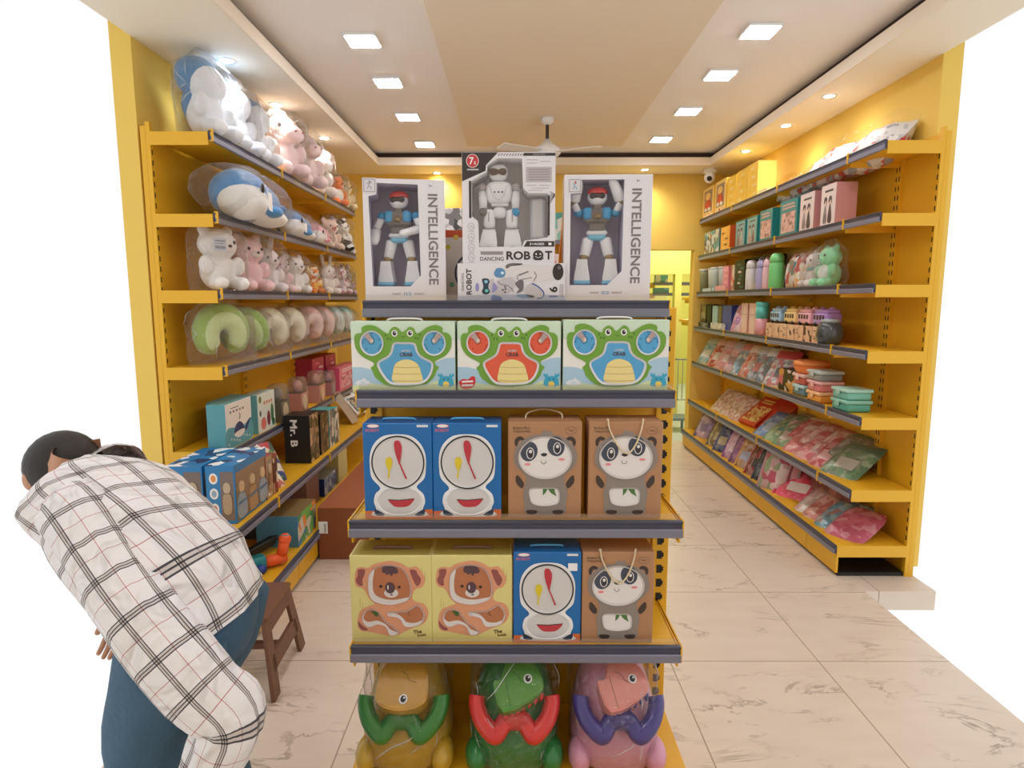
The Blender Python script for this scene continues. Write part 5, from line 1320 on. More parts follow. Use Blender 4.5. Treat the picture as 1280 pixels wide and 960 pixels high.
# top shelf
BW = (236, 238, 242); BB = (88, 138, 186)
for px, s, l in ((263, .92, 'big blue and white plush toy in clear bag on the top shelf, nearest the entrance'), (297, .90, 'big blue and white plush toy, middle of three on the top shelf'), (323, .88, 'big blue and white plush toy on the top shelf, next to the pink horses')):
    plush(l, (-1.52, atL(px, -1.47, 2.45) + 0.06, A), math.radians(84), BW, s, 'none', belly=BB, eyes=False, group='blue and white plush toys on the top shelf')
PKP = (236, 208, 206)
plush('pale pink horse plush in clear bag leaning out from the top shelf, nearer one', (-1.50, 4.22, A), math.radians(60), PKP, 1.02, 'horse', group='pink horse plush on the top shelf')
plush('pale pink horse plush in clear bag on the top shelf, second behind the first', (-1.50, 4.62, A), math.radians(60), (238, 212, 208), 1.0, 'horse', group='pink horse plush on the top shelf')
plush('white horse plush in milky bag on the top shelf, behind the pink ones', (-1.52, 4.98, A), math.radians(62), (236, 224, 218), .9, 'horse')
plush('orange and white plush toy near the end of the top shelf', (-1.50, 5.42, A), math.radians(60), (238, 128, 70), .62, 'round', belly=(240, 236, 226))
plush('cream plush toy at the very end of the top shelf', (-1.50, 5.68, A), math.radians(60), (238, 222, 176), .66, 'round')
# second shelf: long plush
whale('long blue plush with white belly in a clear bag, nearest on the second shelf', (-1.475, 3.55, Bz), HP + .06, (78, 140, 196), (238, 236, 230), 1.26)
whale('long blue plush with white belly in a clear bag, second on the second shelf', (-1.50, 4.36, Bz), HP, (84, 146, 200), (238, 234, 228), .84)
whale('long pink plush with white belly in a clear bag on the second shelf', (-1.49, 4.82, Bz), HP, (236, 160, 172), (240, 232, 224), .70)
plush('cream plush with pink muzzle on the second shelf, beside the long pink one', (-1.50, 5.20, Bz), math.radians(60), (240, 214, 196), .62, 'round', muzzle=(236, 170, 160))
plush('black and white spotted plush in clear bag on the second shelf', (-1.49, 5.45, Bz), math.radians(60), (230, 230, 224), .72, 'round', spots=printed([(236, 234, 228), (34, 32, 34), (236, 234, 228), (44, 42, 44), (236, 234, 228)], 14, 2, 0.9))
plush('white plush toy at the corner end of the second shelf', (-1.5, 5.69, Bz), math.radians(60), (228, 226, 222), .5, 'long', bagged=False)
# third shelf: sitting plush in bags
row = [(277, (242, 238, 234), .82, 'round', 'white plush bear with a white hang tag in a clear bag, third shelf'),
       (315, (244, 202, 204), .80, 'round', 'pink plush bear in a clear bag on the third shelf, beside the tagged white one'), (338, (236, 226, 224), .70, 'long', 'white plush rabbit in a clear bag on the third shelf, behind the pink bear'),
       (353, (238, 206, 206), .6, 'round', 'pale pink small plush on the third shelf between two white ones'), (372, (240, 234, 228), .66, 'round', 'white plush bear in a clear bag, middle of the third shelf'),
       (394, (236, 188, 84), .52, 'round', 'yellow and orange flowery plush on the third shelf'), (413, (238, 230, 222), .62, 'long', 'white plush rabbit in a clear bag beyond the yellow flowery one'),
       (428, (236, 214, 214), .62, 'round', 'pink and white patterned plush near the corner end of the third shelf'), (441, (224, 196, 200), .55, 'long', 'dusty pink rabbit plush near the corner end of the third shelf'), (449, (70, 96, 176), .55, 'none', 'dark blue plush at the very end of the third shelf')]
for i, (px, col, s, e, l) in enumerate(row):
    sp = printed([(240, 200, 90), (236, 150, 80), (244, 230, 200), (220, 120, 60)], 24, 1, 0.9) if l.startswith('yellow') else (printed([(240, 220, 220), (214, 150, 160), (240, 236, 230), (190, 170, 180)], 30, 3, 0.9) if 'patterned' in l else None)
    d = atL(px, -1.49, 1.62)
    if d > 5.72: d = 5.70
    if i == 0: d = 3.25
    plush(l, (-1.515, d, Cz), math.radians(66), col, s, e, muzzle=(240, 226, 220), group='bagged plush toys on the third shelf', tag_=(i == 0), spots=sp, eyes=e != 'none', belly=None)
# fourth shelf: neck pillows
row = [(268, (158, 186, 96), (206, 222, 160), 1.0, 50, 'green neck pillow with pale inner side, in a clear bag, biggest and nearest'), (312, (150, 182, 92), (196, 216, 150), .92, 20, 'green neck pillow turned edge-on in a clear bag'),
       (341, (226, 220, 186), (236, 232, 208), .9, 58, 'cream neck pillow in a clear bag, next to the green ones'), (366, (228, 222, 192), (240, 236, 214), .9, 58, 'cream neck pillow in a clear bag, next to the pink ones'),
       (390, (234, 190, 184), (240, 212, 206), .9, 60, 'pink neck pillow in a clear bag, first pink one after the cream'), (405, (232, 186, 180), (238, 208, 204), .9, 60, 'pink neck pillow in a clear bag, beside the teal ones'),
       (419, (184, 212, 210), (226, 234, 230), .88, 60, 'pale teal neck pillow in a clear bag beside the pink ones'), (430, (150, 204, 200), (226, 234, 230), .88, 60, 'teal and white neck pillow in a clear bag'), (440, (120, 164, 130), (236, 200, 150), .86, 60, 'dark green and peach neck pillow at the end of the shelf')]
for px, col, inn, s, a, l in row:
    d = max(3.27, atL(px, -1.5, 1.28)); d = min(d, 5.66)
    neck_pillow(l, (-1.53, d, Dz), math.radians(a), col, inn, s * .93)
# fifth shelf: boxes
def boxL(name, label, cat, px0, px1, py, xf, z, D, face, side=None, top=None, art=None, group=None, H=None, dx=0.0, tilt=0.0, rz=0.0, seed=0, zadd=0.0):
    d, w = spanL(px0, px1, xf, z + 0.08)
    if H is None: H = high(py, d - w / 2) - z - zadd
    return carton(name, label, cat, (xf - D / 2 + dx, d, z + zadd), HP + rz, w * .965, D, H, face, side, top, art, group, tilt, seed)
TEAL = mat((86, 156, 166), 0.45, var=0.03); TEAL2 = mat((120, 184, 190), 0.45)
boxL('storage_box', 'teal box with a navy whale on its white face, on the fifth shelf', 'box', 282, 315, 471, -1.46, Ez, 0.095, WHITE, TEAL, TEAL2, A_whale, H=0.235)
boxL('storage_box', 'plain teal box behind the whale box at the shelf end', 'box', 282, 312, 471, -1.56, Ez, 0.10, TEAL, TEAL, TEAL2, H=0.215)
boxL('storage_box', 'pale teal box printed with red and green garden shapes, beside the whale box', 'box', 322, 344, 473, -1.46, Ez, 0.09, WHITE, TEAL2, mat((180, 206, 196), .4), A_garden, H=0.225)
CLR = film((240, 240, 240), 0.16, 0.5, 'blister', 0.12)
def blister(label, px, col, oval, s=1.0, x=-1.50):
    d = atL(px, x + 0.05, Ez + .1)
    t = thing('baby_bottle_pack', label, 'gift pack', (x, d, Ez), HP, 'clear topped gift packs on the fifth shelf'); t.scale = (s, s, s)
    b = MB(); b.rings([[(-.07, -.045, 0), (.07, -.045, 0), (.07, .045, 0), (-.07, .045, 0)], [(-.075, -.05, .13), (.075, -.05, .13), (.075, .05, .13), (-.075, .05, .13)]], mat(col, .4), False)
    T = lambda u, v, w: (u, -.048 - w - 0.0, v)
    b.poly(ellipse(-.005, .062, .04, .056, n=26), mat(oval, .35), 0.006, T, .006); b.build('tray', t)
    b = MB(); b.rings([[(-.075, -.05, .13), (.075, -.05, .13), (.075, .05, .13), (-.075, .05, .13)], [(-.06, -.04, .225), (.06, -.04, .225), (.06, .04, .225), (-.06, .04, .225)], [(-.05, -.03, .235), (.05, -.03, .235), (.05, .03, .235), (-.05, .03, .235)]], CLR, False); b.build('clear_lid', t)
    b = MB(); b.ell((0, 0, .17), (.045, .03, .045), mat(tuple(min(255, c + 30) for c in col), .4)); b.build('soft_toy', t)
blister('grey clear-topped gift pack with cream oval, beside the garden box', 357, (116, 108, 92), (218, 194, 158))
blister('pink clear-topped gift pack with cream oval, first of the pink ones', 381, (196, 138, 128), (222, 190, 160))
blister('pink clear-topped gift pack with cream oval, second of the pink ones', 403, (198, 140, 130), (214, 180, 150))
blister('small grey and pink clear-topped pack beside the pink toy box', 418, (170, 120, 126), (150, 140, 140), .85)
boxL('toy_box', 'bright pink toy set box standing at the end of the fifth shelf', 'toy box', 424, 446, 444, -1.46, Ez, .1, mat((226, 120, 150), .35), mat((206, 84, 120), .4), mat((220, 110, 140), .4), A_title([(226, 120, 150), (236, 170, 190), (180, 60, 100), (240, 214, 220)], (250, 230, 236)), H=.2)
for k, (y, l) in enumerate(((5.05, 'deep pink box lying on its back row of the fifth shelf, nearest of two'), (5.4, 'deep pink box on the back row of the fifth shelf, further of two'))):
    carton('toy_box', l, 'toy box', (-1.66, y, Ez), HP, .3, .14, .30, mat((190, 62, 96), .4), mat((176, 50, 84), .4), None, A_lines([(226, 120, 150), (240, 200, 210)]), 'deep pink boxes on the back row', seed=k)
# sixth shelf: boxed figures and games
BLU = mat((36, 124, 184), .35); NAV = mat((28, 70, 120), .35)
xf = LF6 - 0.03
# end faces carry the pictures: built facing the entrance
def endbox(label, x0, x1, d, dep, H, face, side, art, seed=0):
    t = carton('figure_box', label, 'boxed toy', ((x0 + x1) / 2, d + dep / 2, Fz), 0, x1 - x0, dep, H, face, side, printed([(40, 130, 190), (250, 250, 250), (40, 130, 190), (30, 60, 110)], 20, seed), art, 'blue boxed toy figures', seed=seed)
    W = dep; T = lambda u, v, w: ((x1 - x0) / 2 + w, -dep / 2 + u, v)
    b = MB(); b.poly([(.01, .012), (dep - .01, .012), (dep - .01, H * .86), (.01, H * .86)], mat((146, 122, 98), .25), .0006, T)
    n = max(1, round(dep / .13))
    for k in range(n):
        c = (k + .5) * dep / n
        b.poly(ellipse(c, H * .58, .026, .028, n=16), mat((206, 178, 140), .4), .006, T, .006); b.poly(smooth([(c - .04, .02), (c - .045, H * .3), (c - .02, H * .48), (c + .02, H * .48), (c + .045, H * .3), (c + .04, .02)], 3), mat((176, 140, 100) if k % 2 else (150, 160, 170), .4), .006, T, .006)
        b.line([(c - .045, H * .32), (c + .045, H * .34)], .012, mat((86, 120, 150), .4), .0075, T)
    b.build('figure_window', t)
endbox('blue boxed toy figure with three round pictures on its end, beside the aisle lip', -1.385, LF6 - 0.035, 2.72, .36, .27, BLU, BLU, A_robots, 1)
endbox('blue boxed toy figure standing behind the aisle one, against the bay back', -1.58, -1.41, 2.74, .36, .262, BLU, BLU, A_robots, 2)
boxL('figure_box', 'tan window box of toy figures next to the blue boxed figure', 'boxed toy', 333, 341, 0, xf, Fz, .14, mat((176, 140, 104), .4), mat((150, 70, 60), .4), mat((170, 80, 70), .4), A_window([(206, 180, 150), (150, 110, 80), (190, 160, 120)]), H=.22, seed=4)
boxL('game_box', 'red and brown game box squeezed beside the tan window box', 'game box', 341.5, 347, 0, xf, Fz, .14, printed([(150, 60, 50), (190, 150, 120), (90, 50, 44), (210, 190, 160)], 26, 5), mat((120, 50, 46), .4), mat((150, 60, 54), .4), None, H=.21)
pouch('colouring_book', 'bright colouring book leaning back in front of the black game box', 'book', (LF6 - .09, 3.33, Fz), math.radians(52), .22, .25, .03, printed([(60, 90, 80), (190, 70, 80), (110, 140, 90), (60, 70, 130), (220, 210, 190)], 22, 3), .5, False, roll=.25)
pouch('colouring_book', 'pale printed book lying slanted at the lip in front of the red game box', 'book', (LF6 - .06, 3.22, Fz), math.radians(60), .22, .13, .03, printed([(220, 200, 180), (190, 100, 90), (110, 140, 120), (230, 220, 206), (150, 90, 90)], 24, 8), .7, False, roll=.1)
boxL('game_box', 'black game box with white vertical Mr lettering on its end', 'game box', 388, 399, 0, xf - .01, Fz, .16, printed([(46, 36, 30), (110, 84, 62), (160, 128, 98), (36, 30, 28), (190, 160, 130)], 26, 4), BLACK, BLACK, None, H=.30)
t = [o for o in C.objects if o.get('label', '').startswith('black game box')][0]
b = MB(); w_ = spanL(388, 399, xf - .01, Fz + .08)[1] * .965
b.text('Mr. B', 0, .19, .045, WHITE, .0006, lambda u, v, w: (-w_ / 2 - w, .02 - u, v), rot=-PI / 2, width=.17, bold=.03); b.build('lettering', t)
boxL('game_box', 'black boxed set with printed face, beside the Mr lettered box', 'game box', 401, 411, 0, xf - .01, Fz, .15, printed([(36, 30, 30), (96, 70, 54), (146, 110, 90), (30, 26, 26)], 26, 7), BLACK, BLACK, None, H=.27)
boxL('game_box', 'teal topped white game box, first of two upright ones', 'game box', 412, 418, 0, xf - .01, Fz, .14, printed([(206, 196, 184), (150, 140, 140), (86, 96, 110), (226, 220, 210)], 22, 8), mat((60, 160, 160), .4), mat((70, 176, 176), .4), None, H=.26)
boxL('game_box', 'teal topped white game box, second of two upright ones', 'game box', 418.5, 424, 0, xf - .01, Fz, .14, printed([(206, 196, 184), (140, 150, 150), (96, 86, 80), (226, 220, 210)], 22, 9), mat((60, 160, 160), .4), mat((70, 176, 176), .4), None, H=.25)
for k, (y, r, tl, l) in enumerate(((5.12, .35, .55, 'white photo-printed box tipped back at the lip, nearest of three'), (5.36, -.2, .75, 'white photo-printed box tipped back with teal picture, middle of three'), (5.6, .1, .6, 'white photo-printed box tipped back, last before the corner'))):
    t = carton('game_box', l, 'game box', (LF6 - .11, y, Fz + .02), HP + r, .22, .06, .26, WHITE, mat((206, 190, 170), .4), None, A_title([(220, 210, 200), (120, 150, 160), (150, 110, 96), (90, 80, 80), (200, 180, 160)]), 'white boxes tipped back on the sixth shelf', -tl, 10 + k)
# base deck
boxL('toy_box', 'green and blue toy box with orange band on the bottom deck beside the carton', 'toy box', 372, 395, 632, LB - .02, Gz, .22, printed([(90, 150, 90), (60, 130, 180), (230, 140, 60), (120, 180, 90), (210, 200, 180)], 18, 3), mat((70, 130, 160), .4), mat((130, 110, 70), .4), None, H=.17)
boxL('toy_box', 'dark blue toy pack lying behind the toy gun', 'toy box', 340, 366, 0, LB - .2, Gz, .25, printed([(26, 30, 46), (40, 60, 110), (30, 30, 36), (90, 80, 90)], 20, 6), mat((24, 26, 34), .4), mat((22, 24, 30), .4), None, H=.15)
t = thing('toy_gun', 'orange and teal toy gun lying on the bottom deck by the stool', 'toy gun', (LB - .03, 2.93, Gz), math.radians(40))
b = MB(); OR = mat((238, 96, 40), .35); TQ = mat((24, 130, 136), .35)
b.tube([(-.10, 0, .035), (.02, 0, .035)], .028, OR, 12); b.tube([(.0, 0, .05), (.02, 0, .12)], .026, OR, 12); b.ell((.02, 0, .125), .03, OR); b.build('barrel', t)
b = MB(); b.tube([(.02, 0, .12), (.022, 0, .15)], [.024, .02], TQ, 12); b.build('muzzle', t)
b = MB(); b.box(-.2, -.08, -.035, .035, .0, .075, TQ, .012); b.build('stock', t)
b = MB(); b.tube([(-.12, -.0, .02), (-.11, -.06, .022)], [.025, .02], mat((30, 60, 150), .35), 10); b.build('grip', t)
# the brown carton and what lies on it
KR = mat((134, 74, 40), .65, var=.06, scale=5)
KR2 = mat((150, 82, 44), .65, var=.06, scale=5)
cx0, cx1, cy0, cy1, ch = -1.105, -.56, 3.385, 4.45, .30
t = thing('carton', 'large brown cardboard carton on the floor between the bay and the display gondola', 'carton', ((cx0 + cx1) / 2, (cy0 + cy1) / 2, 0), 0)
b = MB(); w, d = (cx1 - cx0) / 2, (cy1 - cy0) / 2; b.box(-w, w, -d, d, 0, ch, KR, .004); b.build('body', t)
b = MB(); b.box(-w, .13, -d, d, ch, ch + .004, KR2); b.build('flap', t)
b = MB(); b.box(.15, w, -d, d, ch, ch + .004, KR2); b.build('flap', t)
b = MB(); b.box(.10, .18, -d - .001, d, ch + .004, ch + .0048, mat((120, 74, 44), .25)); b.build('tape', t)
b = MB(); T = lambda u, v, w_: (u - w, -d - w_, v)
b.poly([(.004, .155), (.055, .155), (.055, .225), (.004, .225)], WHITE, .001, T)
for k in range(9): b.line([(.034, .163 + k * .006), (.048, .163 + k * .006)], .0025, BLACK, .0016, T)
b.build('shipping_label', t)
# further boxes on the low deck of the next bay
GY = .17 + EZ
def low(label, px0, px1, py, x, D, face, side, top, zadd=.0, H=.16, art=None, seed=1):
    return boxL('toy_box', label, 'toy box', px0, px1, py, x, GY, D, face, side, top, art, None, H, seed=seed, zadd=zadd)
low('tall pale yellow box standing on the deck beyond the carton', 423, 434, 0, -1.24, .12, mat((222, 206, 136), .45), mat((206, 186, 110), .45), mat((226, 210, 140), .45), H=.22)
low('flat blue toy box leaning on the pale yellow box beyond the carton', 405, 421, 0, -1.25, .12, printed([(40, 60, 130), (120, 140, 180), (30, 40, 90), (200, 200, 210)], 22, 3), mat((36, 56, 120), .4), mat((150, 150, 130), .4), H=.12)
low('rosy brown packet standing in the shade above the green toy box', 383, 399, 0, -1.27, .1, mat((140, 96, 84), .5), mat((150, 110, 100), .5), mat((180, 100, 60), .5), H=.2)

t = thing('toy_gun', 'long black toy rifle lying behind the orange toy gun on the bottom deck', 'toy gun', (LB - .17, 3.02, Gz), math.radians(74))
b = MB(); b.box(-.22, .10, -.02, .02, .03, .075, BLACK, .006); b.tube([(.08, 0, .055), (.30, 0, .06)], .013, BLACK, 10); b.build('body', t)
b = MB(); b.box(-.34, -.20, -.022, .022, .0, .07, BLACK, .01); b.build('stock', t)
b = MB(); b.tube([(-.05, 0, .035), (-.075, -.04, .012)], .016, mat((60, 60, 66), .4), 8); b.build('grip', t)
b = MB(); b.tube([(.30, 0, .06), (.33, 0, .06)], .016, mat((238, 96, 40), .35), 10); b.build('muzzle', t)
# ================================================================ goods on the bottle side (front faces -X)
HN = -PI / 2
Z1, Z2, Z3, Z4, Z5, Z6 = [z + EZ for z, x in RZ]
ZB = .17 + EZ
def spanR(px0, px1, x, z):
    a, c_ = dist(px1, x, z), dist(px0, x, z); return (a + c_) / 2, c_ - a
def boxR(name, label, cat, px0, px1, py, x, z, D, face, side=None, top=None, art=None, group=None, H=None, seed=0, zadd=0.0, tilt=0.0):
    d, w = spanR(px0, px1, x, z + .1)
    if H is None: H = high(py, d) - z - zadd
    if tilt: D_ = D
    return carton(name, label, cat, (x + D / 2, d, z + zadd), HN, w * .97, D, H, face, side, top, art, group, tilt, seed)
X1 = 1.835
YC = mat((240, 206, 120), .4); YC2 = mat((244, 196, 70), .4)
for i, (a, c_, l) in enumerate(((878, 892, 'yellow window box with red figure, in the corner of the top shelf'), (893, 907, 'yellow window box with red figure, second from the corner'))):
    boxR('figure_box', l, 'boxed toy', a, c_, 0, X1, Z1, .14, YC, YC2, YC2, A_window([(238, 200, 120), (206, 70, 50), (240, 236, 226)]), 'yellow window boxes', H=.28, seed=i)
for i, (a, c_, l) in enumerate(((908, 919.5, 'plain yellow upright box next to the window boxes'), (920.5, 932.5, 'plain yellow upright box in the middle of three'), (933.5, 946.5, 'plain yellow upright box, last of three before the flat pack'))):
    boxR('figure_box', l, 'boxed toy', a, c_, 0, X1, Z1, .14, YC2, mat((246, 214, 110), .4), None, A_lines([(240, 214, 150), (236, 190, 60)]), 'plain yellow boxes', H=.26 + i * .004, seed=i)
boxR('gift_box', 'low pale yellow box beside the wrapped grey toys on the top shelf', 'box', 948, 959, 0, X1, Z1, .14, mat((240, 226, 170), .4), None, None, None, H=.04)
for i, (d, w, l) in enumerate(((4.42, .5, 'clear wrapped grey and white pack lying on the top shelf, small end one'), (4.06, .5, 'clear wrapped grey and white pack with red print, middle of the top shelf'), (3.62, .44, 'clear wrapped grey and white pack with red print at the edge of view, top shelf'))):
    t = pouch('wrapped_plush', l, 'wrapped toy', (X1 + .02, d, Z1), HN, w, .30 if i else .2, .16, printed([(176, 182, 190), (236, 236, 238), (236, 236, 238), (200, 204, 212), (204, 80, 86), (160, 168, 180)], 9, i + 2, .5, kind='noise'), .75 if i else 1.0, group='clear wrapped packs on the top shelf', seed=i)
# second shelf boxes
TL = mat((40, 140, 140), .4)
defs = [(880, 899, 'teal and gold patterned box in the corner of the second shelf', printed([(80, 150, 150), (210, 190, 120), (70, 90, 90), (150, 120, 100), (200, 210, 200)], 26, 2), TL, None, .21),
        (900.5, 912, 'orange box with small black drawing on the second shelf', mat((240, 176, 74), .4), mat((226, 96, 44), .4), A_lines([(240, 200, 110), (120, 80, 50)]), .205),
        (919, 931, 'teal box with printed girl, nearest the orange box', TL, TL, A_girls((120, 170, 168), [(150, 110, 100), (200, 180, 170)]), .21),
        (933, 946, 'teal box with printed girl, second of the pair', TL, TL, A_girls((126, 176, 172), [(206, 170, 160), (150, 110, 100)]), .21),
        (949, 965, 'pink faced gift box with teal sides, first of two', TL, TL, A_title([(206, 160, 152), (220, 180, 172), (150, 110, 100), (214, 170, 160)], (206, 160, 152)), .225),
        (974, 996, 'pink faced gift box with teal sides, second of two', TL, TL, A_title([(206, 160, 152), (220, 180, 172), (150, 110, 100), (214, 170, 160)], (206, 160, 152)), .235),
        (999, 1017, 'pale box with two drawn girls, beside the pink gift box', mat((226, 204, 198), .4), mat((206, 150, 150), .4), A_girls((228, 212, 206), [(170, 150, 150), (70, 60, 66)]), .235),
        (1025, 1044, 'pale box with two drawn girls at the edge of view', mat((226, 204, 198), .4), mat((206, 150, 150), .4), A_girls((228, 212, 206), [(150, 140, 140), (80, 66, 70)]), .24)]
for i, (a, c_, l, f_, s_, art, H) in enumerate(defs):
    boxR('gift_box', l, 'gift box', a, c_, 0, X1, Z2, .12, f_, s_, None, art, 'gift boxes on the second shelf', H=H, seed=i + 20)
# third shelf
PLC = film((236, 244, 240), .18, .1, 'cup', .30)
def dR(px, x, z): return dist(px, x, z)
x3 = 1.86
for i, (px, l) in enumerate(((880, 'clear plastic cup in a pale sleeve, corner end of the third shelf'), (887, 'clear plastic cup in a pale sleeve, second from the corner'), (894, 'clear plastic cup in a pale sleeve, third from the corner'), (900, 'clear plastic cup in a pale sleeve, beside the pink carton'))):
    t = thing('plastic_cup', l, 'cup', (x3 + (i % 2) * .03, dR(px, x3, 1.62), Z3), 0, 'clear cups on the third shelf')
    b = MB(); b.lathe([(.001, 0), (.038, .002), (.046, .17), (.048, .21)], mat((200, 210, 200), .3) if i else mat((150, 150, 110), .3), 20); b.build('wall', t)
    b = MB(); b.lathe([(.05, .206), (.05, .222), (.001, .226)], mat((216, 220, 216), .35), 20); b.build('lid', t)
boxR('gift_box', 'pale teal tray pack lying in front of the clear cups', 'box', 878, 893, 0, 1.825, Z3, .03, mat((190, 216, 214), .4), None, None, None, H=.035)
boxR('gift_box', 'pink carton with a folded pink front on the third shelf', 'box', 903, 910, 0, x3, Z3, .12, mat((230, 150, 160), .4), mat((226, 140, 150), .4), None, A_lines([(240, 190, 196), (220, 120, 136)]), H=.22)
boxR('gift_box', 'low pink box lying before the pink carton', 'box', 894, 907, 0, 1.825, Z3, .03, mat((232, 166, 172), .4), None, None, None, H=.05)
boxR('gift_box', 'narrow red and cream printed box beside the black bottle box', 'box', 913.5, 917, 0, x3, Z3, .12, printed([(220, 110, 90), (230, 210, 180), (190, 150, 110)], 20, 3), None, None, None, H=.22)
boxR('bottle_box', 'black bottle box with teal and white print on the third shelf', 'box', 918, 930, 0, x3, Z3, .14, BLACK, None, None, A_lines([(40, 90, 90), (220, 200, 200), (60, 110, 100)]), H=.25)
boxR('bottle_box', 'plain black bottle box behind the pale flasks', 'box', 931, 966, 0, x3 + .09, Z3, .10, BLACK, None, None, None, H=.27)
for px, r, h, col, l, x in ((939, .046, .235, (232, 230, 226), 'white flask on the third shelf before the black boxes', 1.87), (951, .04, .225, (180, 176, 216), 'lilac flask on the third shelf', 1.87), (958.5, .034, .225, (240, 196, 202), 'pale pink flask with loop on the third shelf', 1.87), (970, .052, .255, (124, 214, 130), 'green flask with domed cap on the third shelf', 1.86)):
    m = mat(col, .3, coat=.3); bottle(l, (x, dR(px, x, 1.62), Z3), r, h, m, m, 'pastel flasks', strap=(px in (958.5, 951)))
for i, (px, l, cols) in enumerate(((984, 'clear bag of teal and red trinkets beside the green flask', [(60, 130, 150), (220, 200, 190), (200, 80, 70), (230, 226, 214), (120, 140, 120)]), (994, 'clear bag of red and orange trinkets on the third shelf', [(214, 90, 80), (236, 190, 120), (230, 226, 214), (190, 70, 90), (240, 210, 180)]),)):
    pouch('trinket_pack', l, 'toy pack', (1.84, dR(px, 1.84, 1.62), Z3), HN, .22, .24, .10, printed(cols, 24, i), .12, group='bagged trinkets', seed=i + 5)
plush('small doll plush with teal hair in clear bag on the third shelf', (1.875, dR(1011, 1.84, 1.62), Z3), HN, (226, 214, 206), .56, 'none', belly=None, accent=(120, 190, 190), group='bagged small toys on the third shelf')
plush('mint green plush in clear bag at the edge of view on the third shelf', (1.875, dR(1031, 1.84, 1.62) + .02, Z3), HN, (150, 224, 170), .62, 'round', belly=(226, 226, 220), group='bagged small toys on the third shelf')
# fourth shelf
x4 = 1.845
DKO = printed([(70, 62, 40), (120, 110, 70), (40, 36, 30), (150, 140, 110)], 16, 4)
defs = [(875, 882, 'olive printed box in the corner of the fourth shelf', DKO, BLACK, .22), (883, 888.5, 'black upright box in the corner of the fourth shelf', BLACK, None, .215), (890, 896.5, 'pale teal upright box on the fourth shelf', mat((160, 196, 190), .4), None, .21), (897, 901.5, 'olive upright box between the teal and blue boxes', mat((110, 100, 62), .4), None, .205), (902.5, 914, 'royal blue box on the fourth shelf', mat((52, 64, 150), .35), mat((44, 54, 130), .4), .215)]
for i, (a, c_, l, f_, s_, H) in enumerate(defs): boxR('gift_box', l, 'box', a, c_, 0, x4, Z4, .12, f_, s_, None, None, 'upright boxes on the fourth shelf', H=H, seed=i)
boxR('gift_box', 'low black tray box at the lip in the corner of the fourth shelf', 'box', 873, 886, 0, 1.812, Z4, .03, mat((40, 42, 46), .4), None, None, A_lines([(200, 200, 200)]), H=.05)
boxR('gift_box', 'low white patterned box at the lip of the fourth shelf', 'box', 888, 903, 0, 1.812, Z4, .03, printed([(226, 226, 216), (206, 190, 170), (226, 226, 216), (170, 170, 160)], 50, 2), None, None, None, H=.055)
pouch('trinket_pack', 'pink clear wrapped pack leaning over before the royal blue box', 'toy pack', (1.82, dR(917, 1.82, 1.3), Z4), HN, .16, .24, .05, printed([(226, 160, 180), (206, 190, 214), (236, 210, 216), (190, 140, 180)], 18, 5), .35, roll=.3, seed=8)
for i, (a, c_, l) in enumerate(((926, 934, 'pink box shaped like two milk bottles, first of the pair'), (935.5, 944, 'pink box shaped like two milk bottles, beside the tumbler'))):
    boxR('bottle_box', l, 'box', a, c_, 0, x4, Z4, .10, mat((230, 190, 176), .4), mat((206, 140, 130), .4), None, lambda b, T, W, H, s: [b.poly(smooth([(W * .2, H * .05), (W * .2, H * .5), (W * .35, H * .62), (W * .38, H * .9), (W * .62, H * .9), (W * .65, H * .62), (W * .8, H * .5), (W * .8, H * .05)], 3), mat((236, 206, 192), .4), .0006, T), b.line([(W * .1, H * .62), (W * .9, H * .62)], H * .012, mat((120, 84, 80), .4), .001, T)], 'pink bottle boxes', H=.235, seed=i)
tumbler('teal and pink two-tone tumbler on the fourth shelf', (1.85, dR(952, 1.85, 1.3), Z4), .048, .245, mat((90, 190, 176), .3, coat=.3), mat((226, 160, 160), .3, coat=.3))
boxR('gift_box', 'narrow teal and pink carton behind the tumbler', 'box', 944.5, 949, 0, x4 + .1, Z4, .08, mat((170, 196, 186), .4), None, None, None, H=.24)
PE = mat((236, 196, 158), .4)
names = ['peach box row under the blue toy bus, first beside the tumbler', 'peach box row with dark print, second from the tumbler', 'peach box in the row under the yellow toy bus', 'peach box with drawing, fourth in the row', 'peach box in the row under the pink toy bus', 'peach box in the row under the purple toy bus', 'peach box with red print, last before the round dark box']
edges = [957, 965, 974, 983.5, 993.5, 1004, 1015, 1026]
hb = .098
for i in range(7):
    boxR('bus_box', names[i], 'box', edges[i] + .3, edges[i + 1] - .3, 0, 1.83, Z4, .12, PE if i % 2 == 0 else printed([(236, 196, 158), (236, 196, 158), (236, 196, 158), (90, 60, 56), (226, 180, 150)], 30, i), mat((226, 180, 140), .4), None, A_lines([(206, 150, 120), (120, 90, 80)]) if i % 2 == 0 else None, 'peach boxes under the toy buses', H=hb, seed=i + 3)
for px, col, l in ((968, (160, 200, 226), 'pale blue toy bus on the peach boxes'), (986, (240, 206, 140), 'yellow toy bus on the peach boxes'), (1003.5, (238, 176, 186), 'pink toy bus on the peach boxes'), (1023, (180, 140, 206), 'purple toy bus on the peach boxes')):
    d = dR(px, 1.84, 1.35); bus(l, (1.89, d, Z4 + hb + .0004), HN, col, .17, .105, .10)
t = thing('round_tin', 'dark round glass jar at the edge of view on the fourth shelf', 'jar', (1.85, dR(1037, 1.85, 1.3), Z4), 0)
b = MB(); b.lathe([(.001, 0), (.06, .004), (.075, .05), (.07, .10), (.05, .13)], mat((70, 76, 78), .2, coat=.4), 22); b.build('body', t); b = MB(); b.lathe([(.05, .13), (.05, .145), (.001, .15)], mat((170, 180, 180), .3), 22); b.build('lid', t)
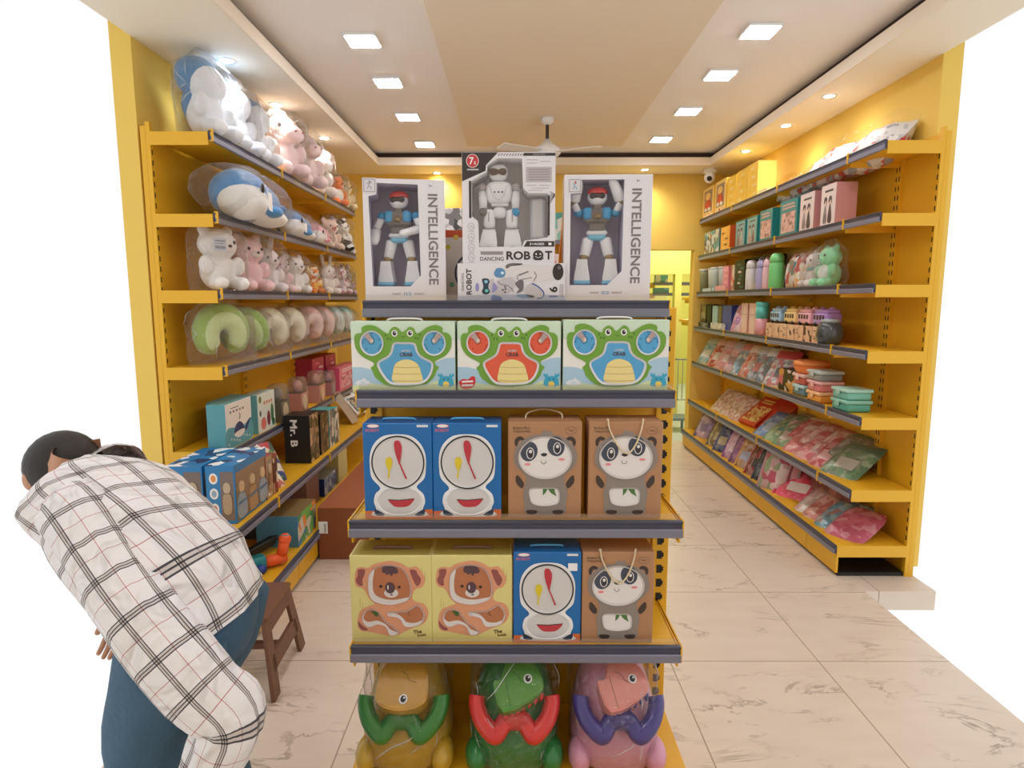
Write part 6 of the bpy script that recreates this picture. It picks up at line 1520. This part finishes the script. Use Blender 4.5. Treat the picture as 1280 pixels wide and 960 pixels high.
# fifth shelf: leaning packs
packs = [(878, [(150, 190, 196), (200, 210, 190), (110, 140, 90), (226, 226, 220)], 'teal and green pack at the corner end of the fifth shelf'), (890, [(210, 96, 90), (230, 190, 180), (120, 60, 60), (226, 214, 200)], 'red and dark floral pack near the corner of the fifth shelf'),
         (900, [(216, 150, 150), (226, 190, 196), (196, 120, 120), (220, 206, 206)], 'dusty pink pack, third along the fifth shelf'), (911, [(220, 160, 160), (200, 200, 216), (236, 214, 214), (150, 120, 130)], 'pink and lilac pack, fourth along the fifth shelf'),
         (921, [(150, 190, 206), (226, 150, 140), (236, 226, 220), (110, 130, 140)], 'blue and coral pack, fifth along the fifth shelf'), (931, [(214, 130, 110), (236, 226, 216), (190, 100, 90), (200, 190, 180)], 'coral and white pack, sixth along the fifth shelf'),
         (942, [(150, 160, 170), (206, 216, 220), (90, 100, 110), (190, 120, 120)], 'grey and white pack, seventh along the fifth shelf'), (953, [(130, 150, 160), (226, 230, 230), (206, 90, 96), (100, 110, 116)], 'grey and red pack, eighth along the fifth shelf'), (964, [(226, 226, 226), (206, 70, 80), (180, 190, 196), (110, 110, 116)], 'white and red pack next to the black printed box')]
for i, (px, cols, l) in enumerate(packs):
    pouch('stationery_pack', l, 'stationery pack', (1.815, dR(px, 1.82, .95), Z5), HN + .0, .235, .30, .05, printed(toward(cols, .45), 34, i, .25), .55, header=mat(cols[1], .3), label_m=mat(cols[-1], .3), group='leaning packs on the fifth shelf', roll=.35, seed=i)
for i, (px, l) in enumerate(((905, 'dark red pack lying on the back row of the fifth shelf, corner side'), (935, 'brown and white pack on the back row of the fifth shelf'), (958, 'red and black pack on the back row behind the printed box'))):
    pouch('stationery_pack', l, 'stationery pack', (1.99, dR(px + 12, 1.95, 1.0), Z5), HN, .34, .27, .06, printed([(110, 50, 40), (60, 40, 40), (170, 130, 110), (140, 60, 50), (90, 70, 50)], 20, i + 12), .15, group='packs on the back row of the fifth shelf', seed=i + 30)
boxR('gift_box', 'black box printed with yellow and pink pictures on the fifth shelf', 'box', 973, 1001, 0, 1.82, Z5, .09, printed([(40, 28, 30), (40, 28, 30), (40, 28, 30), (210, 150, 70), (40, 28, 30), (206, 100, 110), (214, 200, 190)], 17, 4), mat((40, 28, 30), .4), None, None, H=.145)
lunch_box('orange round food box on top of its stack by the black printed box', (1.90, dR(1008, 1.87, 1.0), Z5 + .142), HN, (236, 130, 60), (240, 150, 84), .21, .19, .085, round_=True)
lunch_box('coral food box with white lid under the orange round one', (1.885, dR(1008, 1.87, .95), Z5 + .072), HN, (206, 100, 90), (236, 200, 186), .17, .15, .068)
lunch_box('teal food box at the bottom below the coral one', (1.885, dR(1008, 1.87, .9), Z5), HN, (110, 150, 160), (180, 214, 212), .17, .15, .07)
lunch_box('orange food box at the bottom of the stack at the edge of view', (1.86, dR(1030, 1.86, .9), Z5), HN, (236, 160, 70), (240, 190, 140), .17, .15, .065)
lunch_box('pink food box in the middle of the stack at the edge of view', (1.86, dR(1030, 1.86, .9), Z5 + .0655), HN, (220, 130, 130), (236, 180, 176), .17, .15, .062)
lunch_box('grey food box on top of the stack at the edge of view', (1.86, dR(1030, 1.86, .95), Z5 + .128), HN, (150, 150, 146), (190, 200, 194), .17, .15, .06)
lunch_box('green food box at the cut-off end of the fifth shelf, bottom one', (1.86, 3.40, Z5), HN, (90, 170, 150), (140, 200, 180), .17, .15, .065)
lunch_box('mint food box at the cut-off end of the fifth shelf, top one', (1.86, 3.40, Z5 + .0655), HN, (120, 190, 170), (170, 216, 200), .17, .15, .06)
# sixth shelf
for i, (px, l) in enumerate(((893, 'cream and brown printed snack-like box at the corner of the sixth shelf'), (904, 'cream and pink printed box, second on the sixth shelf'), (916, 'cream and pink printed box beside the red boxes'))):
    pouch('stationery_pack', l, 'stationery pack', (1.82, dR(px, 1.80, .55), Z6), HN, .30, .27, .045, printed([(226, 200, 180), (206, 160, 150), (226, 214, 196), (190, 150, 120), (220, 180, 176)], 42, i + 3, .3), .75, group='cream packs on the sixth shelf', roll=.25, seed=i + 60)
t_ = [(926, 'red and gold box lying tilted on the sixth shelf, front one'), (938, 'plain red box lying tilted on the sixth shelf, behind the gold one')]
for i, (px, l) in enumerate(t_):
    d = dR(px, 1.80, .55)
    t = carton('game_box', l, 'game box', (1.86 + i * .06, d, Z6), HN + .15, .26, .07, .30, mat((190, 44, 36), .35), mat((170, 34, 30), .35), mat((200, 60, 40), .35), A_title([(220, 190, 110), (206, 160, 90), (190, 60, 40), (226, 206, 140)], (226, 200, 120)) if i == 0 else None, 'red boxes on the sixth shelf', -.9 + i * .1, i)
defs = [(948, [(120, 150, 190), (170, 190, 210), (90, 110, 160), (200, 210, 220)], 'blue clear wrapped pack lying on the sixth shelf'), (960, [(130, 170, 130), (190, 200, 170), (100, 130, 100), (210, 206, 190)], 'pale green wrapped pack on the sixth shelf, beside the blue one'), (972, [(120, 160, 120), (206, 190, 180), (150, 120, 120), (90, 140, 120)], 'green and brown wrapped pack on the sixth shelf'),
        (986, [(220, 150, 150), (206, 110, 120), (230, 200, 196), (190, 90, 100)], 'pink wrapped pack on the sixth shelf, first pink one'), (1002, [(216, 130, 136), (230, 190, 190), (190, 80, 96), (226, 214, 206)], 'pink wrapped pack on the sixth shelf, second pink one'), (1020, [(206, 110, 120), (226, 180, 180), (180, 70, 80), (220, 200, 196)], 'rose wrapped pack on the sixth shelf, third pink one'), (1036, [(110, 150, 110), (190, 190, 180), (80, 110, 90), (150, 140, 140)], 'green and silver wrapped pack at the edge of view, sixth shelf')]
for i, (px, cols, l) in enumerate(defs):
    pouch('stationery_pack', l, 'stationery pack', (1.80, dR(px, 1.79, .55), Z6), HN, .26, .32, .06, printed(toward(cols, .5), 30, i + 4, .25), .98, header=mat(cols[2], .3), label_m=mat(cols[1], .3), group='wrapped packs on the sixth shelf', roll=.35, seed=i + 70)
    if i >= 2: pouch('stationery_pack', l.replace(' on the sixth shelf', ' on the upper layer of the sixth shelf').replace('edge of view, sixth shelf', 'edge of view, upper layer'), 'stationery pack', (1.90, dR(px + 5, 1.87, .6), Z6 + .09), HN, .25, .26, .06, printed(toward(cols[::-1], .5), 34, i + 14, .25), 1.1, header=mat(cols[2], .3), label_m=mat(cols[1], .3), group='wrapped packs on the sixth shelf', roll=.3, seed=i + 80)
# bottom deck: pencil cases
defs = [(874, [(196, 170, 190), (220, 190, 200), (150, 130, 170), (226, 210, 206)], (90, 70, 120), 'lilac patterned pencil case in the corner of the bottom deck', .0), (890, [(170, 150, 110), (120, 110, 90), (200, 190, 150), (80, 80, 80)], (110, 100, 80), 'gold and grey pencil case on the bottom deck', 0), (899, [(60, 70, 130), (140, 150, 160), (190, 180, 150), (50, 60, 110)], (50, 70, 150), 'gold pencil case with royal blue edge on the bottom deck', 0),
        (911, [(206, 170, 190), (180, 140, 170), (226, 200, 206), (160, 120, 160)], (150, 90, 150), 'lilac pencil case with violet edge on the bottom deck', 0), (920, [(150, 100, 150), (206, 160, 176), (180, 120, 160), (120, 80, 120)], (120, 70, 120), 'violet pencil case behind the lilac one', 0), (927, [(190, 150, 110), (226, 210, 200), (170, 170, 190), (150, 90, 80)], (200, 150, 80), 'rainbow printed pencil case on the bottom deck', 0),
        (940, [(150, 60, 66), (200, 190, 180), (60, 60, 70), (170, 150, 140)], (170, 40, 50), 'grey pencil case with dark red edge on the bottom deck', 0), (950, [(60, 66, 80), (110, 120, 130), (46, 50, 60), (150, 150, 150)], (50, 60, 80), 'slate grey pencil case leaning beside the red edged one', 0)]
for i, (px, cols, ed, l, r) in enumerate(defs):
    pouch('pencil_case', l, 'pencil case', (1.75, dR(px, 1.76, .3), ZB), HN, .19, .30, .07, printed(toward(cols, .5), 26, i + 2, .25), .55, cap=.2, label_m=mat(cols[2], .3), film_=(i % 2 == 0), group='pencil cases on the bottom deck', roll=.45, edge=mat(ed, .4), seed=i + 40)
pouch('pencil_case', 'clear fronted pink and green pencil case standing on the bottom deck', 'pencil case', (1.735, dR(963, 1.76, .3), ZB), HN, .20, .30, .06, printed([(206, 170, 170), (150, 170, 130), (226, 206, 200), (190, 90, 110)], 18, 5), .4, group='pencil cases on the bottom deck', roll=.5, edge=mat((190, 140, 150), .4), seed=50)
pouch('pencil_case', 'dusty rose pencil case behind the clear fronted one', 'pencil case', (1.80, dR(972, 1.8, .3), ZB), HN, .20, .28, .06, printed([(170, 80, 100), (206, 140, 150), (150, 70, 90)], 16, 6), .4, film_=False, group='pencil cases on the bottom deck', roll=.5, edge=mat((160, 150, 150), .4), seed=51)
pouch('pencil_case', 'bright pink pencil case with white panel lying across the deck', 'pencil case', (1.80, dR(982, 1.78, .25), ZB), HN, .27, .32, .08, printed([(236, 110, 134), (232, 96, 120), (228, 84, 112), (236, 120, 140), (226, 80, 110)], 30, 3), 1.0, cap=.15, label_m=mat((238, 228, 222), .3), film_=False, group='pencil cases on the bottom deck', roll=.7, edge=mat((226, 70, 110), .35), seed=52)
for i, (px, cols, l) in enumerate(((1000, [(226, 214, 206), (206, 150, 140), (236, 230, 220), (190, 160, 150)], 'white and coral pencil case lying on the deck beside the bright pink one'), (1010, [(206, 140, 130), (230, 206, 196), (170, 90, 90), (216, 180, 170)], 'coral pencil case lying on the deck, second after the bright pink one'), (1026, [(110, 160, 180), (170, 200, 210), (206, 100, 80), (90, 130, 150), (220, 214, 200)], 'blue and red dotted pencil case near the edge of view'), (1040, [(206, 110, 130), (226, 180, 186), (190, 80, 110)], 'pink pencil case at the edge of view on the deck'))):
    pouch('pencil_case', l, 'pencil case', (1.765, dR(px, 1.74, .22), ZB), HN, .24, .32, .05, printed(toward(cols, .45), 26, i + 7, .25), 1.15, cap=.15, group='pencil cases on the bottom deck', roll=.5, seed=i + 55)
for i, (px, l) in enumerate(((998, 'dark rose pack on the back row of the deck, behind the bright pink case'), (1016, 'red brown pack on the back row of the deck, behind the coral cases'), (1034, 'dark rose pack on the back row of the deck at the edge of view'))):
    pouch('pencil_case', l, 'pencil case', (1.93, dR(px, 1.93, .3), ZB), HN, .28, .26, .07, printed([(150, 80, 80), (190, 120, 120), (120, 60, 60), (170, 110, 90)], 14, i + 9), .3, group='packs on the back row of the deck', seed=i + 90)
# ================================================================ end wall goods, room beyond, stool, person
def plank(name, label, x0, x1, y0, y1, z, m=None):
    t = thing(name, label, 'shelf', ((x0 + x1) / 2, y1, z), 0)
    w = (x1 - x0) / 2
    b = MB(); b.box(-w, w, y0 - y1, -0.002, -.03, 0, m or YELLOW, .002); b.build('board', t)
    b = MB(); b.box(-w, w, y0 - y1 - .014, y0 - y1, -.035, .005, SLATE2, .003); b.build('price_rail', t)
    for s in (-1, 1):
        b = MB(); b.box(s * w * .9 - .01, s * w * .9 + .01, y0 - y1 + .05, -0.002, -.07, -.03, m or YELLOW); b.build('bracket', t)
    return t
yw = YB
for z, l in ((1.62, 'long shelf on the end wall behind the boxed robots, at eye level'), (2.02, 'upper long shelf on the end wall behind the boxed robots')): plank('wall_shelf', l, -1.1, .68, yw - .3, yw, z)
def backbox(label, px, w, z, h, m, art=None, seed=0):
    y = yw - .28; return carton('toy_box', label, 'toy box', (across(px, y, z + h / 2), y + .08, z + EZ), 0, w, .14, h, m, None, None, art, 'boxes on the end wall shelves', seed=seed)
backbox('silver patterned box on the upper end wall shelf, between the boxed robots', 566, .17, 2.02, .3, printed([(196, 196, 196), (70, 66, 66), (230, 230, 230), (120, 116, 116)], 20, 2))
backbox('floral printed box on the lower end wall shelf, between the boxed robots', 566, .17, 1.62, .3, printed([(220, 206, 196), (170, 90, 70), (236, 230, 220), (90, 80, 70), (200, 150, 120)], 18, 3))
backbox('white drum box on the upper end wall shelf beyond the raised-arm robot', 705, .2, 2.02, .26, printed([(150, 206, 196), (226, 226, 220), (90, 170, 160)], 12, 3))
backbox('pink and white box on the lower end wall shelf beside the teal one', 702, .17, 1.62, .28, printed([(226, 150, 150), (236, 226, 220), (206, 90, 90), (240, 200, 190)], 14, 4))
# ---- room beyond
plank('wall_shelf', 'grey edged shelf against the lime wall beyond the opening, upper one', 2.03, 2.9, 7.2, 7.6, 1.50)
plank('wall_shelf', 'grey edged shelf against the lime wall beyond the opening, lower one', 2.0, 2.9, 7.2, 7.6, 1.24)
def far(label, x, y, z, w, h, m): return carton('toy_box', label, 'toy box', (x, y, z), 0, w, .1, h, m, None, None, None)
far('blue printed box on the lower lime wall shelf beyond the opening', 2.12, 7.28, 1.24 + EZ, .15, .13, printed([(80, 130, 160), (226, 226, 226), (60, 90, 120)], 20, 3))
far('grey leaning box on the lower lime wall shelf beyond the opening', 2.28, 7.3, 1.24 + EZ, .12, .26, printed([(140, 120, 100), (200, 200, 190), (110, 140, 150)], 18, 4))
plank('wall_shelf', 'shelf of teal boxes seen beyond the lime column, lower one', 1.85, 2.5, 8.4, 8.75, 1.56); plank('wall_shelf', 'shelf of teal boxes seen beyond the lime column, upper one', 1.85, 2.5, 8.4, 8.75, 1.80 - .1)
far('teal and white box on the upper shelf beyond the lime column', 1.98, 8.5, 1.70 + EZ, .16, .1, printed([(120, 196, 206), (236, 240, 240), (70, 150, 170)], 16, 2)); far('pale teal folded box on the lower shelf beyond the lime column', 1.98, 8.5, 1.56 + EZ, .2, .07, printed([(150, 206, 210), (226, 236, 236), (110, 170, 180)], 12, 5))
t = thing('wire_rack', 'low grey wire rack standing in the room beyond the opening', 'wire rack', (2.02, 7.6, 0), 0)
b = MB(); b.tube([(-.12, 0, 0), (-.12, 0, .76)], .02, STEEL, 10); b.build('post', t)
b = MB(); b.tube([(.32, 0, 0), (.32, 0, .76)], .012, STEEL, 10); b.build('post', t)
b = MB(); b.tube([(-.12, 0, .75), (.32, 0, .75)], .01, STEEL, 8); b.tube([(-.12, 0, .25), (.32, 0, .25)], .007, STEEL, 8)
for k in range(7): b.tube([(-.06 + k * .055, 0, .25), (-.06 + k * .055, 0, .75)], .005, STEEL, 6)
b.build('wire_panel', t)
t = thing('metal_step', 'small grey bench low on the floor beyond the opening', 'bench', (1.70, 7.0, 0), 0)
b = MB(); b.box(-.28, .28, -.14, .14, .13, .16, mat((110, 130, 130), .4), .006); b.build('seat', t)
for sx in (-1, 1):
    for sy in (-1, 1):
        b = MB(); b.box(sx * .25 - .012, sx * .25 + .012, sy * .11 - .012, sy * .11 + .012, 0, .13, mat((110, 130, 130), .4)); b.build('leg', t)

# ---- brown plastic step stool
SB = mat((112, 72, 52), .45, var=.05)
t = thing('step_stool', 'brown plastic step stool with slotted sides on the floor behind the person', 'stool', (-1.04, 2.30, 0), math.radians(3))
def panel_side(xs, name):
    b = MB()
    T = lambda u, v, w: (xs(v) + w, u, v)
    def quad(a): b.poly(a, SB, .007, T, .014)
    z1 = .29; s = .05
    def E(z): return .20 - s * z / z1 * 1.0       # half depth at height z
    quad([(-E(0), 0), (-E(0) + .065, 0), (-E(z1) + .055, z1), (-E(z1), z1)]); quad([(E(0) - .065, 0), (E(0), 0), (E(z1), z1), (E(z1) - .055, z1)])
    quad([(-E(z1) + .04, z1 - .06), (E(z1) - .04, z1 - .06), (E(z1) - .04, z1), (-E(z1) + .04, z1)]); quad([(-E(.09) + .03, .09), (E(.09) - .03, .09), (E(.15) - .03, .15), (-E(.15) + .03, .15)])
    return b.build(name, t)
panel_side(lambda v: .15 - .04 * v / .29, 'side_panel'); panel_side(lambda v: -.15 + .04 * v / .29, 'side_panel')
b = MB(); b.box(-.125, .125, -.155, .155, .285, .305, SB, .008); b.build('step_top', t)
b = MB(); b.box(-.13, .13, -.012, .012, .10, .13, SB, .004); b.build('stretcher', t)

# ---- stooping person
def person():
    SKIN = mat((196, 146, 116), .5, var=.04); HAIR = mat((34, 26, 22), .5, bump=.3, scale=30)
    JE = mat((62, 96, 122), .75, var=.18, scale=7, bump=.4); SH = mat((60, 52, 46), .5)
    t = thing('person', 'person in a white checked shirt and blue jeans bending forward towards the shelves', 'person', (-.86, 1.42, 0), 0)
    O = Vector((-.86, 1.42, 0))
    def skin(name, V, E_, R, m, parent, sub=2):
        me = bpy.data.meshes.new(name); me.from_pydata([tuple(Vector(v) - O) for v in V], E_, []); o = bpy.data.objects.new(name, me); C.objects.link(o)
        md = o.modifiers.new('skin', 'SKIN'); md.use_smooth_shade = True
        for i, r in enumerate(R): me.skin_vertices[0].data[i].radius = r if hasattr(r, '__len__') else (r, r)
        me.skin_vertices[0].data[0].use_root = True
        s = o.modifiers.new('sub', 'SUBSURF'); s.levels = sub; s.render_levels = sub
        dg = bpy.context.evaluated_depsgraph_get(); dg.update(); out = bpy.data.meshes.new_from_object(o.evaluated_get(dg), depsgraph=dg)
        bpy.data.objects.remove(o); out.materials.clear(); out.materials.append(m)
        for p in out.polygons: p.use_smooth = True
        return link(name, out, parent)
    yl, yr = 1.31, 1.55                       # near and far side of the body
    pel = (-.775, 1.43, .735)
    # body under the clothes: pelvis, spine, neck, head, arms, hands, legs, feet
    V = [pel, (-.865, 1.455, .86), (-.99, 1.53, .945), (-1.09, 1.59, .985), (-1.15, 1.625, 1.0), (-1.20, 1.655, 1.0), (-1.255, 1.69, .985), (-1.285, 1.71, .96)]
    R = [.10, .10, .105, .06, .047, .075, .082, .06]
    E_ = [(i, i + 1) for i in range(7)]
    def addc(start, pts, rads):
        p = start
        for v, r in zip(pts, rads):
            V.append(v); R.append(r); E_.append((p, len(V) - 1)); p = len(V) - 1
        return p
    w1 = addc(3, [(-1.0, 1.385, .965), (-.80, 1.26, .80), (-.60, 1.21, .625), (-.66, 1.19, .46), (-.70, 1.18, .37)], [.052, .046, .04, .034, .026])
    w2 = addc(3, [(-1.17, 1.77, .965), (-1.17, 1.84, .76), (-1.21, 1.86, .58), (-1.24, 1.87, .48)], [.052, .044, .036, .026])
    for y, k in ((yl, 0), (yr, 1)):
        addc(0, [(-.775, y, .71), (-.86, y, .43), (-.78, y, .10), (-.86, y, .05), (-.96, y, .035)], [.085, .06, .045, .04, .03])
    hands = []
    for w, d_ in ((w1, Vector((-.25, -.05, -1)).normalized()), (w2, Vector((-.35, -.1, -1)).normalized())):
        wp = Vector(V[w]); sd = Vector((0.95, .1, -.2)).normalized(); nr = d_.cross(sd).normalized(); sd = nr.cross(d_).normalized()
        palm = addc(w, [tuple(wp + d_ * .05), tuple(wp + d_ * .085)], [(.032, .016), (.034, .015)])
        for i, (o_, l_) in enumerate(((-.027, .066), (-.009, .076), (.009, .072), (.026, .056))):
            q = wp + d_ * .092 + sd * o_
            addc(palm, [tuple(q), tuple(q + d_ * l_ * .5 + nr * .006), tuple(q + d_ * l_ * .85 + nr * .022)], [.0095, .0085, .0072])
        q = wp + d_ * .035 - sd * .03
        addc(palm - 1, [tuple(q), tuple(q + d_ * .03 - sd * .02 + nr * .006), tuple(q + d_ * .055 - sd * .022 + nr * .014)], [.0115, .010, .0085])
    body = skin('body', V, E_, R, SKIN, t)
    # face: nose, ears, eyes, mouth on the head which looks down towards the shelf
    b = MB(); h = Vector((-1.255, 1.69, .985)) - O; dn = Vector((-.65, .375, -.66)); sdv = Vector((.5, .866, 0)); upv = Vector((-.57, .33, .75))
    for s in (-1, 1):
        b.ell(tuple(h + dn * .078 + sdv * s * .03 + upv * .012), (.011, .014, .009), WHITE, 10, 8); b.ell(tuple(h + dn * .087 + sdv * s * .03 + upv * .012), .006, FACEY, 8, 6)
        b.ell(tuple(h + sdv * s * .082), (.02, .01, .03), SKIN, 10, 8)
    b.ell(tuple(h + dn * .095 - upv * .012), (.014, .012, .02), SKIN, 10, 8); b.ell(tuple(h + dn * .08 - upv * .045), (.01, .024, .007), mat((160, 84, 76), .5), 10, 8)
    b.build('face', body)
    b = MB(); b.ell(tuple(h - dn * .018 + upv * .012), (.096, .092, .098), HAIR, 20, 14); hair = b.build('hair', t)
    # jeans
    def shell(name, rings_, m, uvscale=None, caps=True):
        b = MB(); n = len(rings_[0]); L = [0]; P = 0
        cen = [sum((Vector(p) for p in r), Vector()) / n for r in rings_]
        for i in range(1, len(rings_)): L.append(L[-1] + (cen[i] - cen[i - 1]).length)
        P = max(sum((Vector(r[i]) - Vector(r[i - 1])).length for i in range(n)) for r in rings_)
        b.rings([[tuple(Vector(p) - O) for p in r] for r in rings_], m, True, caps, uv=(L, P))
        return b
    def ring(c, ax, rx, ry, wob=0.0, seed=0, n=34, side=Vector((0, 1, 0))):
        c = Vector(c); ax = Vector(ax).normalized(); s = (side - ax * side.dot(ax)).normalized(); u = s.cross(ax).normalized(); out = []
        for i in range(n):
            a = 2 * PI * i / n
            k = 1 + wob * noise.noise(Vector((math.cos(a) * 2.2 + seed, math.sin(a) * 2.2, seed * 1.3))) + wob * .5 * noise.noise(Vector((math.cos(a) * 6, math.sin(a) * 6 + seed, seed * 2.1)))
            out.append(c + s * rx * k * math.cos(a) + u * ry * k * math.sin(a))
        return out
    def tubepath(pts, rad, wob, seed0, sub=4):
        P = smooth([tuple(p) + tuple(r) for p, r in zip(pts, rad)], sub, False); out = []
        for i, p in enumerate(P):
            a = Vector(P[max(0, i - 1)][:3]); c_ = Vector(P[min(len(P) - 1, i + 1)][:3])
            out.append(ring(p[:3], c_ - a, p[3], p[4], wob, seed0 + i * .13))
        return out
    seat = tubepath([(-.80, 1.43, .78), (-.785, 1.43, .745), (-.768, 1.43, .69), (-.775, 1.43, .62)], [(.14, .09), (.165, .108), (.185, .128), (.17, .112)], .02, 3)
    jb = shell('jeans', seat, JE); j = jb.build('jeans', t)
    for y, s in ((yl, 1), (yr, 2)):
        leg = tubepath([(-.762, y, .72), (-.79, y, .60), (-.84, y, .46), (-.815, y, .28), (-.775, y, .10), (-.775, y, .055)], [(.10, .115), (.10, .11), (.085, .09), (.07, .075), (.065, .065), (.068, .068)], .05, 7 + s)
        shell('jeans_leg', leg, JE).build('jeans_leg', j)
    b = MB(); ST = mat((150, 130, 96), .7)
    b.tube([tuple(Vector(p) - O) for p in smooth([(-.70, yl - .095, .66), (-.685, yl - .085, .58), (-.70, yl - .08, .5), (-.735, yl - .08, .42)], 4, False)], .0025, ST, 5); b.build('seam', j)
    for y in (yl, yr):
        b = MB(); b.box(-.07, .14, -.045, .045, 0, .07, SH, .025, Matrix.Translation(Vector((-.90, y, .0)) - O), sm=True); b.build('shoe', t)
    # shirt with a check of thin dark triples and single red lines
    m = bpy.data.materials.new('checked_cotton'); m.use_nodes = True; nt = m.node_tree; N = nt.nodes; L = nt.links; bs = N['Principled BSDF']; bs.inputs['Roughness'].default_value = .8; bs.inputs['Sheen Weight'].default_value = .2
    uv = N.new('ShaderNodeUVMap'); uv.uv_map = 'cloth'; sp = N.new('ShaderNodeSeparateXYZ'); L.new(uv.outputs[0], sp.inputs[0])
    cols = []
    for ax in (0, 1):
        mu = N.new('ShaderNodeMath'); mu.operation = 'MULTIPLY'; mu.inputs[1].default_value = 10.5; L.new(sp.outputs[ax], mu.inputs[0])
        fr = N.new('ShaderNodeMath'); fr.operation = 'FRACT'; L.new(mu.outputs[0], fr.inputs[0])
        r = N.new('ShaderNodeValToRGB'); r.color_ramp.interpolation = 'CONSTANT'; e = r.color_ramp.elements
        W_ = (1, 1, 1, 1); D_ = lin((74, 72, 84)); T_ = lin((226, 220, 214)); RD = lin((206, 130, 130))
        stops = [(0, W_), (.10, D_), (.125, T_), (.165, D_), (.19, T_), (.23, D_), (.255, W_), (.64, RD), (.656, W_)]
        e[0].position = 0; e[0].color = W_; e[1].position = stops[1][0]; e[1].color = stops[1][1]
        for p_, c_ in stops[2:]: x = e.new(p_); x.color = c_
        L.new(fr.outputs[0], r.inputs['Fac']); cols.append(r)
    mx = N.new('ShaderNodeMix'); mx.data_type = 'RGBA'; mx.blend_type = 'MULTIPLY'; mx.inputs[0].default_value = 1
    L.new(cols[0].outputs[0], mx.inputs[6]); L.new(cols[1].outputs[0], mx.inputs[7])
    m2 = N.new('ShaderNodeMix'); m2.data_type = 'RGBA'; m2.blend_type = 'MULTIPLY'; m2.inputs[0].default_value = 1; m2.inputs[7].default_value = lin((236, 232, 232)); L.new(mx.outputs[2], m2.inputs[6])
    L.new(m2.outputs[2], bs.inputs['Base Color'])
    tc = N.new('ShaderNodeTexCoord'); nz = N.new('ShaderNodeTexNoise'); nz.inputs['Scale'].default_value = 9; nz.inputs['Distortion'].default_value = .8; bp = N.new('ShaderNodeBump'); bp.inputs['Strength'].default_value = .9; bp.inputs['Distance'].default_value = .06
    L.new(tc.outputs['Object'], nz.inputs['Vector']); L.new(nz.outputs['Fac'], bp.inputs['Height']); L.new(bp.outputs['Normal'], bs.inputs['Normal'])
    tor = tubepath([(-.765, 1.43, .70), (-.785, 1.43, .755), (-.83, 1.44, .82), (-.925, 1.49, .89), (-1.035, 1.555, .95), (-1.11, 1.60, .985), (-1.145, 1.62, 1.0)],
                   [(.212, .142), (.21, .14), (.205, .138), (.20, .128), (.205, .115), (.13, .08), (.066, .058)], .09, 20, 5)
    shirt = shell('shirt', tor, m, caps=False).build('shirt', t)
    sl = tubepath([(-1.06, 1.46, .965), (-.99, 1.385, .945), (-.80, 1.26, .80), (-.66, 1.215, .66), (-.598, 1.21, .60), (-.612, 1.20, .54), (-.655, 1.19, .45), (-.68, 1.185, .405)],
                  [(.085, .085), (.088, .085), (.08, .078), (.075, .075), (.078, .07), (.072, .066), (.06, .055), (.042, .04)], .13, 40, 5)
    shell('sleeve', sl, m, caps=False).build('sleeve', shirt)
    sl = tubepath([(-1.11, 1.70, .975), (-1.17, 1.76, .95), (-1.17, 1.835, .78), (-1.205, 1.855, .62), (-1.235, 1.868, .51)], [(.085, .085), (.085, .08), (.066, .066), (.055, .055), (.042, .042)], .07, 60, 5)
    shell('sleeve', sl, m, caps=False).build('sleeve', shirt)
    return t
person()
